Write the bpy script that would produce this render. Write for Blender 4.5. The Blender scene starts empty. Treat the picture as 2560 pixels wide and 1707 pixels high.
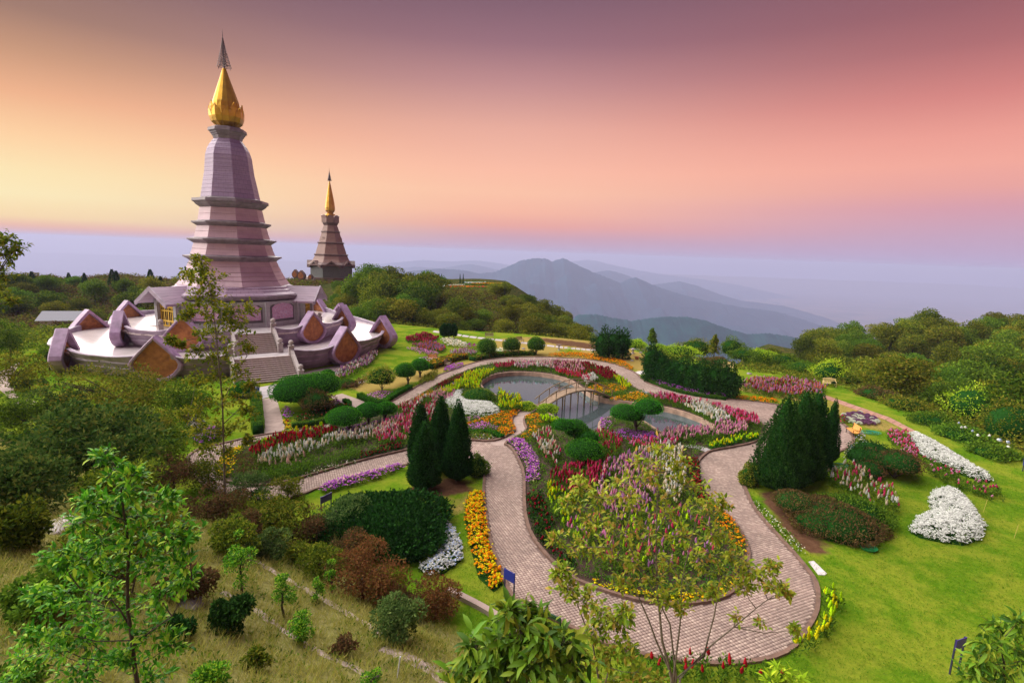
import bpy, math, random
import numpy as np
from mathutils import Vector
from mathutils.geometry import delaunay_2d_cdt
random.seed(7)
RNG = np.random.default_rng(11)
S = bpy.context.scene
COL = S.collection

# ------------------------------------------------------------------ camera
FPX = 1306.0                       # focal length in pixels of the 2560 px wide photograph
PITCH, ROLL = math.radians(9.65), math.radians(2.0)
CAMZ = 15.0
cam_d = bpy.data.cameras.new('camera'); cam = bpy.data.objects.new('camera', cam_d); COL.objects.link(cam)
cam_d.sensor_width = 36.0; cam_d.lens = 36.0 * FPX / 2560.0
cam_d.clip_start = 0.1; cam_d.clip_end = 60000
from mathutils import Matrix
cam.matrix_world = Matrix.Translation((0, 0, CAMZ)) @ Matrix.Rotation(math.pi/2 - PITCH, 4, 'X') @ Matrix.Rotation(ROLL, 4, 'Z')
S.camera = cam

# ------------------------------------------------------------------ world, sun, exposure
SUN_AZ, SUN_EL = math.radians(-68), math.radians(34)      # glow comes from the left
S.view_settings.view_transform = 'Standard'; S.view_settings.look = 'None'
S.view_settings.gamma = 1.0; S.view_settings.use_curve_mapping = False
EXPOSURE = 0.90
S.view_settings.exposure = EXPOSURE
S.cycles.use_denoising = True
S.cycles.max_bounces = 5; S.cycles.diffuse_bounces = 2; S.cycles.glossy_bounces = 2
S.cycles.transmission_bounces = 2; S.cycles.transparent_max_bounces = 4; S.cycles.volume_bounces = 1
S.cycles.sample_clamp_indirect = 4.0

def lin(c):
    return tuple(((v/255.0)/12.92 if v/255.0 <= 0.04045 else ((v/255.0+0.055)/1.055)**2.4) for v in c)

sun_d = bpy.data.lights.new('sun', 'SUN'); sun = bpy.data.objects.new('sun', sun_d); COL.objects.link(sun)
sun_d.energy = 5.0; sun_d.angle = math.radians(112); sun_d.color = (1.0, 0.93, 0.84)
sdir = Vector((math.sin(SUN_AZ)*math.cos(SUN_EL), math.cos(SUN_AZ)*math.cos(SUN_EL), math.sin(SUN_EL)))
sun.rotation_euler = sdir.to_track_quat('Z', 'Y').to_euler()

W = bpy.data.worlds.new('World'); S.world = W; W.use_nodes = True
def build_world():
    nt = W.node_tree; nt.nodes.clear(); L = nt.links; N = nt.nodes.new
    out = N('ShaderNodeOutputWorld'); bg = N('ShaderNodeBackground'); L.new(bg.outputs[0], out.inputs[0])
    tc = N('ShaderNodeTexCoord'); sep = N('ShaderNodeSeparateXYZ'); L.new(tc.outputs['Generated'], sep.inputs[0])
    el = N('ShaderNodeMath'); el.operation = 'ARCSINE'; L.new(sep.outputs[2], el.inputs[0])
    wob = N('ShaderNodeTexNoise'); wob.inputs['Scale'].default_value = 2.2; wob.inputs['Detail'].default_value = 3
    mp = N('ShaderNodeMapping'); mp.inputs['Scale'].default_value = (1, 1, 5); L.new(tc.outputs['Generated'], mp.inputs[0]); L.new(mp.outputs[0], wob.inputs[0])
    wm = N('ShaderNodeMath'); wm.operation = 'MULTIPLY_ADD'; wm.inputs[1].default_value = 0.008; L.new(wob.outputs[0], wm.inputs[0])
    L.new(el.outputs[0], wm.inputs[2])
    mr = N('ShaderNodeMapRange'); mr.inputs['From Min'].default_value = math.radians(-8)+0.004; mr.inputs['From Max'].default_value = math.radians(40)+0.004
    L.new(wm.outputs[0], mr.inputs[0])
    az = N('ShaderNodeMath'); az.operation = 'ARCTAN2'; L.new(sep.outputs[0], az.inputs[0]); L.new(sep.outputs[1], az.inputs[1])
    # colour of the dusk sky against elevation, for three compass directions
    left = [(-8,(176,166,186)),(-1.5,(200,184,188)),(0.0,(208,184,192)),(0.35,(226,174,172)),(0.8,(244,188,158)),(1.5,(254,222,168)),(3.2,(255,237,186)),(5,(255,232,180)),
            (7.8,(255,210,162)),(10.8,(240,180,140)),(13.8,(200,152,122)),(16.6,(160,124,110)),(22,(124,98,104)),(40,(98,84,108))]
    mid = [(-8,(160,150,195)),(-1,(188,172,202)),(0.4,(193,170,198)),(1.6,(208,166,182)),(2.8,(236,170,160)),(4.2,(249,186,162)),(6.2,(253,196,168)),(8.5,(252,190,166)),
           (12.5,(234,174,158)),(16.5,(196,144,144)),(20,(156,114,126)),(24,(128,96,112)),(40,(98,84,110))]
    right = [(-8,(165,155,212)),(-1,(184,170,208)),(0.6,(190,170,204)),(2.6,(200,166,192)),(4.8,(216,160,174)),(6.4,(234,166,160)),(8.2,(244,170,156)),(10.4,(238,160,148)),
             (13.5,(214,134,130)),(17,(176,110,114)),(20,(154,98,106)),(26,(124,88,104)),(40,(98,84,110))]
    ramps = []
    for st in (left, mid, right):
        cr = N('ShaderNodeValToRGB'); e = cr.color_ramp.elements
        while len(e) > 1: e.remove(e[-1])
        for i, (a, c) in enumerate(st):
            pos = (a + 8)/48.0
            q = e[0] if i == 0 else e.new(pos)
            q.position = pos; q.color = lin(c) + (1,)
        L.new(mr.outputs[0], cr.inputs[0]); ramps.append(cr)
    def mixc(a, b, lo, hi):
        m = N('ShaderNodeMapRange'); m.interpolation_type = 'SMOOTHSTEP'
        m.inputs['From Min'].default_value = math.radians(lo); m.inputs['From Max'].default_value = math.radians(hi)
        L.new(az.outputs[0], m.inputs[0]); x = N('ShaderNodeMix'); x.data_type = 'RGBA'
        L.new(m.outputs[0], x.inputs[0]); L.new(a, x.inputs[6]); L.new(b, x.inputs[7]); return x.outputs[2]
    c = mixc(ramps[0].outputs[0], ramps[1].outputs[0], -48, 2)
    c = mixc(c, ramps[2].outputs[0], -4, 44)
    L.new(c, bg.inputs[0]); bg.inputs[1].default_value = 1.0 / (2**EXPOSURE)
build_world()

# ------------------------------------------------------------------ view rays: a pixel of the photograph to a point of the place
_f = np.array([0, math.cos(PITCH), -math.sin(PITCH)]); _u0 = np.array([0, math.sin(PITCH), math.cos(PITCH)]); _r0 = np.array([1.0, 0, 0])
_R = math.cos(ROLL)*_r0 + math.sin(ROLL)*_u0; _U = -math.sin(ROLL)*_r0 + math.cos(ROLL)*_u0
CAM = np.array([0, 0, CAMZ])
def ray(x, y): return _f + (x-1280)/FPX*_R - (y-853.5)/FPX*_U
def G(x, y, z=0.0): d = ray(x, y); return CAM + d*((z-CAMZ)/d[2])
def AT(x, y, Y): d = ray(x, y); return CAM + d*(Y/d[1])
def GP(pts, z=0.0): return [tuple(G(x, y, z)[:2]) for x, y in pts]
def depth_of(p): return float((np.asarray(p)-CAM) @ _f)
def project(p):
    d = np.asarray(p) - CAM; w = d @ _f
    return 1280 + FPX*(d @ _R)/w, 853.5 - FPX*(d @ _U)/w

# ------------------------------------------------------------------ polygon helpers
def inside(P, poly):
    P = np.atleast_2d(P); x, y = P[:, 0], P[:, 1]; res = np.zeros(len(P), bool)
    q = np.asarray(poly); n = len(q); j = n-1
    for i in range(n):
        xi, yi, xj, yj = q[i, 0], q[i, 1], q[j, 0], q[j, 1]
        c = ((yi > y) != (yj > y))
        with np.errstate(divide='ignore', invalid='ignore'):
            c &= x < (xj-xi)*(y-yi)/(yj-yi+1e-12)+xi
        res ^= c; j = i
    return res
def edge_dist(P, poly, closed=True):
    P = np.atleast_2d(P)[:, :2]; q = np.asarray(poly)[:, :2]; d = np.full(len(P), 1e9)
    n = len(q)
    for i in range(n if closed else n-1):
        a, b = q[i], q[(i+1) % n]; ab = b-a; t = np.clip(((P-a) @ ab)/(ab @ ab+1e-12), 0, 1)
        d = np.minimum(d, np.linalg.norm(P-(a+t[:, None]*ab), axis=1))
    return d
def smooth(pts, it=2, closed=True):
    q = [np.array(p, float) for p in pts]
    for _ in range(it):
        r = []; n = len(q)
        if not closed: r.append(q[0])
        for i in range(n if closed else n-1):
            a, b = q[i], q[(i+1) % n]; r += [a*.75+b*.25, a*.25+b*.75]
        if not closed: r.append(q[-1])
        q = r
    return [tuple(p) for p in q]
def sst(a, b, x): t = np.clip((x-a)/(b-a), 0, 1); return t*t*(3-2*t)

_tab = RNG.random((64, 64))
def vnoise(x, y, s):
    x = np.asarray(x)/s; y = np.asarray(y)/s
    xi = np.floor(x).astype(int); yi = np.floor(y).astype(int); fx = x-xi; fy = y-yi
    fx = fx*fx*(3-2*fx); fy = fy*fy*(3-2*fy)
    g = lambda a, b: _tab[a % 64, b % 64]
    return (g(xi, yi)*(1-fx)+g(xi+1, yi)*fx)*(1-fy)+(g(xi, yi+1)*(1-fx)+g(xi+1, yi+1)*fx)*fy - .5

# ------------------------------------------------------------------ terrain height
PLT = [(41, -60), (41, 61), (37, 68), (30, 74.5), (20, 84), (14, 91), (1, 97), (-13, 99), (-27, 106), (-52, 108), (-70, 98), (-84, 70), (-84, -60)]
YBX = [-90, -60, -45, -30, -22, -17.7, -12, -7, -3, 0, 3, 9, 20, 40, 60]
YBY = [52, 46, 41, 35, 31, 28.6, 26.5, 22.6, 20.3, 18.4, 17.2, 15.2, 12, 9, 6]
def hgt(x, y):
    x = np.asarray(x, float); y = np.asarray(y, float); shp = x.shape; x = x.ravel(); y = y.ravel()
    P = np.stack([x, y], 1); ins = inside(P, PLT); d = edge_dist(P, PLT); d = np.where(ins, 0, d)
    s = np.maximum(0, (np.interp(x, YBX, YBY) - y)*.77)
    h = .56*s*sst(-.5, 4, s)
    h = h + np.where(s > 1, vnoise(x, y, 3.1)*.5*sst(1, 4, s), 0)
    h = np.minimum(h, 9.0)
    right = x - .5*y
    edge_r = -9*sst(0, 28, d) - 1.1*np.maximum(0, -right-2)*sst(0, 12, d) + vnoise(x, y, 17)*4*sst(4, 20, d) + 5.0*sst(20, 60, right)*sst(10, 40, d)
    hc = 3.0 - .5*np.maximum(0, x+4) - 1.0*np.maximum(0, x-22) - 2.2*sst(-70, -95, x)
    t = sst(102, 150, y)
    edge_b = -3 + (hc+3)*t + vnoise(x, y, 14)*3.0*sst(2, 20, d) - .9*np.maximum(0, x-22)
    w = sst(16, 26, x)
    w = np.where(y < 84, 1, w); w = np.where(x < 0, 0, w)
    out = edge_r*w + edge_b*(1-w)
    far = -.75*np.maximum(0, y-215) - .75*np.maximum(0, x-150) - .75*np.maximum(0, -x-190) - .6*np.maximum(0, (np.abs(x)+y)-330)
    far = np.where((x > 15), far - .7*np.maximum(0, y-155), far)
    farb = -.6*np.maximum(0, -y-60)
    h = np.where(ins, h, np.where(y < 30, h, 0) + out*sst(0, 8, d)) + far + farb
    h = np.maximum(h, -900)
    return h.reshape(shp)
def H1(x, y): return float(hgt(np.array([x]), np.array([y]))[0])
def GT(px, py):
    d = ray(px, py); ts = np.linspace(2, 260, 1600) / d[1]
    P = CAM + ts[:, None]*d; hh = hgt(P[:, 0], P[:, 1]); k = np.argmax(P[:, 2] < hh)
    return P[k] if P[k, 2] < hh[k] else P[-1]

# ------------------------------------------------------------------ mesh helpers
class MB:
    def __init__(s): s.v = []; s.f = []; s.m = []; s.n = 0
    def add(s, v, f, mi=0):
        v = np.asarray(v, float).reshape(-1, 3)
        s.v.append(v); s.f += [tuple(int(i)+s.n for i in q) for q in f]; s.m += [mi]*len(f); s.n += len(v); return s
    def box(s, c, d, rz=0, mi=0, tilt=None):
        x, y, z = d[0]/2, d[1]/2, d[2]/2
        v = np.array([(-x,-y,-z),(x,-y,-z),(x,y,-z),(-x,y,-z),(-x,-y,z),(x,-y,z),(x,y,z),(-x,y,z)])
        if tilt is not None:
            ct, st = math.cos(tilt), math.sin(tilt); v = np.stack([v[:,0], v[:,1]*ct-v[:,2]*st, v[:,1]*st+v[:,2]*ct], 1)
        cz, sz = math.cos(rz), math.sin(rz); v = np.stack([v[:,0]*cz-v[:,1]*sz, v[:,0]*sz+v[:,1]*cz, v[:,2]], 1)
        return s.add(v+np.array(c), [(0,3,2,1),(4,5,6,7),(0,1,5,4),(1,2,6,5),(2,3,7,6),(3,0,4,7)], mi)
    def tube(s, pts, rad, n=6, mi=0, cap=True):
        pts = [np.array(p, float) for p in pts]; k = len(pts)
        rad = rad if hasattr(rad, '__len__') else [rad]*k; V = []
        for i, p in enumerate(pts):
            t = pts[min(i+1, k-1)]-pts[max(i-1, 0)]; t /= np.linalg.norm(t)+1e-9
            a = np.cross(t, (0, 0, 1) if abs(t[2]) < .9 else (1, 0, 0)); a /= np.linalg.norm(a)+1e-9; b = np.cross(t, a)
            for j in range(n):
                th = 2*math.pi*j/n; V.append(p+rad[i]*(math.cos(th)*a+math.sin(th)*b))
        F = [(i*n+j, i*n+(j+1) % n, (i+1)*n+(j+1) % n, (i+1)*n+j) for i in range(k-1) for j in range(n)]
        if cap: F += [tuple(range(n))[::-1], tuple((k-1)*n+j for j in range(n))]
        return s.add(V, F, mi)
    def lathe(s, prof, n=24, c=(0, 0, 0), rot=0.0, mi=0, cap=True):
        V = []; k = len(prof)
        for r, z in prof:
            for j in range(n):
                th = 2*math.pi*j/n+rot; V.append((c[0]+r*math.cos(th), c[1]+r*math.sin(th), c[2]+z))
        F = [(i*n+j, i*n+(j+1) % n, (i+1)*n+(j+1) % n, (i+1)*n+j) for i in range(k-1) for j in range(n)]
        if cap: F += [tuple(range(n))[::-1], tuple((k-1)*n+j for j in range(n))]
        return s.add(V, F, mi)
    def prism(s, poly, z0, z1, mi=0):
        n = len(poly); V = [(x, y, z0) for x, y in poly]+[(x, y, z1) for x, y in poly]
        F = [tuple(range(n))[::-1], tuple(range(n, 2*n))]+[(i, (i+1) % n, n+(i+1) % n, n+i) for i in range(n)]
        return s.add(V, F, mi)
    def arr(s):
        return (np.concatenate(s.v) if s.v else np.zeros((0, 3))), s.f, s.m

def fast_mesh(name, V, Q, mats, mi=None, smooth_=False):
    """V (n,3), Q (m,4) or (m,3) index array"""
    me = bpy.data.meshes.new(name); V = np.ascontiguousarray(V, np.float32); Q = np.ascontiguousarray(Q, np.int32)
    m, k = Q.shape
    me.vertices.add(len(V)); me.vertices.foreach_set('co', V.ravel())
    me.loops.add(m*k); me.loops.foreach_set('vertex_index', Q.ravel())
    me.polygons.add(m); me.polygons.foreach_set('loop_start', np.arange(0, m*k, k, dtype=np.int32))
    if mi is not None: me.polygons.foreach_set('material_index', np.ascontiguousarray(mi, np.int32))
    if smooth_: me.polygons.foreach_set('use_smooth', np.ones(m, bool))
    for q in mats: me.materials.append(q)
    me.update(calc_edges=True); return me

def tag(o, label=None, cat=None, group=None, kind=None):
    if label: o['label'] = label
    if cat: o['category'] = cat
    if group: o['group'] = group
    if kind: o['kind'] = kind
    return o
def link(name, me, parent=None, loc=(0, 0, 0)):
    o = bpy.data.objects.new(name, me); COL.objects.link(o)
    if parent is not None: o.parent = parent
    o.location = loc; return o
def thing(name, label, cat, loc=(0, 0, 0), rz=0.0, group=None):
    o = bpy.data.objects.new(name, None); COL.objects.link(o); o.location = loc; o.rotation_euler = (0, 0, rz); o.empty_display_size = .3
    return tag(o, label, cat, group)
def build(name, mb, mats, parent=None, loc=None, smooth_=False):
    """link an MB as one mesh; a top-level mesh gets its origin at its own base centre; a child keeps the thing's frame"""
    V, F, M = mb.arr(); mats = mats if isinstance(mats, (list, tuple)) else [mats]
    off = np.zeros(3)
    if parent is None and loc is None:
        off = np.array([(V[:, 0].min()+V[:, 0].max())/2, (V[:, 1].min()+V[:, 1].max())/2, V[:, 2].min()])
    elif loc is not None: off = np.zeros(3)
    me = bpy.data.meshes.new(name); me.from_pydata([tuple(v) for v in (V-off)], [], F)
    for q in mats: me.materials.append(q)
    if len(mats) > 1: me.polygons.foreach_set('material_index', np.array(M, np.int32))
    if smooth_: me.polygons.foreach_set('use_smooth', np.ones(len(F), bool))
    me.update()
    return link(name, me, parent, tuple(off) if loc is None else loc)
def copy_tree(o, parent=None):
    c = o.copy(); COL.objects.link(c); c.parent = parent
    for ch in list(o.children): copy_tree(ch, c)
    return c

# ------------------------------------------------------------------ materials
def nmat(name):
    m = bpy.data.materials.new(name); m.use_nodes = True; nt = m.node_tree; b = nt.nodes['Principled BSDF']
    return m, nt, b
def mat(name, col, rough=.7, metal=0.0, noise=0.0, nscale=3.0, bump=0.0, bscale=20.0, spec=None, col2=None, detail=6):
    m, nt, b = nmat(name); L = nt.links; b.inputs['Roughness'].default_value = rough; b.inputs['Metallic'].default_value = metal
    b.inputs['Base Color'].default_value = tuple(col)+(1,)
    if spec is not None: b.inputs['Specular IOR Level'].default_value = spec
    tc = nt.nodes.new('ShaderNodeTexCoord')
    if noise or col2:
        n = nt.nodes.new('ShaderNodeTexNoise'); n.inputs['Scale'].default_value = nscale; n.inputs['Detail'].default_value = detail
        L.new(tc.outputs['Object'], n.inputs[0]); r = nt.nodes.new('ShaderNodeValToRGB')
        c1 = tuple(max(0, v*(1-noise)) for v in col); c2 = col2 or tuple(v*(1+noise) for v in col)
        r.color_ramp.elements[0].position = .3; r.color_ramp.elements[1].position = .7
        r.color_ramp.elements[0].color = tuple(c1)+(1,); r.color_ramp.elements[1].color = tuple(c2)+(1,)
        L.new(n.outputs[0], r.inputs[0]); L.new(r.outputs[0], b.inputs['Base Color'])
    if bump:
        n2 = nt.nodes.new('ShaderNodeTexNoise'); n2.inputs['Scale'].default_value = bscale; n2.inputs['Detail'].default_value = 5
        L.new(tc.outputs['Object'], n2.inputs[0]); bp = nt.nodes.new('ShaderNodeBump'); bp.inputs['Strength'].default_value = bump
        bp.inputs['Distance'].default_value = .05; L.new(n2.outputs[0], bp.inputs['Height']); L.new(bp.outputs[0], b.inputs['Normal'])
    return m
def island_mat(name, cols, rough=.8, spec=0.02, trans=.3, objvar=.25, const=False):
    """every leaf or petal cluster draws its own tint from cols"""
    m, nt, b = nmat(name); L = nt.links; N = nt.nodes.new
    g = N('ShaderNodeNewGeometry'); r = N('ShaderNodeValToRGB'); e = r.color_ramp.elements
    if const: r.color_ramp.interpolation = 'CONSTANT'
    n = len(cols)
    while len(e) > 1: e.remove(e[-1])
    for i, c in enumerate(cols):
        p = i/n if const else (i/(n-1) if n > 1 else 0)
        q = e[0] if i == 0 else e.new(p); q.position = p; q.color = tuple(c)+(1,)
    L.new(g.outputs['Random Per Island'], r.inputs[0]); src = r.outputs[0]
    if objvar:
        oi = N('ShaderNodeObjectInfo'); hs = N('ShaderNodeHueSaturation')
        mr = N('ShaderNodeMapRange'); mr.inputs['To Min'].default_value = 1-objvar; mr.inputs['To Max'].default_value = 1+objvar
        L.new(oi.outputs['Random'], mr.inputs[0]); L.new(mr.outputs[0], hs.inputs['Value'])
        mh = N('ShaderNodeMapRange'); mh.inputs['To Min'].default_value = .5+objvar*.02; mh.inputs['To Max'].default_value = .5-objvar*.17
        ml = N('ShaderNodeMath'); ml.operation = 'MULTIPLY'; ml.inputs[1].default_value = 7.31; fr = N('ShaderNodeMath'); fr.operation = 'FRACT'
        L.new(oi.outputs['Random'], ml.inputs[0]); L.new(ml.outputs[0], fr.inputs[0]); L.new(fr.outputs[0], mh.inputs[0]); L.new(mh.outputs[0], hs.inputs['Hue'])
        L.new(src, hs.inputs['Color']); src = hs.outputs[0]
    L.new(src, b.inputs['Base Color']); b.inputs['Roughness'].default_value = rough; b.inputs['Specular IOR Level'].default_value = spec
    if trans:
        t = N('ShaderNodeBsdfTranslucent'); L.new(src, t.inputs[0]); mx = N('ShaderNodeMixShader'); mx.inputs[0].default_value = trans
        L.new(b.outputs[0], mx.inputs[1]); L.new(t.outputs[0], mx.inputs[2]); L.new(mx.outputs[0], nt.nodes['Material Output'].inputs[0])
    return m

def island_fol(name, cols, k=1.9, **kw): return island_mat(name, [tuple(min(.8, v*k*q) for v, q in zip(c, (1.02, 1.02, .62))) for c in cols], spec=.1 if 'rough' in kw else .02, **kw)
FOL = {
 'forest': island_fol('leaf_forest', [(.014,.035,.007),(.032,.072,.010),(.065,.115,.015),(.12,.15,.022)], objvar=.42),
 'olive': island_fol('leaf_olive', [(.02,.04,.008),(.05,.085,.012),(.10,.13,.018),(.16,.14,.03)], objvar=.15),
 'topiary': island_fol('leaf_topiary', [(.007,.055,.006),(.017,.115,.010),(.035,.17,.016)], objvar=.12),
 'dark': island_fol('leaf_dark_conifer', [(.004,.020,.008),(.009,.040,.012),(.018,.065,.016)], objvar=.15, trans=.1),
 'mid': island_fol('leaf_mid', [(.018,.05,.009),(.045,.105,.015),(.09,.165,.022)], objvar=.15),
 'young': island_fol('leaf_young', [(.03,.055,.006),(.075,.11,.010),(.14,.16,.015),(.20,.17,.03)], objvar=0),
 'deep': island_fol('leaf_deep', [(.010,.030,.008),(.024,.055,.015),(.045,.085,.028),(.09,.10,.03)], objvar=.1),
 'rust': island_fol('leaf_rust', [(.05,.022,.014),(.10,.04,.025),(.15,.065,.04),(.06,.06,.02)], objvar=0),
 'lime': island_fol('leaf_lime', [(.07,.15,.012),(.15,.28,.02),(.30,.38,.05)], objvar=.1),
 'fresh': island_fol('leaf_fresh', [(.012,.06,.008),(.03,.13,.012),(.08,.24,.02),(.26,.36,.05)], rough=.35, trans=.35, objvar=.05),
 'ruddy': island_fol('leaf_ruddy', [(.05,.10,.012),(.11,.18,.018),(.19,.24,.03),(.23,.14,.05)], rough=.4, objvar=.1),
 'brown': island_fol('leaf_brown', [(.03,.026,.015),(.07,.045,.03),(.10,.06,.04),(.04,.06,.018)], objvar=.15),
 'grey': island_fol('leaf_grey', [(.02,.05,.02),(.045,.09,.035),(.10,.15,.07)], objvar=.1),
 'big': island_fol('leaf_big', [(.010,.04,.008),(.025,.08,.010),(.06,.14,.016),(.13,.17,.025)], rough=.3, trans=.2, objvar=.15),
 'dry': island_fol('grass_dry', [(.32,.30,.10),(.46,.42,.17),(.22,.28,.06),(.60,.54,.30)], objvar=0, k=1.0),
}
M_BARK = mat('bark', (.05,.035,.025), .9, noise=.5, nscale=9, bump=.5)
M_BARKL = mat('bark_pale', (.16,.13,.10), .85, noise=.4, nscale=14, bump=.4)
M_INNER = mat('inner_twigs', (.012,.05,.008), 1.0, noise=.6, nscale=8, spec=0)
M_SOIL = mat('soil', (.06,.032,.022), .95, noise=.5, nscale=2.5, bump=.6, bscale=9)
M_KERB = mat('kerb_stone', (.17,.10,.075), .85, noise=.3, nscale=3, bump=.3)
M_CONC = mat('concrete', (.36,.27,.24), .8, noise=.18, nscale=1.6, bump=.15)
M_CONCP = mat('concrete_pale', (.42,.38,.40), .7, noise=.15, nscale=1.2, bump=.1)
M_BRONZE = mat('path_bed', (.15,.10,.085), .9, noise=.3, nscale=2)
M_WHITEP = mat('white_stone', (.62,.58,.60), .7, noise=.2, nscale=3, bump=.2)
M_ROCK = mat('rock', (.30,.27,.28), .9, noise=.4, nscale=2.2, bump=.8, bscale=5)
M_PINKST = mat('pink_stone', (.42,.22,.17), .8, noise=.2, nscale=1.1, bump=.2)
M_BLUE = mat('sign_blue', (.02,.03,.30), .4)
M_PURP = mat('sign_purple', (.07,.02,.32), .4)
M_STEEL = mat('post_steel', (.05,.05,.12), .4, metal=.4)
M_CREAM = mat('bench_cream', (.78,.62,.30), .5, noise=.1)
M_ORW = mat('bench_orange_wood', (.75,.33,.08), .5, noise=.2, nscale=6)
M_IRON = mat('cast_iron', (.02,.02,.022), .5, metal=.5)
M_LOG = mat('weathered_log', (.22,.16,.10), .85, noise=.35, nscale=5, bump=.4)
M_HOSE = mat('hose_teal', (.01,.30,.24), .4)

# ------------------------------------------------------------------ foliage generators (numpy)
def unit(v): return v/(np.linalg.norm(v, axis=-1, keepdims=True)+1e-9)
def rdir(n, rng): return unit(rng.normal(size=(n, 3)))
def leafq(P, A, L, w, rng, fold=.12):
    """rhombic leaves: P base (n,3), A axis (n,3) unit, L length (n,), w width ratio"""
    n = len(P); L = np.broadcast_to(np.asarray(L, float), (n,))[:, None]
    sd = unit(np.cross(A, rdir(n, rng))); nr = np.cross(A, sd)
    v0 = P; v1 = P+A*L*.5+sd*L*w*.5+nr*L*fold; v2 = P+A*L; v3 = P+A*L*.5-sd*L*w*.5+nr*L*fold
    V = np.stack([v0, v1, v2, v3], 1).reshape(-1, 3); Q = np.arange(4*n).reshape(n, 4)
    return V, Q
def crown_pts(rng, n, rx, ry, rz, nclump, cr=.38, flat=.0, lumps=None):
    """points on the skins of many small clumps spread through an ellipsoid"""
    c = rdir(nclump, rng)*(rng.random((nclump, 1))**.45)*np.array([rx, ry, rz])*.78
    c[:, 2] = np.maximum(c[:, 2], -rz*.75)
    r = (rng.random(nclump)*.5+.7)*cr*min(rx, ry, rz*1.3)
    k = rng.integers(0, nclump, n); d = rdir(n, rng); d[:, 2] = np.abs(d[:, 2])*np.where(rng.random(n) < .75, 1, -1)
    P = c[k]+d*(r[k]*(.75+.35*rng.random(n)))[:, None]*np.array([1, 1, .8])
    return P, d
def crown_mesh(name, seed, rx, ry, rz, nclump, nleaf, L, m, w=.6, cr=.38, zc=0.0, trunk=None, tm=None, tr=.12):
    rng = np.random.default_rng(seed); P, d = crown_pts(rng, nleaf, rx, ry, rz, nclump, cr)
    P[:, 2] += zc; A = unit(d*.5+rdir(nleaf, rng)*.9)
    V, Q = leafq(P, A, L*(.7+.6*rng.random(nleaf)), w, rng)
    if trunk is None: return fast_mesh(name, V, Q, [m])
    b = MB(); limbs(b, rng, zc-rz*.2, tr, rx)
    TV, TF, _ = b.arr(); TQ = [f for f in TF if len(f) == 4]
    Q2 = np.array(TQ)+len(V); V = np.concatenate([V, TV]); mi = np.concatenate([np.zeros(len(Q)), np.ones(len(Q2))])
    return fast_mesh(name, V, np.concatenate([Q, Q2]), [m, tm or M_BARK], mi)
def limbs(b, rng, h, r, spread, n=5, lean=.1):
    top = np.array([rng.normal()*lean*h, rng.normal()*lean*h, h]); mid = top*.5+np.array([rng.normal()*.05*h, rng.normal()*.05*h, 0])
    b.tube([(0, 0, -.4), mid*.5, mid, top], [r*1.25, r, r*.8, r*.45], 7, cap=False)
    for i in range(n):
        t = .35+.6*rng.random(); p = top*t if t > .5 else mid*(t*2); a = rng.random()*6.28
        q = p+np.array([math.cos(a)*spread*.6, math.sin(a)*spread*.6, h*.25+spread*.25])
        b.tube([p, (p+q)/2+np.array([0, 0, .05*h]), q], [r*.5, r*.35, r*.12], 5, cap=False)

def shell_mesh(name, seed, rx, ry, rz, n, L, m, flatbot=.35, cone=False, inner=M_INNER, rough=.05, w=.55, out=.9):
    """clipped foliage: dense leaf skin on an ellipsoid or cone above a dark twig core"""
    rng = np.random.default_rng(seed)
    if cone:
        t = 1-np.sqrt(rng.random(n)); th = rng.random(n)*2*np.pi
        prof = (1-t)**.66*(1-.5*np.exp(-t*12))
        bul = 1+.11*np.sin(th*4+seed+t*5)+.08*np.sin(th*9+t*17)+.06*np.sin(t*31+th*3)+.07*rng.normal(size=n)
        P = np.stack([rx*prof*bul*np.cos(th), ry*prof*bul*np.sin(th), t*rz*2-rz], 1)
        d = unit(np.stack([np.cos(th)*.7, np.sin(th)*.7, .75+0*th], 1))
        kin = [(rx*.84*(1-t_)**.66*(1-.5*math.exp(-t_*12)), t_*rz*1.92-rz) for t_ in (0, .04, .1, .2, .35, .5, .65, .8, .9, .99)]
    else:
        d = rdir(n, rng); d[:, 2] = np.where(d[:, 2] < -flatbot, -flatbot*rng.random(n), d[:, 2]); dd = d.copy()
        lum = 1+rough*(np.sin(dd[:, 0]*5+seed)+np.sin(dd[:, 1]*6+1.3*seed)+np.sin(dd[:, 2]*7))*.5+rough*.4*rng.normal(size=n)
        P = d*np.array([rx, ry, rz])*lum[:, None]; d = unit(dd/np.array([rx, ry, rz]))
        kin = [(rx*.9*math.cos(a), rz*.9*math.sin(a)) for a in np.linspace(-math.asin(min(.99, flatbot)), 1.5, 8)]
    A = unit(d*out+rdir(n, rng)*.75); P = P-A*L*.4
    V, Q = leafq(P, A, L*(.7+.6*rng.random(n)), w, rng)
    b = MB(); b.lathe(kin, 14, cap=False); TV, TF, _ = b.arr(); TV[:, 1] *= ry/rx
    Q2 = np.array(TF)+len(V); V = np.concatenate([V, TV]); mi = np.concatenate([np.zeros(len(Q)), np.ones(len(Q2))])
    return fast_mesh(name, V, np.concatenate([Q, Q2]), [m, inner], mi)

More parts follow.
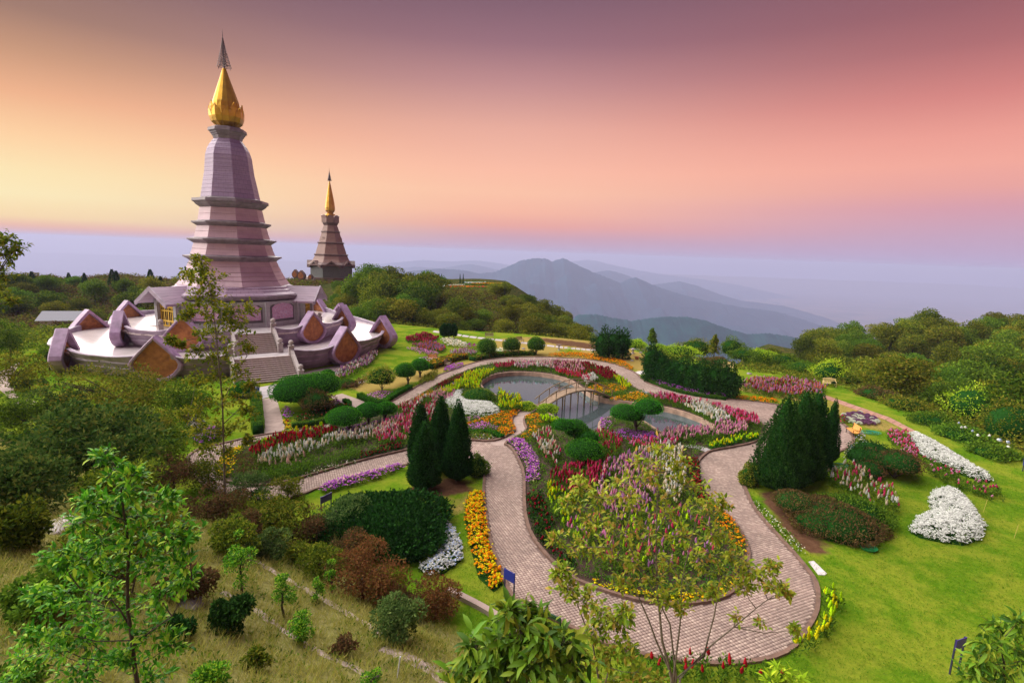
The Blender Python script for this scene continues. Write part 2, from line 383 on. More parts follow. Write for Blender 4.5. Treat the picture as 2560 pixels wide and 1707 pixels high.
# ================================================================== GROUND
POND_P = [(1200,962),(1206,952),(1232,937),(1283,931),(1334,932),(1385,939),(1423,949),(1445,963),(1472,984),(1502,998),(1560,1005),(1630,1013),(1693,1026),(1732,1039),(1770,1054),(1790,1070),
          (1765,1084),(1700,1088),(1655,1086),(1632,1070),(1600,1050),(1550,1042),(1512,1046),(1495,1062),(1503,1080),(1480,1092),(1440,1080),(1395,1054),(1350,1018),(1320,1008),(1280,1000),(1240,990),(1212,978)]
POND = smooth(GP(POND_P), 2)
OUT_P = [(497,1204),(464,1158),(474,1136),(502,1121),(553,1110),(630,1092),(714,1079),(821,1060),(900,1035),(977,1006),(1002,990),(1053,960),(1094,939),(1122,929),(1155,916),(1193,905),(1232,897),(1283,893),(1359,892),(1400,895),(1464,898),(1515,905),(1553,916),(1579,927),(1591,934),(1604,947),(1622,960),(1655,970),(1706,983),(1757,994),(1821,998),(1885,1003),(1936,1011),(2010,1022),(2060,1034),(2088,1046),(2112,1062),(2133,1086),(2135,1105),(2123,1118),(2099,1130),(2050,1143),(1990,1146),(1930,1150),(1880,1160),(1853,1185),(1855,1208),(1863,1220),(1882,1266),(1917,1309),(1967,1363),(1998,1398),(2029,1437),(2044,1464),(2046,1502),(2041,1537),(2010,1588),(1979,1626),(1921,1650),(1820,1662),(1687,1655),(1580,1632),(1495,1602),(1410,1560),(1334,1526),(1291,1504),(1270,1474),(1253,1432),(1227,1364),(1215,1291),(1208,1228),(1212,1185),(1190,1155),(1130,1145),(1060,1150),(1002,1166),(900,1192),(795,1220),(760,1236),(700,1252),(600,1245),(540,1230)]
OUTER = smooth(GP(OUT_P), 1)
ISL_P = [(553,1202),(535,1174),(553,1149),(579,1129),(617,1113),(655,1103),(706,1091),(821,1074),(900,1052),(987,1018),(1015,1008),(1053,988),(1079,970),(1117,949),(1155,932),(1193,919),(1232,911),(1300,906),(1380,906),(1451,911),(1522,929),(1553,944),(1579,967),(1600,978),(1624,985),(1706,1005),(1800,1030),(1860,1045),(1913,1062),(1918,1085),(1890,1106),(1850,1116),(1775,1128),(1757,1141),(1744,1156),(1742,1171),(1752,1222),(1790,1265),(1835,1305),(1865,1355),(1874,1398),(1856,1458),(1828,1487),(1777,1506),(1708,1513),(1640,1510),(1580,1500),(1495,1474),(1431,1449),(1376,1402),(1334,1351),(1315,1304),(1310,1249),(1311,1185),(1295,1147),(1278,1118),(1257,1111),(1298,1090),(1318,1077),(1308,1054),(1313,1044),(1334,1030),(1356,1016),(1344,1015),(1321,1020),(1298,1029),(1283,1041),(1278,1054),(1288,1074),(1283,1082),(1257,1097),(1227,1105),(1170,1101),(1100,1108),(1002,1129),(897,1154),(783,1187),(701,1211),(620,1217)]
ISLE = smooth(GP(ISL_P), 1)
SOILPATCH = [smooth(GP(q), 2) for q in (
  [(1900,1215),(1960,1225),(2010,1290),(2100,1380),(2060,1392),(2015,1382),(1945,1312),(1905,1250)],
  [(1005,1215),(1080,1195),(1200,1205),(1190,1225),(1130,1245),(1040,1245)],
  [(1240,1525),(1262,1490),(1300,1508),(1330,1545),(1280,1550)],
  [(2440,1270),(2475,1275),(2470,1288),(2440,1284)], [(2515,1336),(2550,1345),(2545,1354),(2515,1346)])]
DRY = [smooth(GP(q), 2) for q in (
  [(1130,905),(1330,890),(1490,860),(1600,880),(1900,965),(2040,1010),(1980,1000),(1600,930),(1480,896),(1300,892),(1150,915),(1000,970),(900,985),(860,960),(960,930),(1050,920)],
  [(1230,880),(1240,838),(1560,850),(1600,890),(1500,898)], [(2050,980),(2180,1035),(2280,1085),(2180,1075),(2080,1030)],
  [(1090,1260),(1170,1235),(1215,1240),(1150,1290)])]
DIRT = [smooth(GP(q), 2) for q in ([(1290,838),(1500,858),(1590,886),(1700,925),(1560,884),(1380,862)], [(1640,880),(1700,900),(1640,905)])]

def triangulate(pts, holes=(), outer=None, extra=None):
    vs = [Vector(p[:2]) for p in pts]; edges = []; n0 = len(vs)
    loops = ([outer] if outer is not None else [])+list(holes)
    for lp in loops:
        a = len(vs); vs += [Vector(p[:2]) for p in lp]; k = len(lp); edges += [(a+i, a+(i+1) % k) for i in range(k)]
    ov, oe, of, *_ = delaunay_2d_cdt(vs, edges, [], 0, 1e-4)
    V = np.array([(v[0], v[1]) for v in ov]); T = np.array([f for f in of if len(f) == 3], int)
    C = V[T].mean(1); keep = np.ones(len(T), bool)
    if outer is not None: keep &= inside(C, outer)
    for h in holes: keep &= ~inside(C, h)
    T = T[keep]
    a, b, c = V[T[:, 0]], V[T[:, 1]], V[T[:, 2]]
    cr = (b[:, 0]-a[:, 0])*(c[:, 1]-a[:, 1])-(b[:, 1]-a[:, 1])*(c[:, 0]-a[:, 0]); T[cr < 0] = T[cr < 0][:, ::-1]
    return V, T

def ground_material():
    m, nt, b = nmat('ground_cover'); L = nt.links; N = nt.nodes.new
    b.inputs['Roughness'].default_value = .95; b.inputs['Specular IOR Level'].default_value = 0
    at = N('ShaderNodeAttribute'); at.attribute_name = 'zone'; sp = N('ShaderNodeSeparateColor'); L.new(at.outputs['Color'], sp.inputs[0])
    tc = N('ShaderNodeTexCoord')
    def noise(s, d=5, rough=.6):
        n = N('ShaderNodeTexNoise'); n.inputs['Scale'].default_value = s; n.inputs['Detail'].default_value = d; n.inputs['Roughness'].default_value = rough
        L.new(tc.outputs['Object'], n.inputs[0]); return n.outputs[0]
    def ramp(src, st):
        r = N('ShaderNodeValToRGB'); e = r.color_ramp.elements; e[0].position = st[0][0]; e[0].color = st[0][1]+(1,); e[1].position = st[-1][0]; e[1].color = st[-1][1]+(1,)
        for p, c in st[1:-1]: q = e.new(p); q.color = c+(1,)
        L.new(src, r.inputs[0]); return r.outputs[0]
    def mix(f, a, b_):
        x = N('ShaderNodeMix'); x.data_type = 'RGBA'; L.new(f, x.inputs[0]); L.new(a, x.inputs[6]); L.new(b_, x.inputs[7]); return x.outputs[2]
    big, fine = noise(.30, 7), noise(3.5, 9, .75)
    lush = mix(noise(9, 4, .8), ramp(big, [(.32, (.035,.13,.006)), (.45, (.10,.20,.010)), (.57, (.30,.30,.035)), (.7, (.17,.25,.016))]), ramp(fine, [(.35, (.04,.13,.004)), (.65, (.19,.29,.015))]))
    dry = ramp(fine, [(.3, (.22,.17,.045)), (.5, (.34,.25,.075)), (.72, (.22,.21,.04))])
    soil = ramp(fine, [(.3, (.07,.035,.02)), (.7, (.16,.085,.05))])
    wild = ramp(fine, [(.3, (.08,.09,.02)), (.5, (.24,.23,.08)), (.7, (.34,.31,.14))])
    scrub = ramp(noise(1.1, 9, .7), [(.33, (.018,.03,.008)), (.5, (.045,.06,.014)), (.62, (.13,.09,.03)), (.75, (.05,.07,.02))])
    def soft(ch, lo=.35, hi=.65):
        a = N('ShaderNodeMath'); a.operation = 'MULTIPLY_ADD'; a.inputs[1].default_value = .9; L.new(noise(1.2, 6), a.inputs[0]); a.inputs[2].default_value = -.45
        s = N('ShaderNodeMath'); s.operation = 'ADD'; L.new(a.outputs[0], s.inputs[0]); L.new(sp.outputs[ch], s.inputs[1])
        r = N('ShaderNodeMapRange'); r.inputs[1].default_value = lo; r.inputs[2].default_value = hi; L.new(s.outputs[0], r.inputs[0]); return r.outputs[0]
    c = mix(soft(0), lush, dry); c = mix(soft(1), c, soil); c = mix(soft(2, .2, .6), c, wild); 
    al = N('ShaderNodeMapRange'); al.inputs[1].default_value = .35; al.inputs[2].default_value = .65; L.new(at.outputs['Alpha'], al.inputs[0])
    c = mix(al.outputs[0], scrub, c)
    L.new(c, b.inputs['Base Color'])
    bp = N('ShaderNodeBump'); bp.inputs['Strength'].default_value = .5; bp.inputs['Distance'].default_value = .08; L.new(noise(14, 4, .8), bp.inputs['Height']); L.new(bp.outputs[0], b.inputs['Normal'])
    return m
M_GROUND = ground_material()

def build_ground():
    rng = np.random.default_rng(3); pts = []
    gx, gy = np.meshgrid(np.arange(-90, 62, 1.3), np.arange(-4, 116, 1.3)); a = np.stack([gx.ravel(), gy.ravel()], 1)
    a += rng.normal(size=a.shape)*.22; a = a[edge_dist(a, POND) > .5]
    gx, gy = np.meshgrid(np.arange(-260, 260, 4.5), np.arange(-60, 340, 4.5)); b = np.stack([gx.ravel(), gy.ravel()], 1)
    b = b[(b[:, 0] < -92) | (b[:, 0] > 64) | (b[:, 1] > 118) | (b[:, 1] < -6)]; b += rng.normal(size=b.shape)*.6
    rr, tt = np.meshgrid([420, 520, 700, 900, 1200, 1600, 2000, 2600], np.linspace(0, 2*np.pi, 40, endpoint=False)); c = np.stack([rr.ravel()*np.cos(tt.ravel()), 100+rr.ravel()*np.sin(tt.ravel())], 1)
    V, T = triangulate(np.concatenate([a, b, c]), [POND])
    z = hgt(V[:, 0], V[:, 1]); z[edge_dist(V, POND) < .02] = 0
    me = fast_mesh('ground', np.column_stack([V, z]), T, [M_GROUND], smooth_=True)
    col = np.zeros((len(V), 4), np.float32)
    def soft(polys, w):
        r = np.zeros(len(V))
        for q in polys:
            d = edge_dist(V, q); d = np.where(inside(V, q), d, -d); r = np.maximum(r, np.clip(.5+d/w, 0, 1))
        return r
    col[:, 0] = soft(DRY, 3.0); col[:, 1] = soft(SOILPATCH, .9); col[:, 1] = np.maximum(col[:, 1], soft(DIRT, 3)*.8)
    s = (np.interp(V[:, 0], YBX, YBY)-V[:, 1])*.77; col[:, 2] = sst(.3, 2, s)
    d = np.where(inside(V, PLT), 0, edge_dist(V, PLT)); col[:, 3] = 1-sst(1.0, 4, d)*(V[:, 1] > 25)
    at = me.attributes.new('zone', 'FLOAT_COLOR', 'POINT'); at.data.foreach_set('color', col.ravel())
    tag(link('ground', me), kind='structure')
build_ground()

# valley floor and the far ranges
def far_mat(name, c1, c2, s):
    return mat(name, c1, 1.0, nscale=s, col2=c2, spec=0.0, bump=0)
M_FARF = far_mat('far_forest_haze_blue', (.004,.035,.045), (.012,.075,.075), .02)  # near ridge: forest green pushed to teal, haze blue painted into the colour
M_FAR = far_mat('far_slopes_haze_blue', (.004,.032,.055), (.012,.05,.075), .004)  # blue of the distant haze painted into the slope colour
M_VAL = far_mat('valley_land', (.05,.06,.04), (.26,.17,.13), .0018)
vf = MB(); vf.add([(-26000,-300,-899),(26000,-300,-899),(26000,30000,-899),(-26000,30000,-899)], [(0,1,2,3)])
tag(build('valley_floor', vf, M_VAL), kind='structure')
def ridge(pts, Y, m, jit=.6, slope=.5, seed=1, spur=.5, amp=60, step=3.0):
    rng = np.random.default_rng(seed); k = 1.0884
    xs = np.arange(pts[0][0], pts[-1][0]+.1, step); ys = np.interp(xs, [p[0] for p in pts], [p[1] for p in pts])
    ys = ys+rng.normal(size=len(xs))*jit
    cr = np.array([AT(x*k, y*k, Y) for x, y in zip(xs, ys)]); rows = []
    nr = 26; L = (cr[:, 2].max()+900)/slope
    for j in range(-10, nr+1):
        t = j/nr; d = np.sign(t)*abs(t)**1.4*L
        sp = vnoise(cr[:, 0], np.full(len(xs), d*.35)+seed*991, L*.16)*2+vnoise(cr[:, 0], np.full(len(xs), d)+seed*77, L*.06)
        z = cr[:, 2]-slope*abs(d)*(1+spur*sp)-(amp*(vnoise(cr[:, 0]+d, np.full(len(xs), d*1.3), L*.05)+.3) if j else 0)*min(1, abs(d)/(L*.12))
        z = np.where(j == 0, cr[:, 2], np.minimum(z, cr[:, 2]-abs(d)*.08)); rows.append(np.stack([cr[:, 0]*(1-d/Y*.0), cr[:, 1]-d, np.maximum(z, -905)], 1))
    n = len(xs); V = np.concatenate(rows); i, j = np.meshgrid(np.arange(n-1), np.arange(len(rows)-1)); a = (j*n+i).ravel()
    Q = np.stack([a, a+1, a+n+1, a+n], 1)
    me = fast_mesh('mountain_ridge', V, Q, [m], smooth_=True)
    tag(link('mountain_ridge', me), kind='structure')
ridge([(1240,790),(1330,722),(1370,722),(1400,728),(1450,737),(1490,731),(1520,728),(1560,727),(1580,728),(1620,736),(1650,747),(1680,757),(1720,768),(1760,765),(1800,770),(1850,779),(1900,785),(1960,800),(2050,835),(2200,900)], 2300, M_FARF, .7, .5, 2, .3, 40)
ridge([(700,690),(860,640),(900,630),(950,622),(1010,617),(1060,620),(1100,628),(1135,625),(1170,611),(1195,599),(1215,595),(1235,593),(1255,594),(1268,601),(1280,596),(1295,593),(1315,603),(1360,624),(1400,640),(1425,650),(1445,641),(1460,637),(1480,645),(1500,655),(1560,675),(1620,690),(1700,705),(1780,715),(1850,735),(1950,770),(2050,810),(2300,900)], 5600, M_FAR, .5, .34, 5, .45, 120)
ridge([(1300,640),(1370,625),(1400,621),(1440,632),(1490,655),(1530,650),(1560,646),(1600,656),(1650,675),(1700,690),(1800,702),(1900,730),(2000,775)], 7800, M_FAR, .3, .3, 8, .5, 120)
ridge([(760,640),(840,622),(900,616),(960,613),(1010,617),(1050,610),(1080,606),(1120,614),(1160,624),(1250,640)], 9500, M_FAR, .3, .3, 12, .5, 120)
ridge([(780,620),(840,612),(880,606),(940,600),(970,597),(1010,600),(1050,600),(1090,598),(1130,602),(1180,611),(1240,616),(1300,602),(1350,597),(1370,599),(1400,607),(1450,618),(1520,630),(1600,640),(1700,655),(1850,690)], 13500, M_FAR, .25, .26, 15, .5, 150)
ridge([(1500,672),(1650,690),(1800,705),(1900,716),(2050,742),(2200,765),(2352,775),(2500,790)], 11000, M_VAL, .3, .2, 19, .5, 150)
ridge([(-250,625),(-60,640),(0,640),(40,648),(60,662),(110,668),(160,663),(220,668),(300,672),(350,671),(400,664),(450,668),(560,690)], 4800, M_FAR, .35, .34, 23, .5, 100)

# the air: one closed box round everything
hz = MB(); hz.box((0, 7400, -427.5), (44000, 16800, 947.0))
hv = bpy.data.materials.new('air'); hv.use_nodes = True; nt = hv.node_tree; nt.nodes.clear()
o_ = nt.nodes.new('ShaderNodeOutputMaterial'); pv = nt.nodes.new('ShaderNodeVolumePrincipled'); nt.links.new(pv.outputs[0], o_.inputs['Volume'])
pv.inputs['Density'].default_value = 1.4e-4; pv.inputs['Color'].default_value = (.49, .535, .80, 1); pv.inputs['Anisotropy'].default_value = .1
tag(build('haze', hz, hv), kind='stuff')

# ------------------------------------------------------------------ paths, kerbs, beds
def sheet(outer, z, m, name, holes=(), kind='structure', parent=None):
    V, T = triangulate([], holes, outer)
    me = fast_mesh(name, np.column_stack([V, np.full(len(V), z)]), T, [m]); o = link(name, me, parent)
    if parent is None: tag(o, kind=kind)
    return o
def strip(poly, w, z0, z1, closed=True):
    q = np.array(poly); n = len(q); nx = np.roll(q, -1, 0)-np.roll(q, 1, 0)
    if not closed: nx[0] = q[1]-q[0]; nx[-1] = q[-1]-q[-2]
    nr = np.stack([-nx[:, 1], nx[:, 0]], 1); nr /= np.linalg.norm(nr, axis=1, keepdims=True)+1e-9
    a, b = q+nr*w/2, q-nr*w/2; V = []
    for p, r in zip(a, b): V += [(p[0], p[1], z0), (p[0], p[1], z1), (r[0], r[1], z1), (r[0], r[1], z0)]
    F = []
    for i in range(n if closed else n-1):
        j = (i+1) % n
        for k in range(4): F.append((4*i+k, 4*j+k, 4*j+(k+1) % 4, 4*i+(k+1) % 4))
    if not closed: F += [(0, 1, 2, 3), (4*n-1, 4*n-2, 4*n-3, 4*n-4)]
    return V, F
path = sheet(OUTER, .010, M_BRONZE, 'path', [ISLE])
k1 = MB(); k1.add(*strip(OUTER, .17, -.05, .105)); k1.add(*strip(ISLE, .17, -.05, .155)); build('kerb', k1, M_KERB, path)
bed = sheet(ISLE, .05, M_SOIL, 'bed_soil', [POND])
NOTCH = GP([(1225,1112),(1225,1100),(1257,1092),(1283,1078),(1274,1054),(1280,1038),(1298,1025),(1340,1012),(1368,1012),(1334,1034),(1316,1046),(1312,1056),(1322,1077),(1298,1094),(1268,1116)])
M_PAVE = None
def pave_mat():
    m, nt, b = nmat('paver'); L = nt.links; N = nt.nodes.new
    g = N('ShaderNodeNewGeometry'); oi = N('ShaderNodeObjectInfo'); ad = N('ShaderNodeMath'); ad.operation = 'ADD'
    L.new(g.outputs['Random Per Island'], ad.inputs[0]); L.new(oi.outputs['Random'], ad.inputs[1]); fr = N('ShaderNodeMath'); fr.operation = 'FRACT'; L.new(ad.outputs[0], fr.inputs[0])
    r = N('ShaderNodeValToRGB'); e = r.color_ramp.elements; e[0].color = (.235,.17,.15,1); e[1].color = (.38,.29,.245,1)
    for p, c in ((.3, (.26,.185,.16)), (.6, (.29,.21,.18)), (.85, (.33,.245,.21))): q = e.new(p); q.color = c+(1,)
    L.new(fr.outputs[0], r.inputs[0])
    n = N('ShaderNodeTexNoise'); n.inputs['Scale'].default_value = .35; n.inputs['Detail'].default_value = 5; L.new(g.outputs['Position'], n.inputs[0])
    mr = N('ShaderNodeMapRange'); mr.inputs[1].default_value = .3; mr.inputs[2].default_value = .7; mr.inputs[3].default_value = .92; mr.inputs[4].default_value = 1.4; L.new(n.outputs[0], mr.inputs[0])
    hs = N('ShaderNodeHueSaturation'); L.new(r.outputs[0], hs.inputs['Color']); L.new(mr.outputs[0], hs.inputs['Value']); L.new(hs.outputs[0], b.inputs['Base Color'])
    b.inputs['Roughness'].default_value = .75; return m
M_PAVE = pave_mat()
def pavers():
    s = .15; a = math.radians(24); ca, sa = math.cos(a), math.sin(a); rng = np.random.default_rng(5)
    g = np.arange(-60, 60, s); gx, gy = np.meshgrid(g, g); gx = gx.ravel(); gy = gy.ravel()
    P = np.stack([gx*ca-gy*sa+5, gx*sa+gy*ca+45], 1)
    lo, hi = np.array(OUTER).min(0), np.array(OUTER).max(0); P = P[(P > lo).all(1) & (P < hi).all(1)]
    P = P[inside(P, OUTER) & ~inside(P, ISLE) & ~inside(P, NOTCH)]
    P = P[(edge_dist(P, OUTER) > .14) & (edge_dist(P, ISLE) > .14)]
    h = s/2-.007; t = .014
    base = np.array([(-h,-h,0),(h,-h,0),(h,h,0),(-h,h,0),(-h+.004,-h+.004,t),(h-.004,-h+.004,t),(h-.004,h-.004,t),(-h+.004,h-.004,t)])
    base = np.stack([base[:,0]*ca-base[:,1]*sa, base[:,0]*sa+base[:,1]*ca, base[:,2]], 1)
    F = np.array([(4,5,6,7),(0,1,5,4),(1,2,6,5),(2,3,7,6),(3,0,4,7)])
    # the 300 showing largest, among those no leaf hides
    near = []; 
    order = np.argsort(np.hypot(P[:, 0], P[:, 1]))
    for i in order:
        u, v = project((P[i, 0], P[i, 1], 0))
        if v < 1600 and (1290 < u < 1480 and v < 1560 or 1900 < u < 2040): near.append(i)
        if len(near) == 300: break
    me = fast_mesh('paver', base, F, [M_PAVE]); nearset = np.zeros(len(P), bool); nearset[near] = True
    for i in near: link('paver', me, path, (P[i, 0], P[i, 1], .012+rng.random()*.006))
    Q = P[~nearset]; n = len(Q); z = .012+rng.random(n)*.006
    V = (base[None]+np.column_stack([Q, z])[:, None, :]).reshape(-1, 3); FF = (F[None]+8*np.arange(n)[:, None, None]).reshape(-1, 4)
    tag(link('paving', fast_mesh('paving', V, FF, [M_PAVE]), path), kind='stuff')
pavers()
small = sheet(NOTCH, .016, M_CONC, 'footpath')
sheet(GP([(1512,1000),(1588,977),(1606,980),(1530,1003)]), .066, M_CONC, 'footpath')
# small pale step path through the southern bed
slab_i = 0
def slabs(name, polyP, m, label=None, cat=None, z=.06, t=.05, zz=0.0):
    b = MB(); q = GP(polyP, zz); b.prism(q, zz-.05, zz+t+z-.06+.01)
    o = build(name, b, m); 
    if label: tag(o, label, cat)
    return o

# pond: water, wall
wb = smooth(GP(POND_P), 2)
mw, ntw, bw = nmat('pond_water'); bw.inputs["Base Color"].default_value = (.27,.35,.38,1); bw.inputs['Metallic'].default_value = .8; bw.inputs['Roughness'].default_value = .02; bw.inputs['IOR'].default_value = 1.5; bw.inputs['Specular Tint'].default_value = (.56,.80,1,1)
n_ = ntw.nodes.new('ShaderNodeTexNoise'); n_.inputs['Scale'].default_value = 2.0; b_ = ntw.nodes.new('ShaderNodeBump'); b_.inputs['Strength'].default_value = .035; b_.inputs['Distance'].default_value = .03
tcw = ntw.nodes.new('ShaderNodeTexCoord'); ntw.links.new(tcw.outputs['Object'], n_.inputs[0]); ntw.links.new(n_.outputs[0], b_.inputs['Height']); ntw.links.new(b_.outputs[0], bw.inputs['Normal'])
sheet(wb, -.38, mw, 'pond_water')
pw = MB(); pw.add(*strip(wb, .22, -1.3, .14)); 
mwall = mat('pond_wall_concrete', (.34,.22,.16), .85, noise=.35, nscale=1.8, bump=.3)
tag(build('pond_wall', pw, mwall), 'curving brown concrete retaining wall around the lily pond', 'wall')

# forecourt, brown walk from the stairs, side terrace
sheet(GP([(640,1000),(690,992),(716,1079),(650,1092)]), .014, M_CONC, 'footpath')
sheet(GP([(628,972),(775,944),(800,958),(640,1001)]), .018, M_CONCP, 'forecourt')
sheet(GP([(822,992),(855,984),(925,1008),(950,1012),(912,1026),(885,1022)]), .02, M_CONC, 'footpath')
M_COB = mat('cobbles', (.20,.15,.15), .85, noise=.4, nscale=6, bump=.6, bscale=14)
sheet(GP([(735,935),(850,912),(925,850),(948,868),(930,895),(880,920),(800,955),(760,960)]), .012, M_COB, 'cobbled_walk')
sheet(GP([(0,975),(0,930),(60,900),(45,915),(22,950),(40,985),(110,1012),(95,1025),(40,1010)]), .012, M_CONC, 'footpath')
def slab_row(name, quads, m, z=.03):
    root = thing('stepping_path', name, 'path', tuple(np.append(np.mean([G(*q)[:2] for q in quads[0]], 0), 0)))
    l = np.array(root.location)
    for q in quads:
        g = np.array(GP(q))-l[:2]; b = MB(); b.prism([tuple(p) for p in g], -.03, z); build('slab', b, m, root)
def lerp(a, b, t): return (a[0]+(b[0]-a[0])*t, a[1]+(b[1]-a[1])*t)
def ladder(L, R, n, gap):
    """n quads between two pixel polylines"""
    def at(pl, t):
        k = min(int(t*(len(pl)-1)), len(pl)-2); return lerp(pl[k], pl[k+1], t*(len(pl)-1)-k)
    out = []
    for i in range(n):
        a, b = (i+gap)/n, (i+1-gap)/n; out.append([at(L, a), at(L, b), at(R, b), at(R, a)])
    return out
slab_row('pinkish stone slab path running down the right lawn', ladder([(2040,988),(2127,1020),(2214,1050),(2290,1089)], [(2052,984),(2138,1014),(2225,1044),(2303,1085)], 15, .03), M_PINKST, .035)
slab_row('row of pale stepping slabs beside the north path', ladder([(1583,931),(1622,923)], [(1602,937),(1633,929)], 5, .1), M_WHITEP, .04)
slab_row('broken line of grey slabs across the back lawn', ladder([(1080,830),(1180,845),(1300,858),(1420,872),(1490,878)], [(1084,826),(1184,841),(1302,854),(1420,868),(1490,874)], 22, .08), M_CONCP, .02)
slab_row('grey stone slabs crossing the southern flower bed', ladder([(1709,1120),(1740,1122),(1770,1134)], [(1709,1114),(1745,1115),(1780,1126)], 3, .04), M_CONCP, .09)
slab_row('row of pale flagstones on the small side lawn', ladder([(895,959),(925,953),(960,948)], [(895,955),(925,949),(960,944)], 5, .12), M_WHITEP, .03)
slab_row('white drain slab beside the right lawn path edge', [[(2021,1404),(2034,1402),(2067,1434),(2062,1438),(2046,1437)]], M_WHITEP, .03)

# ================================================================== STUPAS
def tile_mat(name, c1, c2, mortar, sx, sy, rough=.45, ms=.012, coord='UVW'):
    m, nt, b = nmat(name); L = nt.links; N = nt.nodes.new
    g = N('ShaderNodeTexCoord'); sp = N('ShaderNodeSeparateXYZ'); L.new(g.outputs['Object'], sp.inputs[0])
    at = N('ShaderNodeMath'); at.operation = 'ARCTAN2'; L.new(sp.outputs[1], at.inputs[0]); L.new(sp.outputs[0], at.inputs[1])
    if coord == 'floor': src = g.outputs['Object']
    else:
        ml = N('ShaderNodeMath'); ml.operation = 'MULTIPLY'; ml.inputs[1].default_value = 5.0; L.new(at.outputs[0], ml.inputs[0])
        cb = N('ShaderNodeCombineXYZ'); L.new(ml.outputs[0], cb.inputs[0]); L.new(sp.outputs[2], cb.inputs[1]); src = cb.outputs[0]
    br = N('ShaderNodeTexBrick'); L.new(src, br.inputs[0]); br.inputs['Color1'].default_value = c1+(1,); br.inputs['Color2'].default_value = c2+(1,)
    br.inputs['Mortar'].default_value = mortar+(1,); br.inputs['Scale'].default_value = 1.0; br.inputs['Mortar Size'].default_value = ms
    br.inputs['Brick Width'].default_value = sx; br.inputs['Row Height'].default_value = sy; br.offset = .0 if coord == 'floor' else .5
    n = N('ShaderNodeTexNoise'); n.inputs['Scale'].default_value = .7; n.inputs['Detail'].default_value = 6; L.new(g.outputs['Object'], n.inputs[0])
    mr = N('ShaderNodeMapRange'); mr.inputs[1].default_value = .3; mr.inputs[2].default_value = .7; mr.inputs[3].default_value = .92; mr.inputs[4].default_value = 1.07; L.new(n.outputs[0], mr.inputs[0])
    hs = N('ShaderNodeHueSaturation'); L.new(br.outputs[0], hs.inputs['Color']); L.new(mr.outputs[0], hs.inputs['Value']); L.new(hs.outputs[0], b.inputs['Base Color'])
    b.inputs['Roughness'].default_value = rough; return m
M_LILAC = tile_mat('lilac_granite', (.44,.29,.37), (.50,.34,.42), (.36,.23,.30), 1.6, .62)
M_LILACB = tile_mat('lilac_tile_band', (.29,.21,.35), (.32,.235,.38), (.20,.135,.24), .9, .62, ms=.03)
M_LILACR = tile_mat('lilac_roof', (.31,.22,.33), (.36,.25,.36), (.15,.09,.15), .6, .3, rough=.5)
M_GRANG = tile_mat('grey_granite', (.33,.33,.36), (.38,.37,.41), (.24,.23,.26), .9, .6)
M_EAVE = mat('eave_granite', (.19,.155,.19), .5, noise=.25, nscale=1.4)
M_DARKG = mat('dark_granite', (.10,.085,.10), .5, noise=.25, nscale=2)
M_PETAL = mat('petal_granite', (.36,.24,.41), .4, noise=.25, nscale=1.3, bump=.1)
M_RIM = mat('rim_granite', (.31,.24,.34), .45, noise=.3, nscale=1.1, bump=.1)
M_FLOOR = tile_mat('terrace_tiles', (.64,.58,.60), (.70,.63,.64), (.42,.36,.38), .8, .8, rough=.16, ms=.02, coord='floor')
M_GOLD = mat('gold', (.52,.29,.03), .40, metal=.75, noise=.18, nscale=1.2)
M_GOLDP = mat('gold_paint', (.75,.48,.03), .35, metal=.3)
M_SILV = mat('weathered_silver', (.13,.10,.11), .5, metal=.6, noise=.3, nscale=4)
M_STEP = mat('stair_granite', (.36,.27,.25), .6, noise=.25, nscale=3, bump=.15)
M_BAL = mat('balustrade_granite', (.38,.33,.33), .55, noise=.25, nscale=4)
M_PANE = mat('dark_pane', (.02,.015,.02), .1)
def panel_mat():
    m, nt, b = nmat('brown_relief'); L = nt.links; N = nt.nodes.new; tc = N('ShaderNodeTexCoord')
    v = N('ShaderNodeTexVoronoi'); v.inputs['Scale'].default_value = 3.2; L.new(tc.outputs['Object'], v.inputs[0])
    n = N('ShaderNodeTexNoise'); n.inputs['Scale'].default_value = 2.2; n.inputs['Detail'].default_value = 9; L.new(tc.outputs['Object'], n.inputs[0])
    r = N('ShaderNodeValToRGB'); r.color_ramp.elements[0].position = .3; r.color_ramp.elements[1].position = .72
    r.color_ramp.elements[0].color = (.24,.075,.02,1); r.color_ramp.elements[1].color = (.50,.19,.05,1); L.new(n.outputs[0], r.inputs[0]); L.new(r.outputs[0], b.inputs['Base Color'])
    bp = N('ShaderNodeBump'); bp.inputs['Distance'].default_value = .12; bp.inputs['Strength'].default_value = .7; L.new(n.outputs[0], bp.inputs['Height']); L.new(bp.outputs[0], b.inputs['Normal'])
    b.inputs['Roughness'].default_value = .6; return m
M_RELIEF = panel_mat()
def mural_mat():
    m, nt, b = nmat('mosaic_mural'); L = nt.links; N = nt.nodes.new; tc = N('ShaderNodeTexCoord')
    n = N('ShaderNodeTexNoise'); n.inputs['Scale'].default_value = 2.6; n.inputs['Detail'].default_value = 8; n.inputs['Distortion'].default_value = 1.8; L.new(tc.outputs['Object'], n.inputs[0])
    r = N('ShaderNodeValToRGB'); e = r.color_ramp.elements; e[0].position = .28; e[0].color = (.20,.11,.24,1); e[1].position = .78; e[1].color = (.75,.58,.62,1)
    for p, c in ((.42, (.48,.26,.46)), (.48, (.62,.30,.40)), (.54, (.34,.28,.52)), (.6, (.66,.46,.60)), (.67, (.42,.24,.44))): q = e.new(p); q.color = c+(1,)
    L.new(n.outputs[0], r.inputs[0]); L.new(r.outputs[0], b.inputs['Base Color']); b.inputs['Roughness'].default_value = .5; return m
M_MURAL = mural_mat()

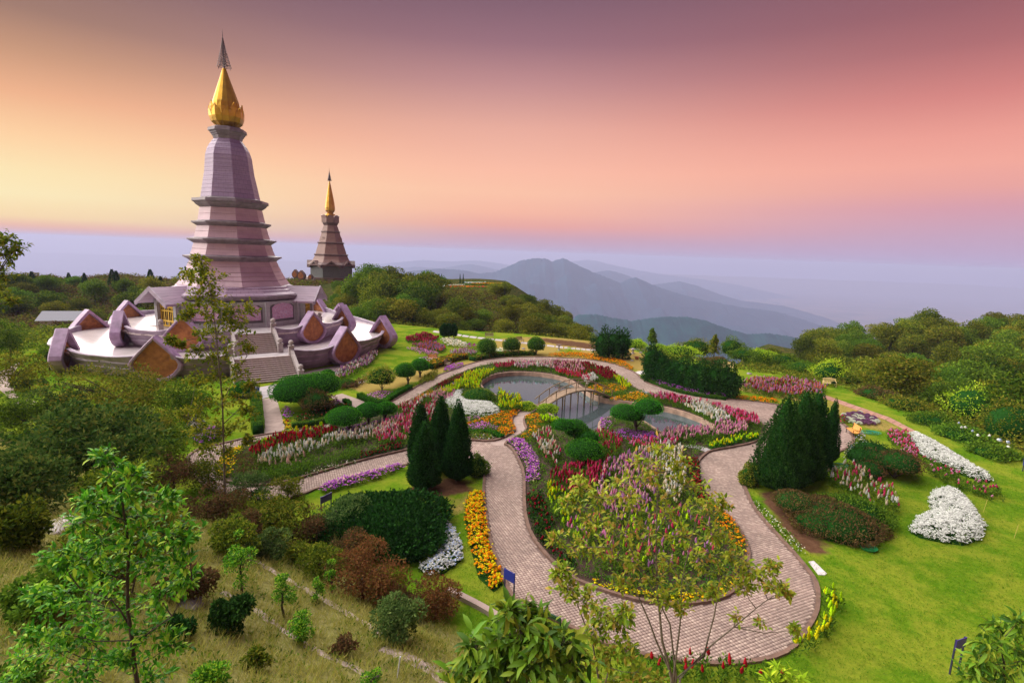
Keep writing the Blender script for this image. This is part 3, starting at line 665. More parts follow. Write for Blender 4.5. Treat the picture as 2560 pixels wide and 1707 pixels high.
CX, CY = -40.4, 76.0
AX = math.radians(-90+34.5)                 # world heading of the stair axis
def pol(r, deg, z=0.0):                     # polar about the stupa; 0 = stair axis, positive to the right of the picture
    a = AX+math.radians(deg); return np.array([r*math.cos(a), r*math.sin(a), z])
def zw(yD, hwD, Y=CY, xD=540):              # height and half width from picture measurements
    k = 1.0884; p = AT(xD*k, yD*k, Y); return hwD*k*depth_of(p)/FPX*(.90 if Y < 100 else .96), float(p[2])

stupa = thing('stupa', 'tall lilac-tiled stupa with gold lotus-bud top, largest tower on the left', 'stupa', (CX, CY, 0))
def zz(rows): return [zw(y, h) for y, h in rows]
OCT = math.atan2(-CY, -CX)+math.radians(6)      # octagon corner turned to the viewer
def part(nm, mb, m, parent=stupa, **k): return build(nm, mb, m, parent, **k)
def courses(prof, nrow, g=.035, gap=.035):
    """cut a slanted side into stone courses with recessed joints"""
    out = []
    (r1, z1), (r0, z0) = prof          # top first
    for i in range(nrow):
        a, b = i/nrow, (i+1)/nrow; za, zb = z1+(z0-z1)*a, z1+(z0-z1)*b; ra, rb = r1+(r0-r1)*a, r1+(r0-r1)*b
        out += [(ra, za-gap), (rb, zb+gap), (rb-g, zb+gap*.6), (rb-g, zb-gap*.6)]
    return out
def ring(rows, n=8, rot=None):
    b = MB(); b.lathe(sorted(zz(rows) if rows and rows[0][0] > 60 else rows, key=lambda q: q[1]) if False else rows[::-1], n, rot=OCT if rot is None else rot); return b
# tiers from the picture, top of each first
bell = zz([(323,33),(330,38),(338,44),(348,49),(362,53),(400,57),(430,63),(457,68)])
b = MB(); prof = []
for i in range(len(bell)-1):
    nr = max(1, round((bell[i][1]-bell[i+1][1])/.62)); prof += courses((bell[i], bell[i+1]), nr, .03, .025)
b.lathe(prof[::-1], 8, rot=OCT); part('bell', b, M_LILACB)
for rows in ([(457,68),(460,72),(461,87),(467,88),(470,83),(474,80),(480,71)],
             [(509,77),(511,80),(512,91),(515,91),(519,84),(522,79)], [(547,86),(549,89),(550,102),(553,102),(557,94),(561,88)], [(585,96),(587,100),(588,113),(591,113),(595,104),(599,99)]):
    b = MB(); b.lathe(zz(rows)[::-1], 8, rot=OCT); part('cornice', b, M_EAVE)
for (ya, ha), (yb_, hb), n in (((480,71),(510,77),2), ((521,79),(548,86.5),2), ((560,88),(586,96.5),2), ((598,99),(622,110),2), ((622,110),(640,120),2), ((640,120),(652,129),1)):
    a, c = zw(ya, ha), zw(yb_, hb); b = MB(); b.lathe(courses((a, c), n, .05, .04)[::-1], 8, rot=OCT); part('tier', b, M_LILAC)
D12 = [AX+math.radians(30*k+15) for k in range(12)]
def lathe12(rows): b = MB(); b.lathe(rows[::-1], 12, rot=D12[0]); return b
e0 = zw(652, 129); e1 = zw(662, 138); 
roofrows = [(e0[0], e0[1]), (e0[0]+.3, e0[1]-.12), (e0[0]+.4, e0[1]-.34), (e0[0]+.9, e0[1]-.50), (e0[0]+1.0, e0[1]-.66), (e0[0]+2.0, e0[1]-.98), (e0[0]+2.05, e0[1]-1.1)]
part('roof', lathe12(roofrows), M_LILACR)
ez = roofrows[-1][1]; er = roofrows[-1][0]
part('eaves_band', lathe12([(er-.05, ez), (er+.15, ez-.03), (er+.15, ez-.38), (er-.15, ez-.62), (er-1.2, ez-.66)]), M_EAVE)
WR = 9.7; T1, T2 = 2.05, 3.95
part('wall', lathe12([(WR, ez-.7), (WR, ez-1.1), (WR-.12, ez-1.15), (WR-.12, T2+.6), (WR+.1, T2+.6), (WR+.1, T2-.3)]), M_GRANG)
for k in range(12):
    a = 15+30*k; b = MB(); p = pol(WR-.02, a); b.box((p[0], p[1], (T2+ez-.7)/2), (.55, .55, ez-.7-T2-.02), math.radians(a)+AX); part('pillar', b, M_GRANG)
ap = (WR-.12)*math.cos(math.pi/12)
def face(b, pts, r0, r1, deg, mi=0):
    """flat outline (t, z) standing on the wall facing deg, thickness r0..r1"""
    a = AX+math.radians(deg); c, s = math.cos(a), math.sin(a); n = len(pts)
    V = [(c*r-s*t, s*r+c*t, z) for r in (r0, r1) for t, z in pts]
    b.add(V, [tuple(range(n))[::-1], tuple(range(n, 2*n))]+[(i, (i+1) % n, n+(i+1) % n, n+i) for i in range(n)], mi)
def arch(w, z0, z1, top): return [(-w, z0), (w, z0), (w, z1), (w*.72, z1+top*.62), (.0, z1+top), (-w*.72, z1+top*.62), (-w, z1)]
for deg in (-30, 0, 30, 90, -90, 120):
    b = MB(); face(b, arch(1.95, T2+.62, T2+2.6, .75), ap, ap+.10, deg); part('mural_frame', b, M_DARKG)
    b = MB(); face(b, arch(1.72, T2+.95, T2+2.52, .62), ap+.10, ap+.15, deg); part('mural', b, M_MURAL)
# porches with gold doors
for deg in (-60, 60, 180):
    w = 1.95; r1 = ap+1.0; zt = ez-.75
    b = MB()
    for s in (-1, 1): face(b, [(s*w-.28, T2), (s*w+.28, T2), (s*w+.28, zt-.2), (s*w-.28, zt-.2)], r1-.55, r1, deg)
    face(b, [(-w-.3, zt-.25), (w+.3, zt-.25), (w+.3, zt+.1), (-w-.3, zt+.1)], r1-.6, r1+.02, deg)
    face(b, [(-w, T2), (-w+.2, T2), (-w+.2, zt-.2), (-w, zt-.2)], ap, r1-.56, deg); face(b, [(w-.2, T2), (w, T2), (w, zt-.2), (w-.2, zt-.2)], ap, r1-.56, deg)
    pc = part('porch', b, M_GRANG)
    b = MB()
    for s in (-1, 1):
        face(b, [(0, zt+1.85), (s*(w+1.2), zt-.10), (s*(w+1.2), zt-.36), (0, zt+1.55)][::s], ap-2.5, r1+1.6, deg)
    build('porch_roof', b, M_LILACR, pc)
    b = MB()
    for s in (-1, 1): face(b, [(0, zt+1.98), (s*(w+1.35), zt-.07), (s*(w+1.22), zt-.55), (0, zt+1.36)][::s], r1+1.6, r1+1.82, deg)
    build('bargeboard', b, M_RIM, pc)
    b = MB(); face(b, [(-w-.1, zt+.1), (w+.1, zt+.1), (0, zt+1.4)], r1-.5, r1-.4, deg); build('gable', b, M_GRANG, pc)
    b = MB(); face(b, [(-1.6, T2+.02), (1.6, T2+.02), (1.6, zt-.3), (-1.6, zt-.3)], r1-.5, r1-.45, deg); dp = build('door_pane', b, M_PANE, pc)
    b = MB(); zh = T2+(zt-.3-T2)*.68
    for t in (-1.55, -.8, 0, .8, 1.55): face(b, [(t-.08, T2+.02), (t+.08, T2+.02), (t+.08, zt-.3), (t-.08, zt-.3)], r1-.448, r1-.38, deg)
    for t in (-1.18, -.4, .4, 1.18): face(b, [(t-.035, T2+.4), (t+.035, T2+.4), (t+.035, zt-.4), (t-.035, zt-.4)], r1-.446, r1-.40, deg)
    for z in (T2+.12, T2+.75, zh, zh+.5, zt-.4): face(b, [(-1.62, z-.08), (1.62, z-.08), (1.62, z+.08), (-1.62, z+.08)], r1-.444, r1-.36, deg)
    build('door', b, M_GOLDP, pc)
    for zq in (1, ):
        b = MB(); face(b, [(-w-.6, T2-.25), (w+.6, T2-.25), (w+.6, T2+.03), (-w-.6, T2+.03)], ap-.2, r1+.7, deg); build('door_step', b, M_STEP, pc)
# collar, lotus bud, finial
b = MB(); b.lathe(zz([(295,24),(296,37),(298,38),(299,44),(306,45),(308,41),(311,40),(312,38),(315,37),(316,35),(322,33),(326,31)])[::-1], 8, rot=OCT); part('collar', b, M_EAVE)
b = MB(); b.lathe([(.05, zw(158,4)[1])]+zz([(160,5),(180,11),(200,18),(220,25),(238,31.5),(250,35),(262,36.5),(272,36),(282,31),(290,25),(296,19)])[::-1][::-1], 16, rot=OCT) if False else b.lathe((zz([(159,4.5),(180,11),(200,18),(220,25),(238,31),(250,33),(262,34.5),(272,33.5),(282,30),(290,25),(296,19)]))[::-1], 16, rot=OCT)
bud = part('lotus_bud', b, M_GOLD)
zt_, zb_ = zw(237, 1)[1], zw(292, 1)[1]; rr = [(zw(292,24.5)[0], zb_), (zw(282,33)[0], zw(282,1)[1]), (zw(268,37)[0], zw(268,1)[1]), (zw(252,38)[0], zw(252,1)[1]), (zw(240,37)[0], zw(240,1)[1])]
for k in range(16):
    lay = k % 2; a = 2*math.pi*k/16+OCT; b = MB(); V = []; top = rr if lay else [(r*1.035, z-.55*(i/4)) for i, (r, z) in enumerate(rr)]
    wd = [.5, .95, 1.0, .62, .04]
    for (r, z), w_ in zip(top, wd):
        h = math.pi/8*w_*.98
        for t in (-h, 0, h): V.append(((r+.10*(t == 0))*math.cos(a+t), (r+.10*(t == 0))*math.sin(a+t), z))
    F = [(3*i+j, 3*i+j+1, 3*i+j+4, 3*i+j+3) for i in range(4) for j in range(2)]; n = len(V)
    V += [(x*.985, y*.985, z) for x, y, z in V]; F += [tuple(n+i for i in q)[::-1] for q in F]
    b.add(V, F); build('petal', b, M_GOLD, bud)
b = MB(); ztip = zw(70,1)[1]; zr = zw(160,1)[1]; b.tube([(0,0,zr-.3),(0,0,zw(100,1)[1]),(0,0,ztip)], [.10,.07,.02], 6); fin = part('finial_rod', b, M_SILV)
for i in range(12):
    y = 84+i*5.9; r, z = zw(y+4, 1.5+ (i/11)**1.15*15.5); b = MB()
    b.lathe([(r*.985, z-.03), (r, z-.06), (r*.99, z-.09)], 14, cap=False)
    for j in range(7):
        a = j*2*math.pi/7+i; b.box((r*math.cos(a), r*math.sin(a), z-.2), (.10, .03, .22), a+math.pi/2)
    for j in range(4):
        a = j*math.pi/4; b.box((0, 0, z-.08), (2*r*.96, .03, .03), a)
    build('finial_tier', b, M_SILV, fin)

# ------------------------------------------------------------------ the two lotus terraces
def rim_section(k):    # outward, up
    pr_ = [(-.9,-1),(-.25,-.93),(.05,-.8),(.32,-.52),(.24,-.47),(.62,-.2),(.54,-.15),(.95,.1),(1.05,.17),(1.05,.24),(.80,.28),(.62,.26),(.55,.0)]
    return [(r*k, z) for r, z in pr_]
def terrace(name, label, R, zf, zb, half, petals, k=1.0, pw=2.6, ph=5.0, pd=1.6, tilt=1.0, dz=0.0, orient={-64:-104, 64:112, -65:-104, 65:112, -29:-22, 29:30, -120:-150, -118:-150}):
    root = thing(name, label, 'terrace', (CX, CY, 0)); H = zf-zb
    def rad(d): # the outline swells between ornaments
        ad = abs(((d+180) % 360)-180); q = [abs(ad-abs(p)) for p in petals]; return R+.55*math.sin(min(min(q), 18)/18*math.pi)*.5
    ds = np.arange(half, 360-half+.01, 3.0); fl = [tuple(pol(rad(d)+.6, d)[:2]) for d in ds]
    b = MB(); b.prism([tuple(pol(R-2, 0)[:2])]+fl if False else fl, zf-.25, zf); build('floor', b, M_FLOOR, root)
    b = MB(); b.prism([tuple(pol(rad(d)-.3, d)[:2]) for d in ds], zb-.3, zf-.26); build('base', b, M_RIM, root)
    ev = sorted([p for p in petals if p > 0]); cuts = [half]+[x for p in ev for x in (p-4.2*20/R, p+4.2*20/R)]+[180]
    for s in (1, -1):
        for i in range(0, len(cuts), 2):
            a0, a1 = cuts[i], min(cuts[i+1], 180) if i+1 < len(cuts) else 180
            if a1-a0 < 2: continue
            n = max(2, int((a1-a0)/3)); sec = rim_section(k); b = MB(); V = []
            for j in range(n+1):
                d = a0+(a1-a0)*j/n; up = .35*(2*j/n-1)**2
                for r, z in sec:
                    V.append(pol(rad(d)+r, s*d, zf+(z*H if z < 0 else z*1.5+up*(1 if z > .05 else 0))))
            m_ = len(sec); F = [(j*m_+q, j*m_+q+1, (j+1)*m_+q+1, (j+1)*m_+q) for j in range(n) for q in range(m_-1)]
            F += [tuple(range(m_)), tuple(n*m_+q for q in range(m_))[::-1]]; b.add(V, F); build('rim_wall', b, M_RIM, root)
    for p in petals:
        od = math.radians(orient.get(p, p)-p)
        out = [(0, 1.0), (.37, .60), (.70, .22), (.93, -.08), (1.0, -.26), (.95, -.46), (.74, -.72), (.46, -.91), (.24, -.985), (0, -1.0)]
        prof = out+[(-x, y) for x, y in out[-2:0:-1]]; n = len(prof); zc = zf-.02+ph*.06+dz
        a = AX+math.radians(p); c_, s_ = math.cos(a), math.sin(a)
        r0 = rad(p)+.55*k+.9
        def w(t, z, r, r0=r0, od=od, c_=c_, s_=s_, pd=pd):      # the hood turns about its own middle
            q = r-(r0-pd/2); rr_ = r0-pd/2+q*math.cos(od)-t*math.sin(od); tt = q*math.sin(od)+t*math.cos(od)
            return (c_*rr_-s_*tt, s_*rr_+c_*tt, z)
        b = MB(); V = []
        r0 = rad(p)+.55*k+.9
        for (sc, r, zs) in ((1.0, r0-pd, 0), (1.0, r0-.12, 0), (.965, r0, 0), (.86, r0, 0), (.83, r0-.14, 0), (.83, r0-.55, 0)):
            for x, y in prof: V.append(w(x*pw*sc, zc+y*ph*.5*sc+zs, r-(y*.10*ph*.5*tilt*.0)))
        F = [(i*n+j, i*n+(j+1) % n, (i+1)*n+(j+1) % n, (i+1)*n+j) for i in range(5) for j in range(n)]
        # inner lining so the ornament reads as a hollow hood from the terrace side
        m0 = len(V)
        for (sc, r) in ((1.0, r0-pd), (.80, r0-pd), (.80, r0-.6)):
            for x, y in prof: V.append(w(x*pw*sc, zc+y*ph*.5*sc, r))
        F += [(m0+i*n+j, m0+(i+1)*n+j, m0+(i+1)*n+(j+1) % n, m0+i*n+(j+1) % n) for i in range(2) for j in range(n)]
        b.add(V, F); o = build('petal_ornament', b, M_PETAL, root)
        b = MB(); V = [w(x*pw*.835, zc+y*ph*.5*.835, r0-.5) for x, y in prof]+[w(x*pw*.835, zc+y*ph*.5*.835, r0-.3) for x, y in prof]
        b.add(V, [tuple(range(n))[::-1], tuple(range(n, 2*n))]); build('relief_panel', b, M_RELIEF, o)
    return root
lowt = terrace('lower_terrace', 'wide lower lotus terrace with pale glossy floor and brown petal panels', 20.0, T1, 0, 9.5, (-29,29,-64,64,-120,120), 1.0, 2.65, 5.1, 1.25)
uppt = terrace('upper_terrace', 'raised upper lotus terrace circling the lilac stupa, above the lower one', 14.2, T2, T1, 9.5, (-29,29,-65,65,-118,118), .85, 2.25, 4.4, 1.1)
# brown lining wall strip
def stairs(name, label, r0, z0, r1, z1, n, w):
    """r0,z0 = foot, r1,z1 = top"""
    root = thing(name, label, 'stairs', (CX, CY, 0)); a = AX; run = (r0-r1)/n; ri = (z1-z0)/n
    me = None
    for i in range(n):
        r = r0-(i+.5)*run; p = pol(r, 0); z = z0+ri*(i+1)
        b = MB(); b.box((0, 0, 0), (run+.03, w, ri+.0), a); 
        if me is None: o = build('step', b, M_STEP, root, loc=(p[0], p[1], z-ri/2)); me = o.data
        else: link('step', me, root, (p[0], p[1], z-ri/2))
        # joint shadow gap comes from the nosing
    b = MB(); q0, q1 = pol(r0, 0), pol(r1, 0)
    face(b, [(-w/2+.02, z0-.3), (w/2-.02, z0-.3), (w/2-.02, z0-.02), (-w/2+.02, z0-.02)], r1-.5, r0-.1, 0)
    build('stair_base', b, M_STEP, root)
    b = MB(); me2 = None
    for i in range(n):
        r = r0-i*run+.035; p = pol(r, 0); z = z0+ri*(i+1)-.02
        if me2 is None:
            b.box((0, 0, 0), (.06, w-.02, .045), a); o = build('nosing', b, M_BAL, root, loc=(p[0], p[1], z)); me2 = o.data
        else: link('nosing', me2, root, (p[0], p[1], z))
    for s in (-1, 1):
        t = s*(w/2+.22); b = MB(); aa = AX; c, sn = math.cos(aa), math.sin(aa)
        def q(r, tt, z): return (c*r-sn*tt, sn*r+c*tt, z)
        V = []
        for tt in (t-.17, t+.17): V += [q(r0+.1, tt, z0-.1), q(r0+.1, tt, z0+.75), q(r1, tt, z1+.75), q(r1-.1, tt, z1+.75), q(r1-.1, tt, z0-.1)]
        b.add(V, [(0,1,2,3,4), (9,8,7,6,5)]+[(i, 5+i, 5+(i+1) % 5, (i+1) % 5) for i in range(5)]); bal = build('balustrade', b, M_BAL, root)
        for r, z in ((r0+.2, z0), (r1-.2, z1)):
            b = MB(); p = q(r, t, z); b.box((p[0], p[1], z+.5), (.56, .56, 1.1), a); b.box((p[0], p[1], z+1.09), (.66, .66, .1), a); b.lathe([(.12, z+1.14), (.16, z+1.2), (.1, z+1.24)], 8, (p[0], p[1], 0)); po = build('post', b, M_BAL, root)
            b = MB(); b.lathe([(.30*math.cos(x)+.001, z+1.5+.30*math.sin(x)) for x in np.linspace(-1.5, 1.5, 9)], 14, (p[0], p[1], 0)); build('ball_finial', b, M_BAL, po, smooth_=True)
    return root
stairs('lower_stairs', 'lower flight of broad granite stairs rising from the forecourt', 24.6, .02, 20.4, T1, 12, 6.0)
stairs('upper_stairs', 'upper narrower flight of granite stairs reaching the stupa wall', 18.0, T1, 14.3, T2, 11, 4.3)
sh = MB(); face(sh, [(-3.0, 0), (3.0, 0), (3.0, T1+.005), (-3.0, T1+.005)], 15, 20.45, 0); face(sh, [(-2.1, T1+.01), (2.1, T1+.01), (2.1, T2+.004), (-2.1, T2+.004)], 9, 14.4, 0)
build('landing', sh, M_CONCP, lowt)
# inner parapets beyond, seen across the left terraces
for (r, z, d0, d1) in ((19.3, T1, -150, -70), (13.7, T2, -150, -50)):
    pass
for deg, r in ((-38, 12.6), (-47, 12.9), (44, 12.9), (52, 12.4)):
    root = thing('ball_post', {-38:'granite post with stone ball nearest the left gold door', -47:'granite post with stone ball left of its twin by the gold door', 44:'granite post with stone ball right of the upper stairs', 52:'granite post with ball beside the right gold door'}[deg], 'post', tuple(np.array([CX, CY, T2])+pol(r, deg)))
    b = MB(); b.box((0, 0, .45), (.5, .5, .9), AX); b.box((0, 0, .93), (.6, .6, .08), AX); build('post', b, M_BAL, root)
    b = MB(); b.lathe([(.28*math.cos(x)+.001, 1.25+.28*math.sin(x)) for x in np.linspace(-1.5, 1.5, 9)], 12); build('ball', b, M_BAL, root, smooth_=True)

# ------------------------------------------------------------------ the second, brown stupa on the far hill
M_BRN = tile_mat('brown_granite', (.26,.15,.125), (.30,.175,.145), (.16,.09,.08), 1.1, .5)
M_BRND = mat('brown_cornice', (.15,.085,.08), .5, noise=.2)
Y2 = 188.0; x2 = (762*1.0884); p2 = AT(x2, 640*1.0884, Y2); CX2, CY2 = p2[0], p2[1]
far = thing('stupa', 'smaller brown stupa with slim gold spire on the wooded far hill', 'stupa', (CX2, CY2, 0))
def z2(rows): return [zw(y, h*(1.12 if y > 516 else .92), Y2, 765) for y, h in rows]
O2 = math.atan2(-CY2, -CX2)+math.pi/8
def lp(nm, rows, m, n=8, rot=O2, par=far): b = MB(); b.lathe(z2(rows)[::-1], n, rot=rot); return build(nm, b, m, par)
lp('gold_spire', [(417,1.2),(430,4),(450,8),(466,11),(478,12.5),(484,12),(488,9),(490,7),(492,12),(496,13)], M_GOLD, 10)
lp('gold_neck', [(494,11),(500,13),(506,15)], M_GOLD, 12)
for k in range(8):
    a = O2+math.pi/8+k*math.pi/4; (r, zb2), (_, zt2) = zw(512,17.5,Y2,765), zw(498,17,Y2,765); b = MB()
    c_, s_ = math.cos(a), math.sin(a); V = [(c_*(r+q+.35*max(0, y-.5))-s_*x, s_*(r+q+.35*max(0, y-.5))+c_*x, zb2+(zt2+.5-zb2)*y) for q in (-.35, .3) for x, y in ((-1.0,0),(-1.15,.55),(-.75,.9),(0,1),(.75,.9),(1.15,.55),(1.0,0))]; b.add(V, [tuple(range(7)), tuple(range(7, 14))[::-1]]+[(i, 7+i, 7+(i+1) % 7, (i+1) % 7) for i in range(7)]); build('lotus_petal', b, M_BRN, far)
lp('collar', [(503,15),(506,20),(514,20.5),(518,15)], M_BRND); lp('tier', [(517,14),(522,16),(532,19)], M_BRN); lp('cornice', [(531,19),(532,21),(534,21),(536,19)], M_BRND)
lp('tier', [(535,19.5),(557,26)], M_BRN); lp('cornice', [(556,26),(557,29),(559,29),(561,27)], M_BRND); lp('tier', [(560,27),(584,34)], M_BRN); lp('cornice', [(583,34),(584,37),(586,37),(588,35)], M_BRND)
lp('tier', [(587,35),(596,39),(603,44)], M_BRN)
for (ya, yb2, ra, rb) in ((545,556,22.5,26),(572,583,30.5,34)):
    for k in range(40):
        a = O2+k*2*math.pi/40+.05; (r_, z_), (_, zt3) = zw(yb2, rb*.95, Y2, 765), zw(ya, ra, Y2, 765); b = MB()
        b.lathe([(.28, z_), (.26, (z_+zt3)/2), (.05, zt3)], 4, ((r_-.1)*math.cos(a), (r_-.1)*math.sin(a), 0)); build('leaf_boss', b, M_BRN, far)
lp('roof', [(602,44),(604,48),(607,52),(609,52),(611,49)], M_BRND); lp('wall', [(610,45),(650,45)], mat('far_wall', (.11,.12,.12), .6, noise=.2))
for k in range(8):
    a = O2+math.pi/8+k*math.pi/4; r, z = zw(606,49,Y2,765); r *= .925; zb2 = zw(632,1,Y2,765)[1]; b = MB(); c, s_ = math.cos(a), math.sin(a)
    V = [(c*q-s_*t, s_*q+c*t, h) for q in (r-3, r+1.3) for t, h in ((-3.2,z-1.1),(0,z+1.2),(3.2,z-1.1),(2.7,z-1.3),(0,z+.6),(-2.7,z-1.3))]
    b.add(V, [(0,1,2,3,4,5)[::-1],(6,7,8,9,10,11)]+[(i,(i+1)%6,6+(i+1)%6,6+i) for i in range(6)]); build('gable', b, M_BRND, far)
    b = MB(); rw = zw(620,45,Y2,765)[0]*math.cos(math.pi/8)
    V = [(c*q-s_*t, s_*q+c*t, h) for q in (rw, rw+.15) for t, h in ((-1.9,zb2),(1.9,zb2),(1.9,z-2.0),(0,z-1.3),(-1.9,z-2.0))]
    b.add(V, [(0,1,2,3,4)[::-1],(5,6,7,8,9)]+[(i,(i+1)%5,5+(i+1)%5,5+i) for i in range(5)]); build('niche' if k % 2 else 'door', b, M_RELIEF if k % 2 else M_GOLDP, far)
b = MB(); (_, za), (_, zb3) = zw(418,1,Y2,765), zw(386,1,Y2,765); b.tube([(0,0,za-.5),(0,0,zb3)], [.12,.03], 5)
f2 = build('finial_rod', b, M_SILV, far)
for i in range(9):
    r, z = zw(394+i*2.6, .8+i*.62, Y2, 765); b = MB(); b.lathe([(r*.5, z+.2), (r, z-.1)], 10, cap=False); build('finial_tier', b, M_SILV, f2)
b = MB(); b.lathe([(zw(640,58,Y2,765)[0], zw(636,1,Y2,765)[1]-4), (zw(640,58,Y2,765)[0], zw(636,1,Y2,765)[1]), (2, zw(636,1,Y2,765)[1]+.1)], 16); build('terrace_wall', b, M_BRND, far)
for i, (xd, yd, w_, h_) in enumerate([(677,629,14,20),(691,632,18,22),(712,636,10,12),(826,634,12,14)]):
    p = AT(xd*1.0884, (yd+h_/2)*1.0884, 176); s_ = depth_of(p)/FPX*1.0884; b = MB(); w2, h2 = w_*s_/2, h_*s_/2
    out = [(0,1),(.6,.5),(1,-.05),(.85,-.6),(.4,-1),(-.4,-1),(-.85,-.6),(-1,-.05),(-.6,.5)]
    V = [(p[0]+x*w2, p[1]+dy, p[2]+h2+y*h2) for dy in (0, 1.6) for x, y in out]; b.add(V, [tuple(range(9)), tuple(range(9, 18))[::-1]]+[(j, 9+j, 9+(j+1) % 9, (j+1) % 9) for j in range(9)])
    V = [(p[0]+x*w2*.72, p[1]-.06, p[2]+h2+y*h2*.72) for x, y in out]; b.add(V, [tuple(range(9))], 1)
    tag(build('petal_ornament', b, [M_BRND, M_RELIEF]), ['brown petal ornament leftmost below the far stupa','brown petal ornament second from left below the far stupa','small brown petal ornament close under the far stupa','brown petal ornament right of the far stupa behind trees'][i], 'ornament', 'petal ornaments round the far stupa')

# turf blades on the nearer lawns
def turf():
    r = np.random.default_rng(41); P = np.column_stack([r.random(150000)*44-4, 16+r.random(150000)*40]); P = P[r.random(len(P)) < np.clip(22/P[:, 1], .1, 1)**1.6]
    P = P[~inside(P, OUTER) & (edge_dist(P, OUTER) > .12) & inside(P, PLT)]; P = P[(np.interp(P[:, 0], YBX, YBY) < P[:, 1]+.5)]
    for q in SOILPATCH: P = P[~inside(P, q)]
    P = P[:42000]; n = len(P); i = np.repeat(np.arange(n), 3); a = r.random(3*n)*6.28; B = np.column_stack([P[i]+r.normal(size=(3*n, 2))*.06, gz_(P)[i]]); A = unit(np.column_stack([np.cos(a)*.8, np.sin(a)*.8, .75+0*a])); V, Q = leafq(B, A, .085*(.6+.8*r.random(3*n)), .16, r)
    tag(link('turf', fast_mesh('turf', V, Q, [island_mat('turf_blades', [(.03,.15,.005),(.09,.24,.008),(.19,.30,.015),(.32,.34,.04)], trans=.2, objvar=0)])), 'short green turf blades of the near lawns', 'grass', kind='stuff')
def gz_(P): return hgt(P[:, 0], P[:, 1])
turf()

# ================================================================== BRIDGE
def bridge():
    A, B = G(1352, 1018), G(1522, 994); A[2] = B[2] = .1; mid = (A+B)/2; L = float(np.linalg.norm((B-A)[:2])); a = math.atan2(B[1]-A[1], B[0]-A[0])
    root = thing('footbridge', 'small arched concrete footbridge with log handrails crossing the pond', 'bridge', tuple(mid), a); W_ = 1.2
    def zc(x): return 1.3*(1-(2*x/L)**2)
    xs = np.linspace(-L/2, L/2, 25); b = MB(); V = []
    for x in xs: V += [(x, -W_/2, zc(x)), (x, W_/2, zc(x)), (x, W_/2, zc(x)-.13), (x, -W_/2, zc(x)-.13)]
    b.add(V, [(4*i+j, 4*i+(j+1) % 4, 4*i+4+(j+1) % 4, 4*i+4+j) for i in range(24) for j in range(4)]+[(0, 3, 2, 1), (96, 97, 98, 99)]); build('deck', b, mat('bridge_deck', (.26,.18,.12), .85, noise=.25, nscale=3), root)
    for s in (-1, 1):
        b = MB(); xr = np.linspace(-L/2-.35, L/2+.35, 17); b.tube([(x, s*(W_/2+.02), zc(x)*1.08+.82 if abs(x) < L/2 else .80-.5*(abs(x)-L/2)) for x in xr], .05, 6); build('handrail', b, M_LOG, root)
        b = MB(); b.tube([(x, s*(W_/2+.02), zc(x)-.02) for x in xs[::2]], .075, 6); build('edge_log', b, M_LOG, root)
        for x in np.linspace(-L/2+.15, L/2-.15, 8):
            b = MB(); b.tube([(x, s*(W_/2+.02), zc(x)-.1), (x+.03, s*(W_/2+.02), zc(x)*1.08+.84)], .045, 6); build('rail_post', b, M_LOG, root)
        for x in (-2.1, -1.1, .6, 1.5, 2.6):
            b = MB(); b.tube([(x, s*.5, zc(x)-.14), (x, s*.5, -1.3)], .07, 8); build('pile', b, M_LOG, root)
    for x in (-1.1, 1.5, 2.6): b = MB(); b.box((x, 0, zc(x)-.2), (.12, 1.15, .12)); build('cross_beam', b, M_LOG, root)
bridge()

# ================================================================== FLOWERS AND LOW PLANTING
def fcol(name, cols, **k): return island_mat(name, cols, rough=.6, trans=.25, objvar=0, **k)
C_ = dict(white=(.82,.84,.80), cream=(.85,.72,.52), pink=(.75,.28,.50), rose=(.72,.05,.18), crimson=(.30,.008,.03), red=(.62,.02,.04), lilac=(.58,.15,.68), mauve=(.52,.24,.52), purple=(.42,.07,.58),
    lime=(.52,.86,.01), yellow=(.80,.74,.01), gold=(.85,.45,.005), orange=(.88,.22,.005), salmon=(.75,.22,.12), blush=(.85,.55,.50), sky=(.5,.6,.85))
_fm = {}
def FM(*names):
    if names not in _fm: _fm[names] = fcol('petals_'+'_'.join(names), [tuple(v*f for v in C_[n]) for n in names for f in (.75, 1.0)], const=True)
    return _fm[names]
def scatter(poly, dens, rng, mind=.0):
    q = np.array(poly); lo, hi = q.min(0), q.max(0); n = max(4, int((hi-lo).prod()*dens)); P = lo+rng.random((n, 2))*(hi-lo); P = P[inside(P, poly)]
    return P
def leaf_tuft(P, z0, h, L, n, rng, spread=.12, up=.8, w=.3):
    k = len(P); idx = np.repeat(np.arange(k), n); t = rng.random(k*n); a = rng.random(k*n)*6.283; r = spread*rng.random(k*n)
    hh = np.broadcast_to(np.asarray(h, float), (k,))[idx]; zz0 = np.broadcast_to(np.asarray(z0, float), (k,))[idx]
    B = np.column_stack([P[idx, 0]+r*np.cos(a), P[idx, 1]+r*np.sin(a), zz0+t*hh]); A = unit(np.column_stack([np.cos(a), np.sin(a), up+0*a])+rng.normal(size=(k*n, 3))*.25)
    return leafq(B, A, L*(.7+.6*rng.random(k*n)), w, rng)
SPK = None
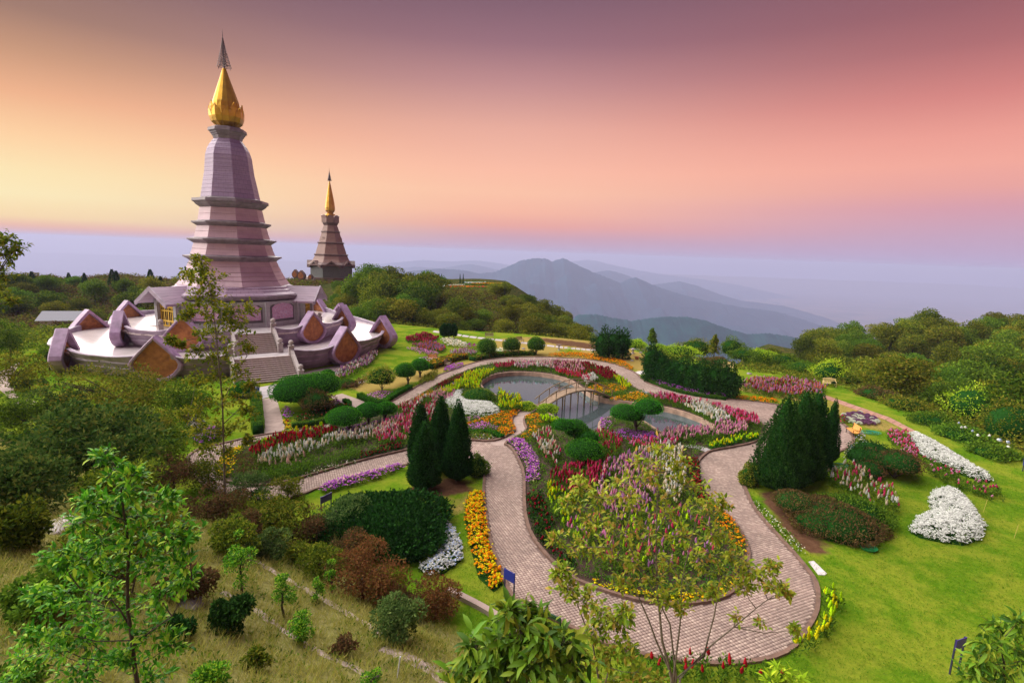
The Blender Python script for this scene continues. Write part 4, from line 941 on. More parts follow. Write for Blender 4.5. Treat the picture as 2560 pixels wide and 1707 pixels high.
def spikes(P, z0, h, r, rng):
    """tapering flower spikes of three tiers of blossoms, each one closed island"""
    ang = np.arange(5)*2*np.pi/5; prof = [(.55, 0), (1.0, .22), (.7, .38), (.85, .52), (.45, .72), (.5, .82), (.06, 1.0)]; m = len(prof); k = len(P)
    V = np.zeros((k, m*5, 3)); rr = r*(.75+.5*rng.random(k)); hh = h*(.7+.6*rng.random(k)); tl = rng.normal(size=(k, 2))*.10; ph = rng.random(k)*6
    for i, (a, b) in enumerate(prof):
        jig = .75+.5*rng.random((k, 5)); th = ang[None]+ph[:, None]+i*.6
        V[:, i*5:(i+1)*5, 0] = P[:, :1]+(rr[:, None]*a*jig)*np.cos(th)+tl[:, :1]*b*h; V[:, i*5:(i+1)*5, 1] = P[:, 1:2]+(rr[:, None]*a*jig)*np.sin(th)+tl[:, 1:]*b*h
        V[:, i*5:(i+1)*5, 2] = (z0+hh*b)[:, None]
    F = np.array([(i*5+j, i*5+(j+1) % 5, (i+1)*5+(j+1) % 5, (i+1)*5+j) for i in range(m-1) for j in range(5)])
    return V.reshape(-1, 3), (F[None]+m*5*np.arange(k)[:, None, None]).reshape(-1, 4)
def blobs(P, z, r, rng, flat=.55):
    k = len(P); th = np.arange(6)*np.pi/3; V = np.zeros((k, 12, 3)); rr = r*(.6+.7*rng.random(k))
    tn = rng.normal(size=(k, 2))*.35
    for i, (a, b) in enumerate(((1.0, 0), (.45, .7))):
        x, y = rr[:, None]*a*np.cos(th), rr[:, None]*a*np.sin(th)
        V[:, i*6:i*6+6, 0] = P[:, :1]+x; V[:, i*6:i*6+6, 1] = P[:, 1:2]+y; V[:, i*6:i*6+6, 2] = z[:, None]+(rr*b*flat)[:, None]+x*tn[:, :1]+y*tn[:, 1:]
    F = [(j, (j+1) % 6, 6+(j+1) % 6, 6+j) for j in range(6)]+[(6, 7, 8, 9), (6, 9, 10, 11)]
    return V.reshape(-1, 3), (np.array(F)[None]+12*np.arange(k)[:, None, None]).reshape(-1, 4)
def merge(parts):
    Vs, Qs, Ms = [], [], []; n = 0
    for V, Q, m in parts: Vs.append(V); Qs.append(Q+n); Ms.append(np.full(len(Q), m)); n += len(V)
    return np.concatenate(Vs), np.concatenate(Qs), np.concatenate(Ms)
NB = 0
def place(name, V, Q, M, mats, label, cat, group=None, kind=None):
    c = np.array([V[:, 0].mean(), V[:, 1].mean(), V[:, 2].min()]); me = fast_mesh(name, V-c, Q, mats, M); return tag(link(name, me, None, tuple(c)), label, cat, group, kind)
def gz(P): return hgt(P[:, 0], P[:, 1]) if len(P) else np.zeros(0)
def snap(pts, cols, label, h=.62, dens=15, sp=.32, r=.072, bloom=.85, leaf='mid', z=.05, name='snapdragons', seed=None):
    """a drift of upright flower spikes over leafy stems"""
    global NB; NB += 1; rng = np.random.default_rng(100+NB); poly = GP(pts); P = scatter(poly, dens*1.4, rng); nz = vnoise(P[:, 0]*1.0+NB*7, P[:, 1], .9); P = P[nz+.25*rng.random(len(nz)) > -.22]; nz = vnoise(P[:, 0]+NB*3, P[:, 1], 1.4)
    hh = h*(.78+.45*rng.random(len(P))+.5*nz); z0 = gz(P)+z; parts = []
    V, Q = leaf_tuft(P, z0, hh, .17, 13, rng, .09, 1.1, .34); parts.append((V, Q, 0))
    b = rng.random(len(P)) < bloom; Pb = P[b]
    if len(Pb): V, Q = spikes(Pb, (z0+hh*.93)[b], sp, r, rng); parts.append((V, Q, 1))
    V, Q, M = merge(parts); return place(name, V, Q, M, [FOL[leaf], FM(*cols)], label, 'flowers', kind='stuff')
def low(pts, cols, label, h=.3, dens=34, r=.05, leaf='mid', name='low_flowers', cover=1.0, mound=0.0, z=.05, nl=5, L=.11):
    """a low carpet of small blossoms over leaves, rising to a mound away from its edge"""
    global NB; NB += 1; rng = np.random.default_rng(100+NB); poly = GP(pts); P = scatter(poly, dens, rng)
    d = edge_dist(P, poly); hh = h*(.45+.55*np.clip(d/.35, 0, 1))*(.85+.3*rng.random(len(P)))+mound*(1-np.exp(-d/.7)); z0 = gz(P)+z
    base = np.maximum(hh-.32, 0) if mound else 0*hh
    V, Q = leaf_tuft(P, z0+base, hh-base, L, nl, rng, .10, .7, .45); parts = [(V, Q, 0)]
    m = int(len(P)*cover*(4.2 if mound else 2.0)); k = rng.integers(0, len(P), m); Pb = P[k]+rng.normal(size=(m, 2))*.07; V, Q = blobs(Pb, (z0+hh)[k]+.03+rng.normal(size=m)*.03, r, rng); parts.append((V, Q, 1))
    V, Q, M = merge(parts)
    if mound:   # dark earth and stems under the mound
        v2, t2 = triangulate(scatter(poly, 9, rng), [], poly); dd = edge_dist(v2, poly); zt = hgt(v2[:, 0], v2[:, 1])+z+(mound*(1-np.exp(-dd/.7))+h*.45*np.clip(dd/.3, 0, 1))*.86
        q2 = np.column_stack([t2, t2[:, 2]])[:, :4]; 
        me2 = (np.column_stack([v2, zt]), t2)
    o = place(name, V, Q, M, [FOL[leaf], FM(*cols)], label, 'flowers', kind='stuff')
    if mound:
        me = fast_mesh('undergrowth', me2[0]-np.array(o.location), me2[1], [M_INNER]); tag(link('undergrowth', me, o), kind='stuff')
    return o
def greens(pts, label, h=.35, dens=30, leaf='mid', L=.14, name='ground_cover', n=8, z=.05, up=.7, w=.4, cat='plants'):
    global NB; NB += 1; rng = np.random.default_rng(100+NB); P = scatter(GP(pts), dens, rng); V, Q = leaf_tuft(P, gz(P)+z, h*(.7+.5*rng.random(len(P))), L, n, rng, .14, up, w)
    return place(name, V, Q, np.zeros(len(Q)), [FOL[leaf]], label, cat, kind='stuff')
def hedge(line, w, h, label, leaf='topiary', flowers=None, z=.02, L=.075, dens=420, name='hedge', fr=.04, fd=14):
    """clipped hedge along a pixel polyline"""
    global NB; NB += 1; rng = np.random.default_rng(100+NB); q = np.array(smooth(GP(line), 2, False)); seg = np.linalg.norm(np.diff(q, axis=0), axis=1); cum = np.r_[0, np.cumsum(seg)]; T = cum[-1]
    n = int(T*(w+2*h)*dens); s = rng.random(n)*T; i = np.clip(np.searchsorted(cum, s)-1, 0, len(seg)-1); t = (s-cum[i])/seg[i]; c = q[i]*(1-t[:, None])+q[i+1]*t[:, None]
    tn = (q[i+1]-q[i])/seg[i][:, None]; nr = np.column_stack([-tn[:, 1], tn[:, 0]]); u = rng.random(n)*(w+2*h)
    off = np.where(u < h, -w/2, np.where(u < h+w, u-h-w/2, w/2)); zz_ = np.where(u < h, u, np.where(u < h+w, h, u-h-w)); no = np.column_stack([nr*np.where(u < h, -1, np.where(u < h+w, 0, 1))[:, None], np.where((u > h) & (u < h+w), 1, .15)])
    wob = 1+.08*np.sin(s*3)+.06*np.sin(s*7.3); P = np.column_stack([c+nr*(off*wob)[:, None], zz_*wob+z]); P[:, 2] += hgt(P[:, 0], P[:, 1])
    V, Q = leafq(P-unit(no)*L*.5, unit(no*.9+rdir(n, rng)*.8), L*(.7+.6*rng.random(n)), .55, rng); parts = [(V, Q, 0)]
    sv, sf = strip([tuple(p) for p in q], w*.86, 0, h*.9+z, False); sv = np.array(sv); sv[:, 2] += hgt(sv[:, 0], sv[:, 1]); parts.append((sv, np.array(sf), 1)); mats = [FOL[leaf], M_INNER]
    if flowers:
        m = int(T*w*fd*3); k = rng.integers(0, n, m); V, Q = blobs(P[k, :2], P[k, 2]+.03, fr, rng); parts.append((V, Q, 2)); mats.append(FM(*flowers))
    V, Q, M = merge(parts); return place(name, V, Q, M, mats, label, 'hedge')

# --- green undergrowth filling the beds
def fill():
    r = np.random.default_rng(8); P = scatter(ISLE, 11, r); P = P[(~inside(P, POND)) & (edge_dist(P, POND) > .35) & (edge_dist(P, ISLE) > .3)]
    q = r.random(len(P)); V, Q = leaf_tuft(P, .05+0*q, .2+.26*q, .17, 10, r, .17, .9, .34); place('bed_foliage', V, Q, np.zeros(len(Q)), [FOL['mid']], 'green leaves filling the flower bed between the blooms', 'plants', kind='stuff')
fill()
# --- western bed
low([(533,1174),(553,1150),(568,1131),(616,1119),(612,1128),(594,1143),(590,1176),(572,1196),(548,1194)], ('gold','yellow'), 'golden marigolds curling round the pointed west end of the bed', h=.28, r=.055)
snap([(655,1116),(720,1094),(815,1073),(820,1080),(722,1103),(660,1124)], ('lime','yellow'), 'thin row of lime snapdragons along the upper edge of the west bed', h=.45, dens=9, bloom=.8)
snap([(620,1140),(690,1108),(790,1085),(836,1080),(850,1093),(760,1115),(690,1136),(640,1156)], ('crimson','red'), 'dark red snapdragons behind the white ones in the west bed', h=.5, dens=15)
snap([(642,1160),(700,1140),(780,1115),(850,1098),(868,1118),(790,1142),(700,1168),(655,1176)], ('white','white','cream'), 'white snapdragons in the middle of the west bed', h=.55, dens=15)
snap([(645,1176),(700,1168),(790,1146),(800,1158),(700,1186),(655,1190)], ('blush','cream'), 'pale blush snapdragons below the white ones in the west bed', h=.5, dens=9, bloom=.45)
snap([(850,1098),(930,1080),(990,1064),(1000,1085),(935,1108),(868,1120)], ('cream','blush','white'), 'cream and blush snapdragons behind the left conifers', h=.6, dens=14)
low([(818,1090),(880,1072),(935,1060),(1000,1043),(1008,1058),(930,1080),(850,1098)], ('lilac','purple'), 'purple flowers under the three front topiary trees', h=.3, dens=36, r=.05)
snap([(935,1088),(990,1064),(1042,1048),(1070,1078),(1015,1115),(945,1122)], ('rose','pink','blush','rose'), 'rose red snapdragons behind the left conifers', h=.6, dens=15)
snap([(905,1138),(1000,1112),(1010,1126),(900,1152)], ('crimson',), 'low crimson flowers along the lower path left of the conifers', h=.28, sp=.12, dens=22, leaf='dark')
greens([(655,1190),(800,1158),(905,1130),(900,1150),(790,1178),(700,1205),(640,1210)], 'tall leafy flower stems without blooms in the west bed', h=.55, dens=52, n=10, leaf='mid', up=1.4, w=.28)
low([(752,1190),(800,1172),(885,1151),(892,1160),(830,1177),(768,1196)], ('cream','white'), 'tiny cream flowers edging the lower path', h=.16, r=.03, cover=.45, dens=36)
greens([(695,1204),(750,1188),(765,1195),(705,1210)], 'bright green ground cover at the lower path edge', h=.2, leaf='topiary', L=.1)
greens([(590,1150),(620,1135),(650,1160),(645,1195),(610,1206),(590,1190)], 'dark leafy clump behind the golden marigolds', h=.42, leaf='brown')
# --- north-west of the pond
snap([(1083,976),(1120,955),(1187,932),(1194,937),(1126,963),(1092,984)], ('crimson',), 'dark red plume row along the north path', h=.3, sp=.18, dens=20, leaf='dark')
snap([(1090,992),(1130,975),(1162,948),(1200,935),(1238,932),(1228,944),(1203,957),(1200,985),(1160,980),(1120,998)], ('lime','yellow'), 'lime snapdragons sweeping round the left end of the pond', h=.55, dens=14, sp=.32)
low([(1130,962),(1165,950),(1160,965),(1135,972)], ('mauve','blush'), 'dusty pink low flowers inside the lime sweep', h=.3)
snap([(1070,1002),(1105,985),(1140,990),(1138,1002),(1100,1015),(1082,1018)], ('pink','blush'), 'light pink snapdragons above the white carpet', h=.5, dens=15)
snap([(990,1032),(1040,1012),(1078,1004),(1106,1018),(1100,1040),(1085,1062),(1040,1070),(1010,1050)], ('rose','blush','crimson','white'), 'mixed red, white and blush snapdragons behind the left conifers', h=.6, dens=15)
low([(1020,1012),(1050,992),(1078,976),(1086,984),(1060,1000),(1030,1018)], ('orange','gold'), 'thin line of orange marigolds along the curve of the north path', h=.22)
low([(1106,1006),(1130,988),(1158,976),(1153,995),(1168,1008),(1232,1014),(1250,1030),(1242,1042),(1206,1047),(1168,1044),(1143,1031),(1120,1019)], ('white',), 'white flower carpet curling round the oval bush by the pond', h=.3, mound=.25, dens=60, r=.036, cover=2.2)
snap([(1244,985),(1270,1000),(1300,1005),(1306,1030),(1275,1036),(1246,1030)], ('lime','yellow'), 'lime snapdragons between the oval bush and the pond', h=.6, dens=14, bloom=.6)
low([(1155,1066),(1206,1050),(1257,1033),(1295,1026),(1297,1033),(1279,1050),(1288,1075),(1282,1088),(1257,1096),(1243,1082),(1250,1070),(1206,1060),(1160,1072)], ('orange','orange','gold'), 'orange marigolds beside the little path to the bridge', h=.25, r=.055, dens=40)
low([(1163,1072),(1206,1060),(1247,1073),(1244,1084),(1206,1082),(1168,1084)], ('mauve','lilac','pink'), 'mauve flowers wrapped by the orange marigolds', h=.32)
low([(1148,1050),(1200,1046),(1205,1052),(1155,1064)], ('mauve','pink'), 'mauve strip just below the white flower carpet', h=.25)
low([(1170,1090),(1210,1086),(1240,1096),(1226,1103),(1175,1101)], ('yellow','white','crimson'), 'small yellow and white pansies at the path junction', h=.14, r=.035)
hedge([(1160,1084),(1200,1081),(1230,1085),(1256,1097)], .5, .3, 'low arched green hedge between the mauve flowers and pansies')
# --- north of the pond
snap([(1232,922),(1285,914),(1286,926),(1240,930)], ('crimson','rose'), 'crimson snapdragons at the left of the north bed', h=.62, dens=14)
snap([(1284,914),(1385,912),(1386,930),(1286,928)], ('white','blush','pink'), 'white and pale pink snapdragons north of the pond', h=.6, dens=15)
snap([(1385,912),(1450,916),(1462,935),(1440,944),(1386,932)], ('pink','crimson','blush'), 'pink and dark red snapdragons above the pond centre', h=.6, dens=15)
snap([(1386,930),(1440,942),(1480,952),(1470,968),(1440,955),(1390,940)], ('rose','rose','red'), 'bright rose snapdragons along the far pond wall', h=.6, dens=14)
snap([(1450,914),(1522,932),(1546,952),(1520,962),(1490,948),(1462,935)], ('crimson',), 'maroon snapdragons beside the north path bend', h=.6, dens=16)
snap([(1452,955),(1484,944),(1494,960),(1466,972)], ('white',), 'round clump of white snapdragons near the bridge end', h=.55, dens=18)
snap([(1528,944),(1556,952),(1582,973),(1566,977),(1542,965)], ('lime','yellow'), 'lime snapdragons at the pointed east end of the north bed', h=.4, dens=14)
low([(1462,976),(1500,962),(1560,968),(1572,977),(1538,988),(1518,990),(1482,990)], ('orange','gold'), 'orange marigolds just north of the bridge end', h=.28)
low([(1517,1003),(1560,990),(1592,982),(1622,993),(1618,1010),(1560,1004)], ('orange','gold','gold'), 'orange marigolds just south of the bridge end', h=.26)
low([(1598,980),(1622,984),(1630,994),(1606,988)], ('white','sky'), 'small patch of white flowers beside the east marigolds', h=.14, r=.04)
# --- east bed
snap([(1622,1002),(1650,996),(1700,1006),(1752,1016),(1750,1026),(1700,1024),(1632,1012)], ('rose','crimson','pink'), 'row of rose and crimson snapdragons at the east path edge', h=.62, dens=14)
snap([(1706,1022),(1745,1016),(1800,1040),(1828,1064),(1792,1070),(1752,1048),(1722,1034)], ('white','white','cream'), 'bold white snapdragon drift east of the pond', h=.6, dens=17)
snap([(1765,1016),(1820,1032),(1890,1054),(1898,1080),(1850,1074),(1826,1060),(1795,1038)], ('rose','rose','pink'), 'rose snapdragons on the outer side of the white drift', h=.62, dens=15)
snap([(1640,1092),(1700,1084),(1775,1080),(1800,1070),(1860,1078),(1872,1094),(1800,1104),(1700,1112),(1650,1108)], ('pink','pink','blush'), 'soft pink snapdragons on the near side of the pond', h=.6, dens=15)
snap([(1768,1122),(1800,1108),(1888,1090),(1896,1102),(1840,1114),(1780,1128)], ('lime','yellow'), 'low lime snapdragons along the inner curve of the east path', h=.35, sp=.22, dens=16, leaf='topiary')
low([(1530,1085),(1560,1078),(1640,1088),(1650,1103),(1600,1112),(1545,1104)], ('lilac','purple','lilac'), 'purple flowers under the cloud-cut topiary by the pond', h=.32, dens=40)
low([(1500,1052),(1525,1046),(1530,1068),(1510,1078),(1500,1070)], ('lilac','mauve'), 'lavender flowers spilling over the round planter wall', h=.3)
# --- southern bed
low([(1268,1106),(1308,1104),(1326,1124),(1350,1162),(1347,1204),(1318,1212),(1314,1165),(1290,1130)], ('lilac','lilac','purple','blush'), 'bright purple flower band on the left edge of the south bed', h=.36, dens=75, r=.05)
low([(1312,1044),(1345,1036),(1368,1062),(1342,1086),(1318,1104),(1298,1098),(1324,1078),(1316,1058)], ('orange','gold'), 'orange marigolds at the near foot of the bridge path', h=.28, dens=40)
snap([(1350,1058),(1388,1054),(1396,1068),(1358,1074)], ('lime',), 'lime snapdragons right beside the near bridge foot', h=.55, dens=15)
snap([(1328,1098),(1372,1090),(1384,1118),(1402,1150),(1392,1180),(1365,1165),(1340,1130)], ('cream','white','rose'), 'cream snapdragons left of the flat spreading topiary', h=.6, dens=12)
snap([(1372,1195),(1440,1180),(1520,1176),(1508,1225),(1430,1250),(1378,1235)], ('crimson','rose'), 'dark rose snapdragons in front of the flat topiary', h=.6, dens=14)
snap([(1360,1228),(1424,1240),(1444,1290),(1415,1330),(1375,1296)], ('lime','yellow'), 'lime snapdragons in the left half of the south bed', h=.6, dens=10, bloom=.6)
snap([(1318,1240),(1352,1235),(1374,1300),(1410,1376),(1446,1436),(1426,1440),(1380,1398),(1338,1345),(1320,1300)], ('crimson',), 'dark low plants with crimson buds along the south bed kerb', h=.38, sp=.12, dens=18, bloom=.35, leaf='dark')
snap([(1510,1170),(1600,1148),(1650,1180),(1640,1260),(1600,1310),(1520,1310),(1490,1260)], ('pink','mauve','blush'), 'pink and mauve snapdragons in the middle of the south bed', h=.62, dens=14)
snap([(1590,1140),(1690,1128),(1712,1160),(1712,1230),(1690,1280),(1650,1260),(1655,1185)], ('white','cream'), 'white snapdragons at the right of the south bed', h=.62, dens=13)
snap([(1560,1120),(1640,1108),(1700,1122),(1680,1136),(1600,1144)], ('rose','pink'), 'rose snapdragons behind the big foreground tree top', h=.6, dens=13)
snap([(1470,1085),(1530,1095),(1560,1125),(1520,1170),(1480,1130)], ('rose','crimson'), 'sparse rose snapdragons between the two pond topiaries', h=.62, dens=12, bloom=.4)
snap([(1712,1150),(1744,1160),(1752,1226),(1780,1262),(1745,1262),(1722,1200)], ('crimson','red'), 'crimson plants on the right edge of the south bed', h=.35, sp=.13, dens=18, leaf='dark')
snap([(1400,1320),(1520,1312),(1700,1295),(1770,1330),(1800,1390),(1740,1440),(1600,1452),(1470,1432)], ('rose','mauve','lime','pink'), 'loosely mixed snapdragons under the multi-stemmed foreground tree', h=.6, dens=9, bloom=.55)
low([(1760,1252),(1790,1268),(1832,1306),(1862,1356),(1868,1392),(1842,1392),(1800,1330)], ('orange','gold'), 'orange marigolds along the right kerb of the south bed', h=.28, dens=38)
low([(1462,1450),(1500,1458),(1580,1480),(1680,1492),(1770,1486),(1835,1452),(1852,1455),(1826,1484),(1775,1503),(1708,1509),(1640,1506),(1582,1496),(1498,1470)], ('yellow','yellow','gold'), 'yellow pansies along the rounded south tip of the bed', h=.16, r=.05, dens=44)
greens([(1425,1425),(1470,1438),(1600,1458),(1740,1448),(1840,1400),(1845,1440),(1770,1478),(1680,1486),(1580,1474),(1470,1446)], 'low green leaves above the yellow pansies', h=.22, leaf='topiary', L=.1)
# --- outside the paths
low([(795,1226),(850,1206),(950,1182),(1000,1167),(1012,1174),(950,1198),(850,1226),(808,1236)], ('lilac','purple','lilac','blush'), 'purple flower strip below the lower brick path', h=.45, dens=85, z=.0)
low([(1166,1246),(1206,1226),(1212,1291),(1222,1368),(1258,1462),(1234,1480),(1196,1444),(1174,1360),(1161,1286)], ('gold','yellow','orange'), 'orange and yellow marigold strip left of the winding path', h=.34, dens=40, r=.055, z=0, mound=.12)
low([(1064,1270),(1091,1285),(1126,1315),(1157,1366),(1153,1402),(1106,1438),(1064,1442),(1046,1420),(1092,1396),(1114,1362),(1108,1325),(1082,1294)], ('white','white','sky'), 'white flower crescent hugging the dark mounded juniper', h=.3, mound=.2, dens=70, r=.045, z=0)
low([(2321,1253),(2334,1234),(2369,1226),(2408,1246),(2434,1278),(2461,1320),(2450,1350),(2408,1364),(2350,1356),(2300,1345),(2273,1330),(2293,1300),(2330,1284),(2327,1266)], ('white',), 'white kidney-shaped flower mound on the open right lawn', h=.32, mound=.38, dens=80, r=.036, z=0, cover=2.2)
low([(2268,1087),(2296,1090),(2344,1114),(2414,1159),(2477,1196),(2474,1208),(2414,1192),(2350,1167),(2308,1144),(2286,1126),(2277,1104)], ('white',), 'long white flower strip running down beside the slab path', h=.32, mound=.3, dens=55, r=.038, z=0, cover=2.2)
snap([(2212,1088),(2262,1087),(2280,1115),(2302,1150),(2268,1156),(2234,1124)], ('pink','rose'), 'magenta flowers at the top end of the long white strip', h=.42, dens=15, sp=.2)
snap([(2300,1150),(2360,1176),(2420,1204),(2500,1238),(2514,1256),(2480,1258),(2400,1228),(2320,1190)], ('pink','rose'), 'dark leafy border with few magenta blooms below the white strip', h=.42, dens=16, sp=.18, bloom=.18)
snap([(2036,1190),(2130,1180),(2232,1248),(2246,1290),(2190,1298),(2100,1240)], ('white','cream','rose'), 'tall white snapdragons behind the red-brown heather bush', h=.7, dens=9, bloom=.55)
low([(1880,1248),(1900,1262),(1950,1308),(2012,1380),(2004,1388),(1965,1358),(1920,1310),(1884,1268)], ('cream','white'), 'tiny pale flowers along the outer kerb of the right path', h=.18, r=.03, cover=.5, dens=45, z=0)
snap([(2056,1490),(2090,1486),(2104,1530),(2070,1600),(2010,1650),(1975,1650),(2030,1600),(2060,1545)], ('lime','yellow'), 'lime snapdragons outside the last bend of the brick path', h=.55, dens=15, z=0)
snap([(1540,1640),(1700,1664),(1840,1674),(1960,1668),(1960,1720),(1540,1720)], ('red','red'), 'dark leafy border with scarlet spikes at the near path edge', h=.5, dens=14, bloom=.13, z=0)
low([(2115,1128),(2140,1110),(2140,1080),(2160,1085),(2165,1120),(2130,1142),(2105,1148)], ('sky','cream'), 'grey-leaved flower border curving round the bench paving', h=.3, leaf='grey', z=0, cover=.4)
snap([(2085,1048),(2108,1046),(2120,1064),(2100,1062)], ('crimson','rose'), 'crimson flowers beside the ornamental cabbages', h=.35, sp=.12, z=0)
low([(918,990),(950,982),(985,984),(980,1000),(930,1004)], ('lilac','lilac','blush'), 'purple flowers round the foot of the red-leaved tree', h=.3, z=0, dens=30)
low([(1372,886),(1440,882),(1500,890),(1560,905),(1584,921),(1578,928),(1540,912),(1440,893),(1372,892)], ('orange','orange','gold'), 'long orange marigold border outside the north path', h=.26, z=0, dens=26, r=.06)
greens([(1385,886),(1420,876),(1455,882),(1450,888)], 'yellow-green shrubs behind the north marigold border', h=.6, leaf='lime', z=0, dens=16)
low([(1838,992),(1890,995),(1945,1002),(1944,1010),(1880,1004),(1838,998)], ('orange','orange','gold'), 'short orange marigold border near the right conifers', h=.26, z=0, dens=30, r=.06)
low([(1610,946),(1640,950),(1720,972),(1812,990),(1812,997),(1730,988),(1650,968)], ('lilac','lilac','purple'), 'long purple flower line in front of the conifer row', h=.5, z=0, dens=26, r=.055)
hedge([(1606,946),(1650,968),(1730,990),(1815,1000)], .6, .35, 'low green hedge in front of the long purple flower line', leaf='mid')
snap([(1846,975),(1880,958),(1960,956),(2040,968),(2070,980),(2050,998),(1950,998),(1870,985)], ('mauve','salmon','pink','crimson'), 'mixed salmon and mauve snapdragons behind the right conifers', h=.7, dens=11, z=0)
# --- back lawn beds
snap([(1014,850),(1060,838),(1098,850),(1080,862),(1020,860)], ('crimson','rose'), 'small crimson bed at the back of the upper lawn', h=.5, dens=10, r=.09, z=0)
snap([(1030,868),(1090,862),(1116,876),(1110,886),(1060,880)], ('salmon','mauve'), 'salmon snapdragon bed on the upper lawn', h=.5, dens=10, r=.09, z=0)
low([(1014,872),(1050,874),(1098,886),(1090,892),(1050,886)], ('mauve','pink'), 'mauve flower edging of the upper lawn bed', h=.35, z=0, dens=16, r=.08)
low([(1100,853),(1130,850),(1170,864),(1165,872),(1120,868)], ('white','cream'), 'pale white flower patch on the upper lawn', h=.5, z=0, dens=16, r=.09)
low([(1165,864),(1194,866),(1192,874),(1170,874)], ('crimson','purple'), 'dark magenta patch beside the pale flowers on the upper lawn', h=.5, z=0, dens=14, r=.08)
snap([(1120,888),(1160,882),(1195,888),(1185,896),(1130,896)], ('pink','white','mauve'), 'tall pink foxglove bed left of the lollipop trees', h=.7, dens=10, r=.08, z=0)
low([(1225,878),(1262,876),(1280,882),(1262,888),(1232,887)], ('white','cream'), 'white flower patch between the first two ball trees', h=.5, z=0, dens=16, r=.09)
hedge([(1070,922),(1110,908),(1140,898),(1165,896)], 1.6, .7, 'ochre flowering hedge beside the two-ball topiary', leaf='olive', flowers=('gold','orange'), fr=.07, fd=6, dens=200, L=.14)
low([(1045,900),(1080,894),(1105,898),(1080,906),(1050,908)], ('purple','white','crimson'), 'dark purple and white bed above the ochre hedge', h=.35, z=0, dens=16, r=.07)
low([(1107,924),(1130,914),(1158,910),(1160,918),(1130,928),(1110,930)], ('lilac','purple'), 'purple patch near the small bench and path', h=.35, z=0, dens=24, r=.06)
hedge([(1180,902),(1220,893),(1280,888),(1336,887)], 1.2, .55, 'dark hedge with red tips behind the three ball trees', leaf='mid', flowers=('crimson','salmon'), fr=.06, fd=2.5, dens=220, L=.12)
snap([(830,950),(880,920),(935,890),(948,897),(920,925),(850,960)], ('blush','mauve','white'), 'pale pink flower slope beside the lower terrace wall', h=.7, dens=9, r=.09, z=0)
greens([(840,975),(900,955),(930,935),(925,950),(880,975)], 'dark green planting below the pale pink slope', h=.5, leaf='brown', z=0, dens=14, n=10, L=.22)
low([(700,1030),(725,1026),(733,1046),(712,1052)], ('lilac','purple'), 'purple clump at the left corner of the walled flower bed', h=.5, z=0)
low([(708,1052),(722,1050),(728,1078),(716,1080)], ('yellow','gold','crimson'), 'short yellow pansy row beside the concrete walk', h=.15, r=.06, z=0)
snap([(738,1052),(780,1030),(860,1015),(900,1030),(850,1052),(745,1066)], ('salmon','red','cream'), 'dark bed with scattered salmon blooms beside the walk', h=.4, sp=.12, dens=12, bloom=.2, z=0, leaf='dark')
hedge([(730,1072),(780,1066),(822,1056)], .5, .5, 'clipped low hedge along the path below the dark bed', leaf='mid')
hedge([(848,1028),(880,1015),(860,1004)], .4, .35, 'thin bright hedge above the dark bed')
hedge([(898,994),(930,1010),(952,1014)], .6, .5, 'left arm of the clipped V-shaped hedge')
hedge([(956,1014),(990,990),(1026,972)], .6, .5, 'right arm of the clipped V-shaped hedge')
low([(818,1012),(845,1004),(856,1012),(830,1018)], ('lilac',), 'small purple row on the edge of the beige landing', h=.3, z=0, r=.06)
hedge([(640,1000),(643,1045),(646,1085)], .9, .8, 'tall dark hedge on the left of the concrete walk', leaf='mid')
greens([(1070,938),(1095,928),(1090,948),(1060,962),(1040,968)], 'loose marigold foliage between topiary and path', h=.45, leaf='olive', z=0, dens=18, n=10, L=.18)
low([(463,1072),(490,1056),(512,1066),(495,1094),(470,1098)], ('white',), 'white azalea clump left of the slender tree', h=.9, z=0, dens=40, nl=8, L=.2)
low([(484,1110),(520,1085),(560,1090),(545,1108),(500,1120)], ('lilac','purple'), 'purple azalea clump behind the slender tree', h=.8, z=0, dens=36, nl=8, L=.2)

# ================================================================== TREES AND SHRUBS
def grp_tree(name, label, cat, loc, crown_me, trunk_me=None, s=(1, 1, 1), rz=0.0, group=None, crown='crown'):
    r = thing(name, label, cat, tuple(loc), rz, group); r.scale = s
    link(crown, crown_me, r)
    if trunk_me: link('trunk', trunk_me, r)
    return r
def trunk_mesh(name, seed, h, r, spread, m=M_BARK, n=5, lean=.1):
    b = MB(); limbs(b, np.random.default_rng(seed), h, r, spread, n, lean); V, F, _ = b.arr(); return fast_mesh(name, V, np.array([f for f in F if len(f) == 4]), [m])
# forest crowns: six shapes shared by many trees
FT = []
for i in range(6):
    m = [FOL['forest'], FOL['forest'], FOL['olive'], FOL['forest'], FOL['mid'], FOL['forest']][i]
    FT.append(crown_mesh('broadleaf_crown', 40+i, 2.7, 2.7, 1.9+.25*(i % 3), 26+4*i, 6500, .24, m, .6, .42, 3.0, True, M_BARK, .13))
CT = crown_mesh('x', 1, 1, 1, 1, 3, 10, .1, FOL['dark'])
def conifer_mesh(seed, h, r, n, L, m):
    rng = np.random.default_rng(seed); t = rng.random(n)**.8; th = rng.random(n)*6.283; lay = .75+.35*np.abs(np.sin(t*h*2.4)); R = r*(1-t)**.85*lay*(.5+.5*rng.random(n)); P = np.column_stack([R*np.cos(th), R*np.sin(th), .8+t*(h-.8)])
    A = unit(np.column_stack([np.cos(th), np.sin(th), .15+0*th])+rng.normal(size=(n, 3))*.35); V, Q = leafq(P, A, L*(.7+.6*rng.random(n)), .4, rng); b = MB(); b.tube([(0,0,-.4), (0,0,h*.9)], [.14, .03], 6, cap=False); TV, TF, _ = b.arr()
    return fast_mesh('conifer', np.concatenate([V, TV]), np.concatenate([Q, np.array(TF)+len(V)]), [m, M_BARK], np.r_[np.zeros(len(Q)), np.ones(len(TF))])
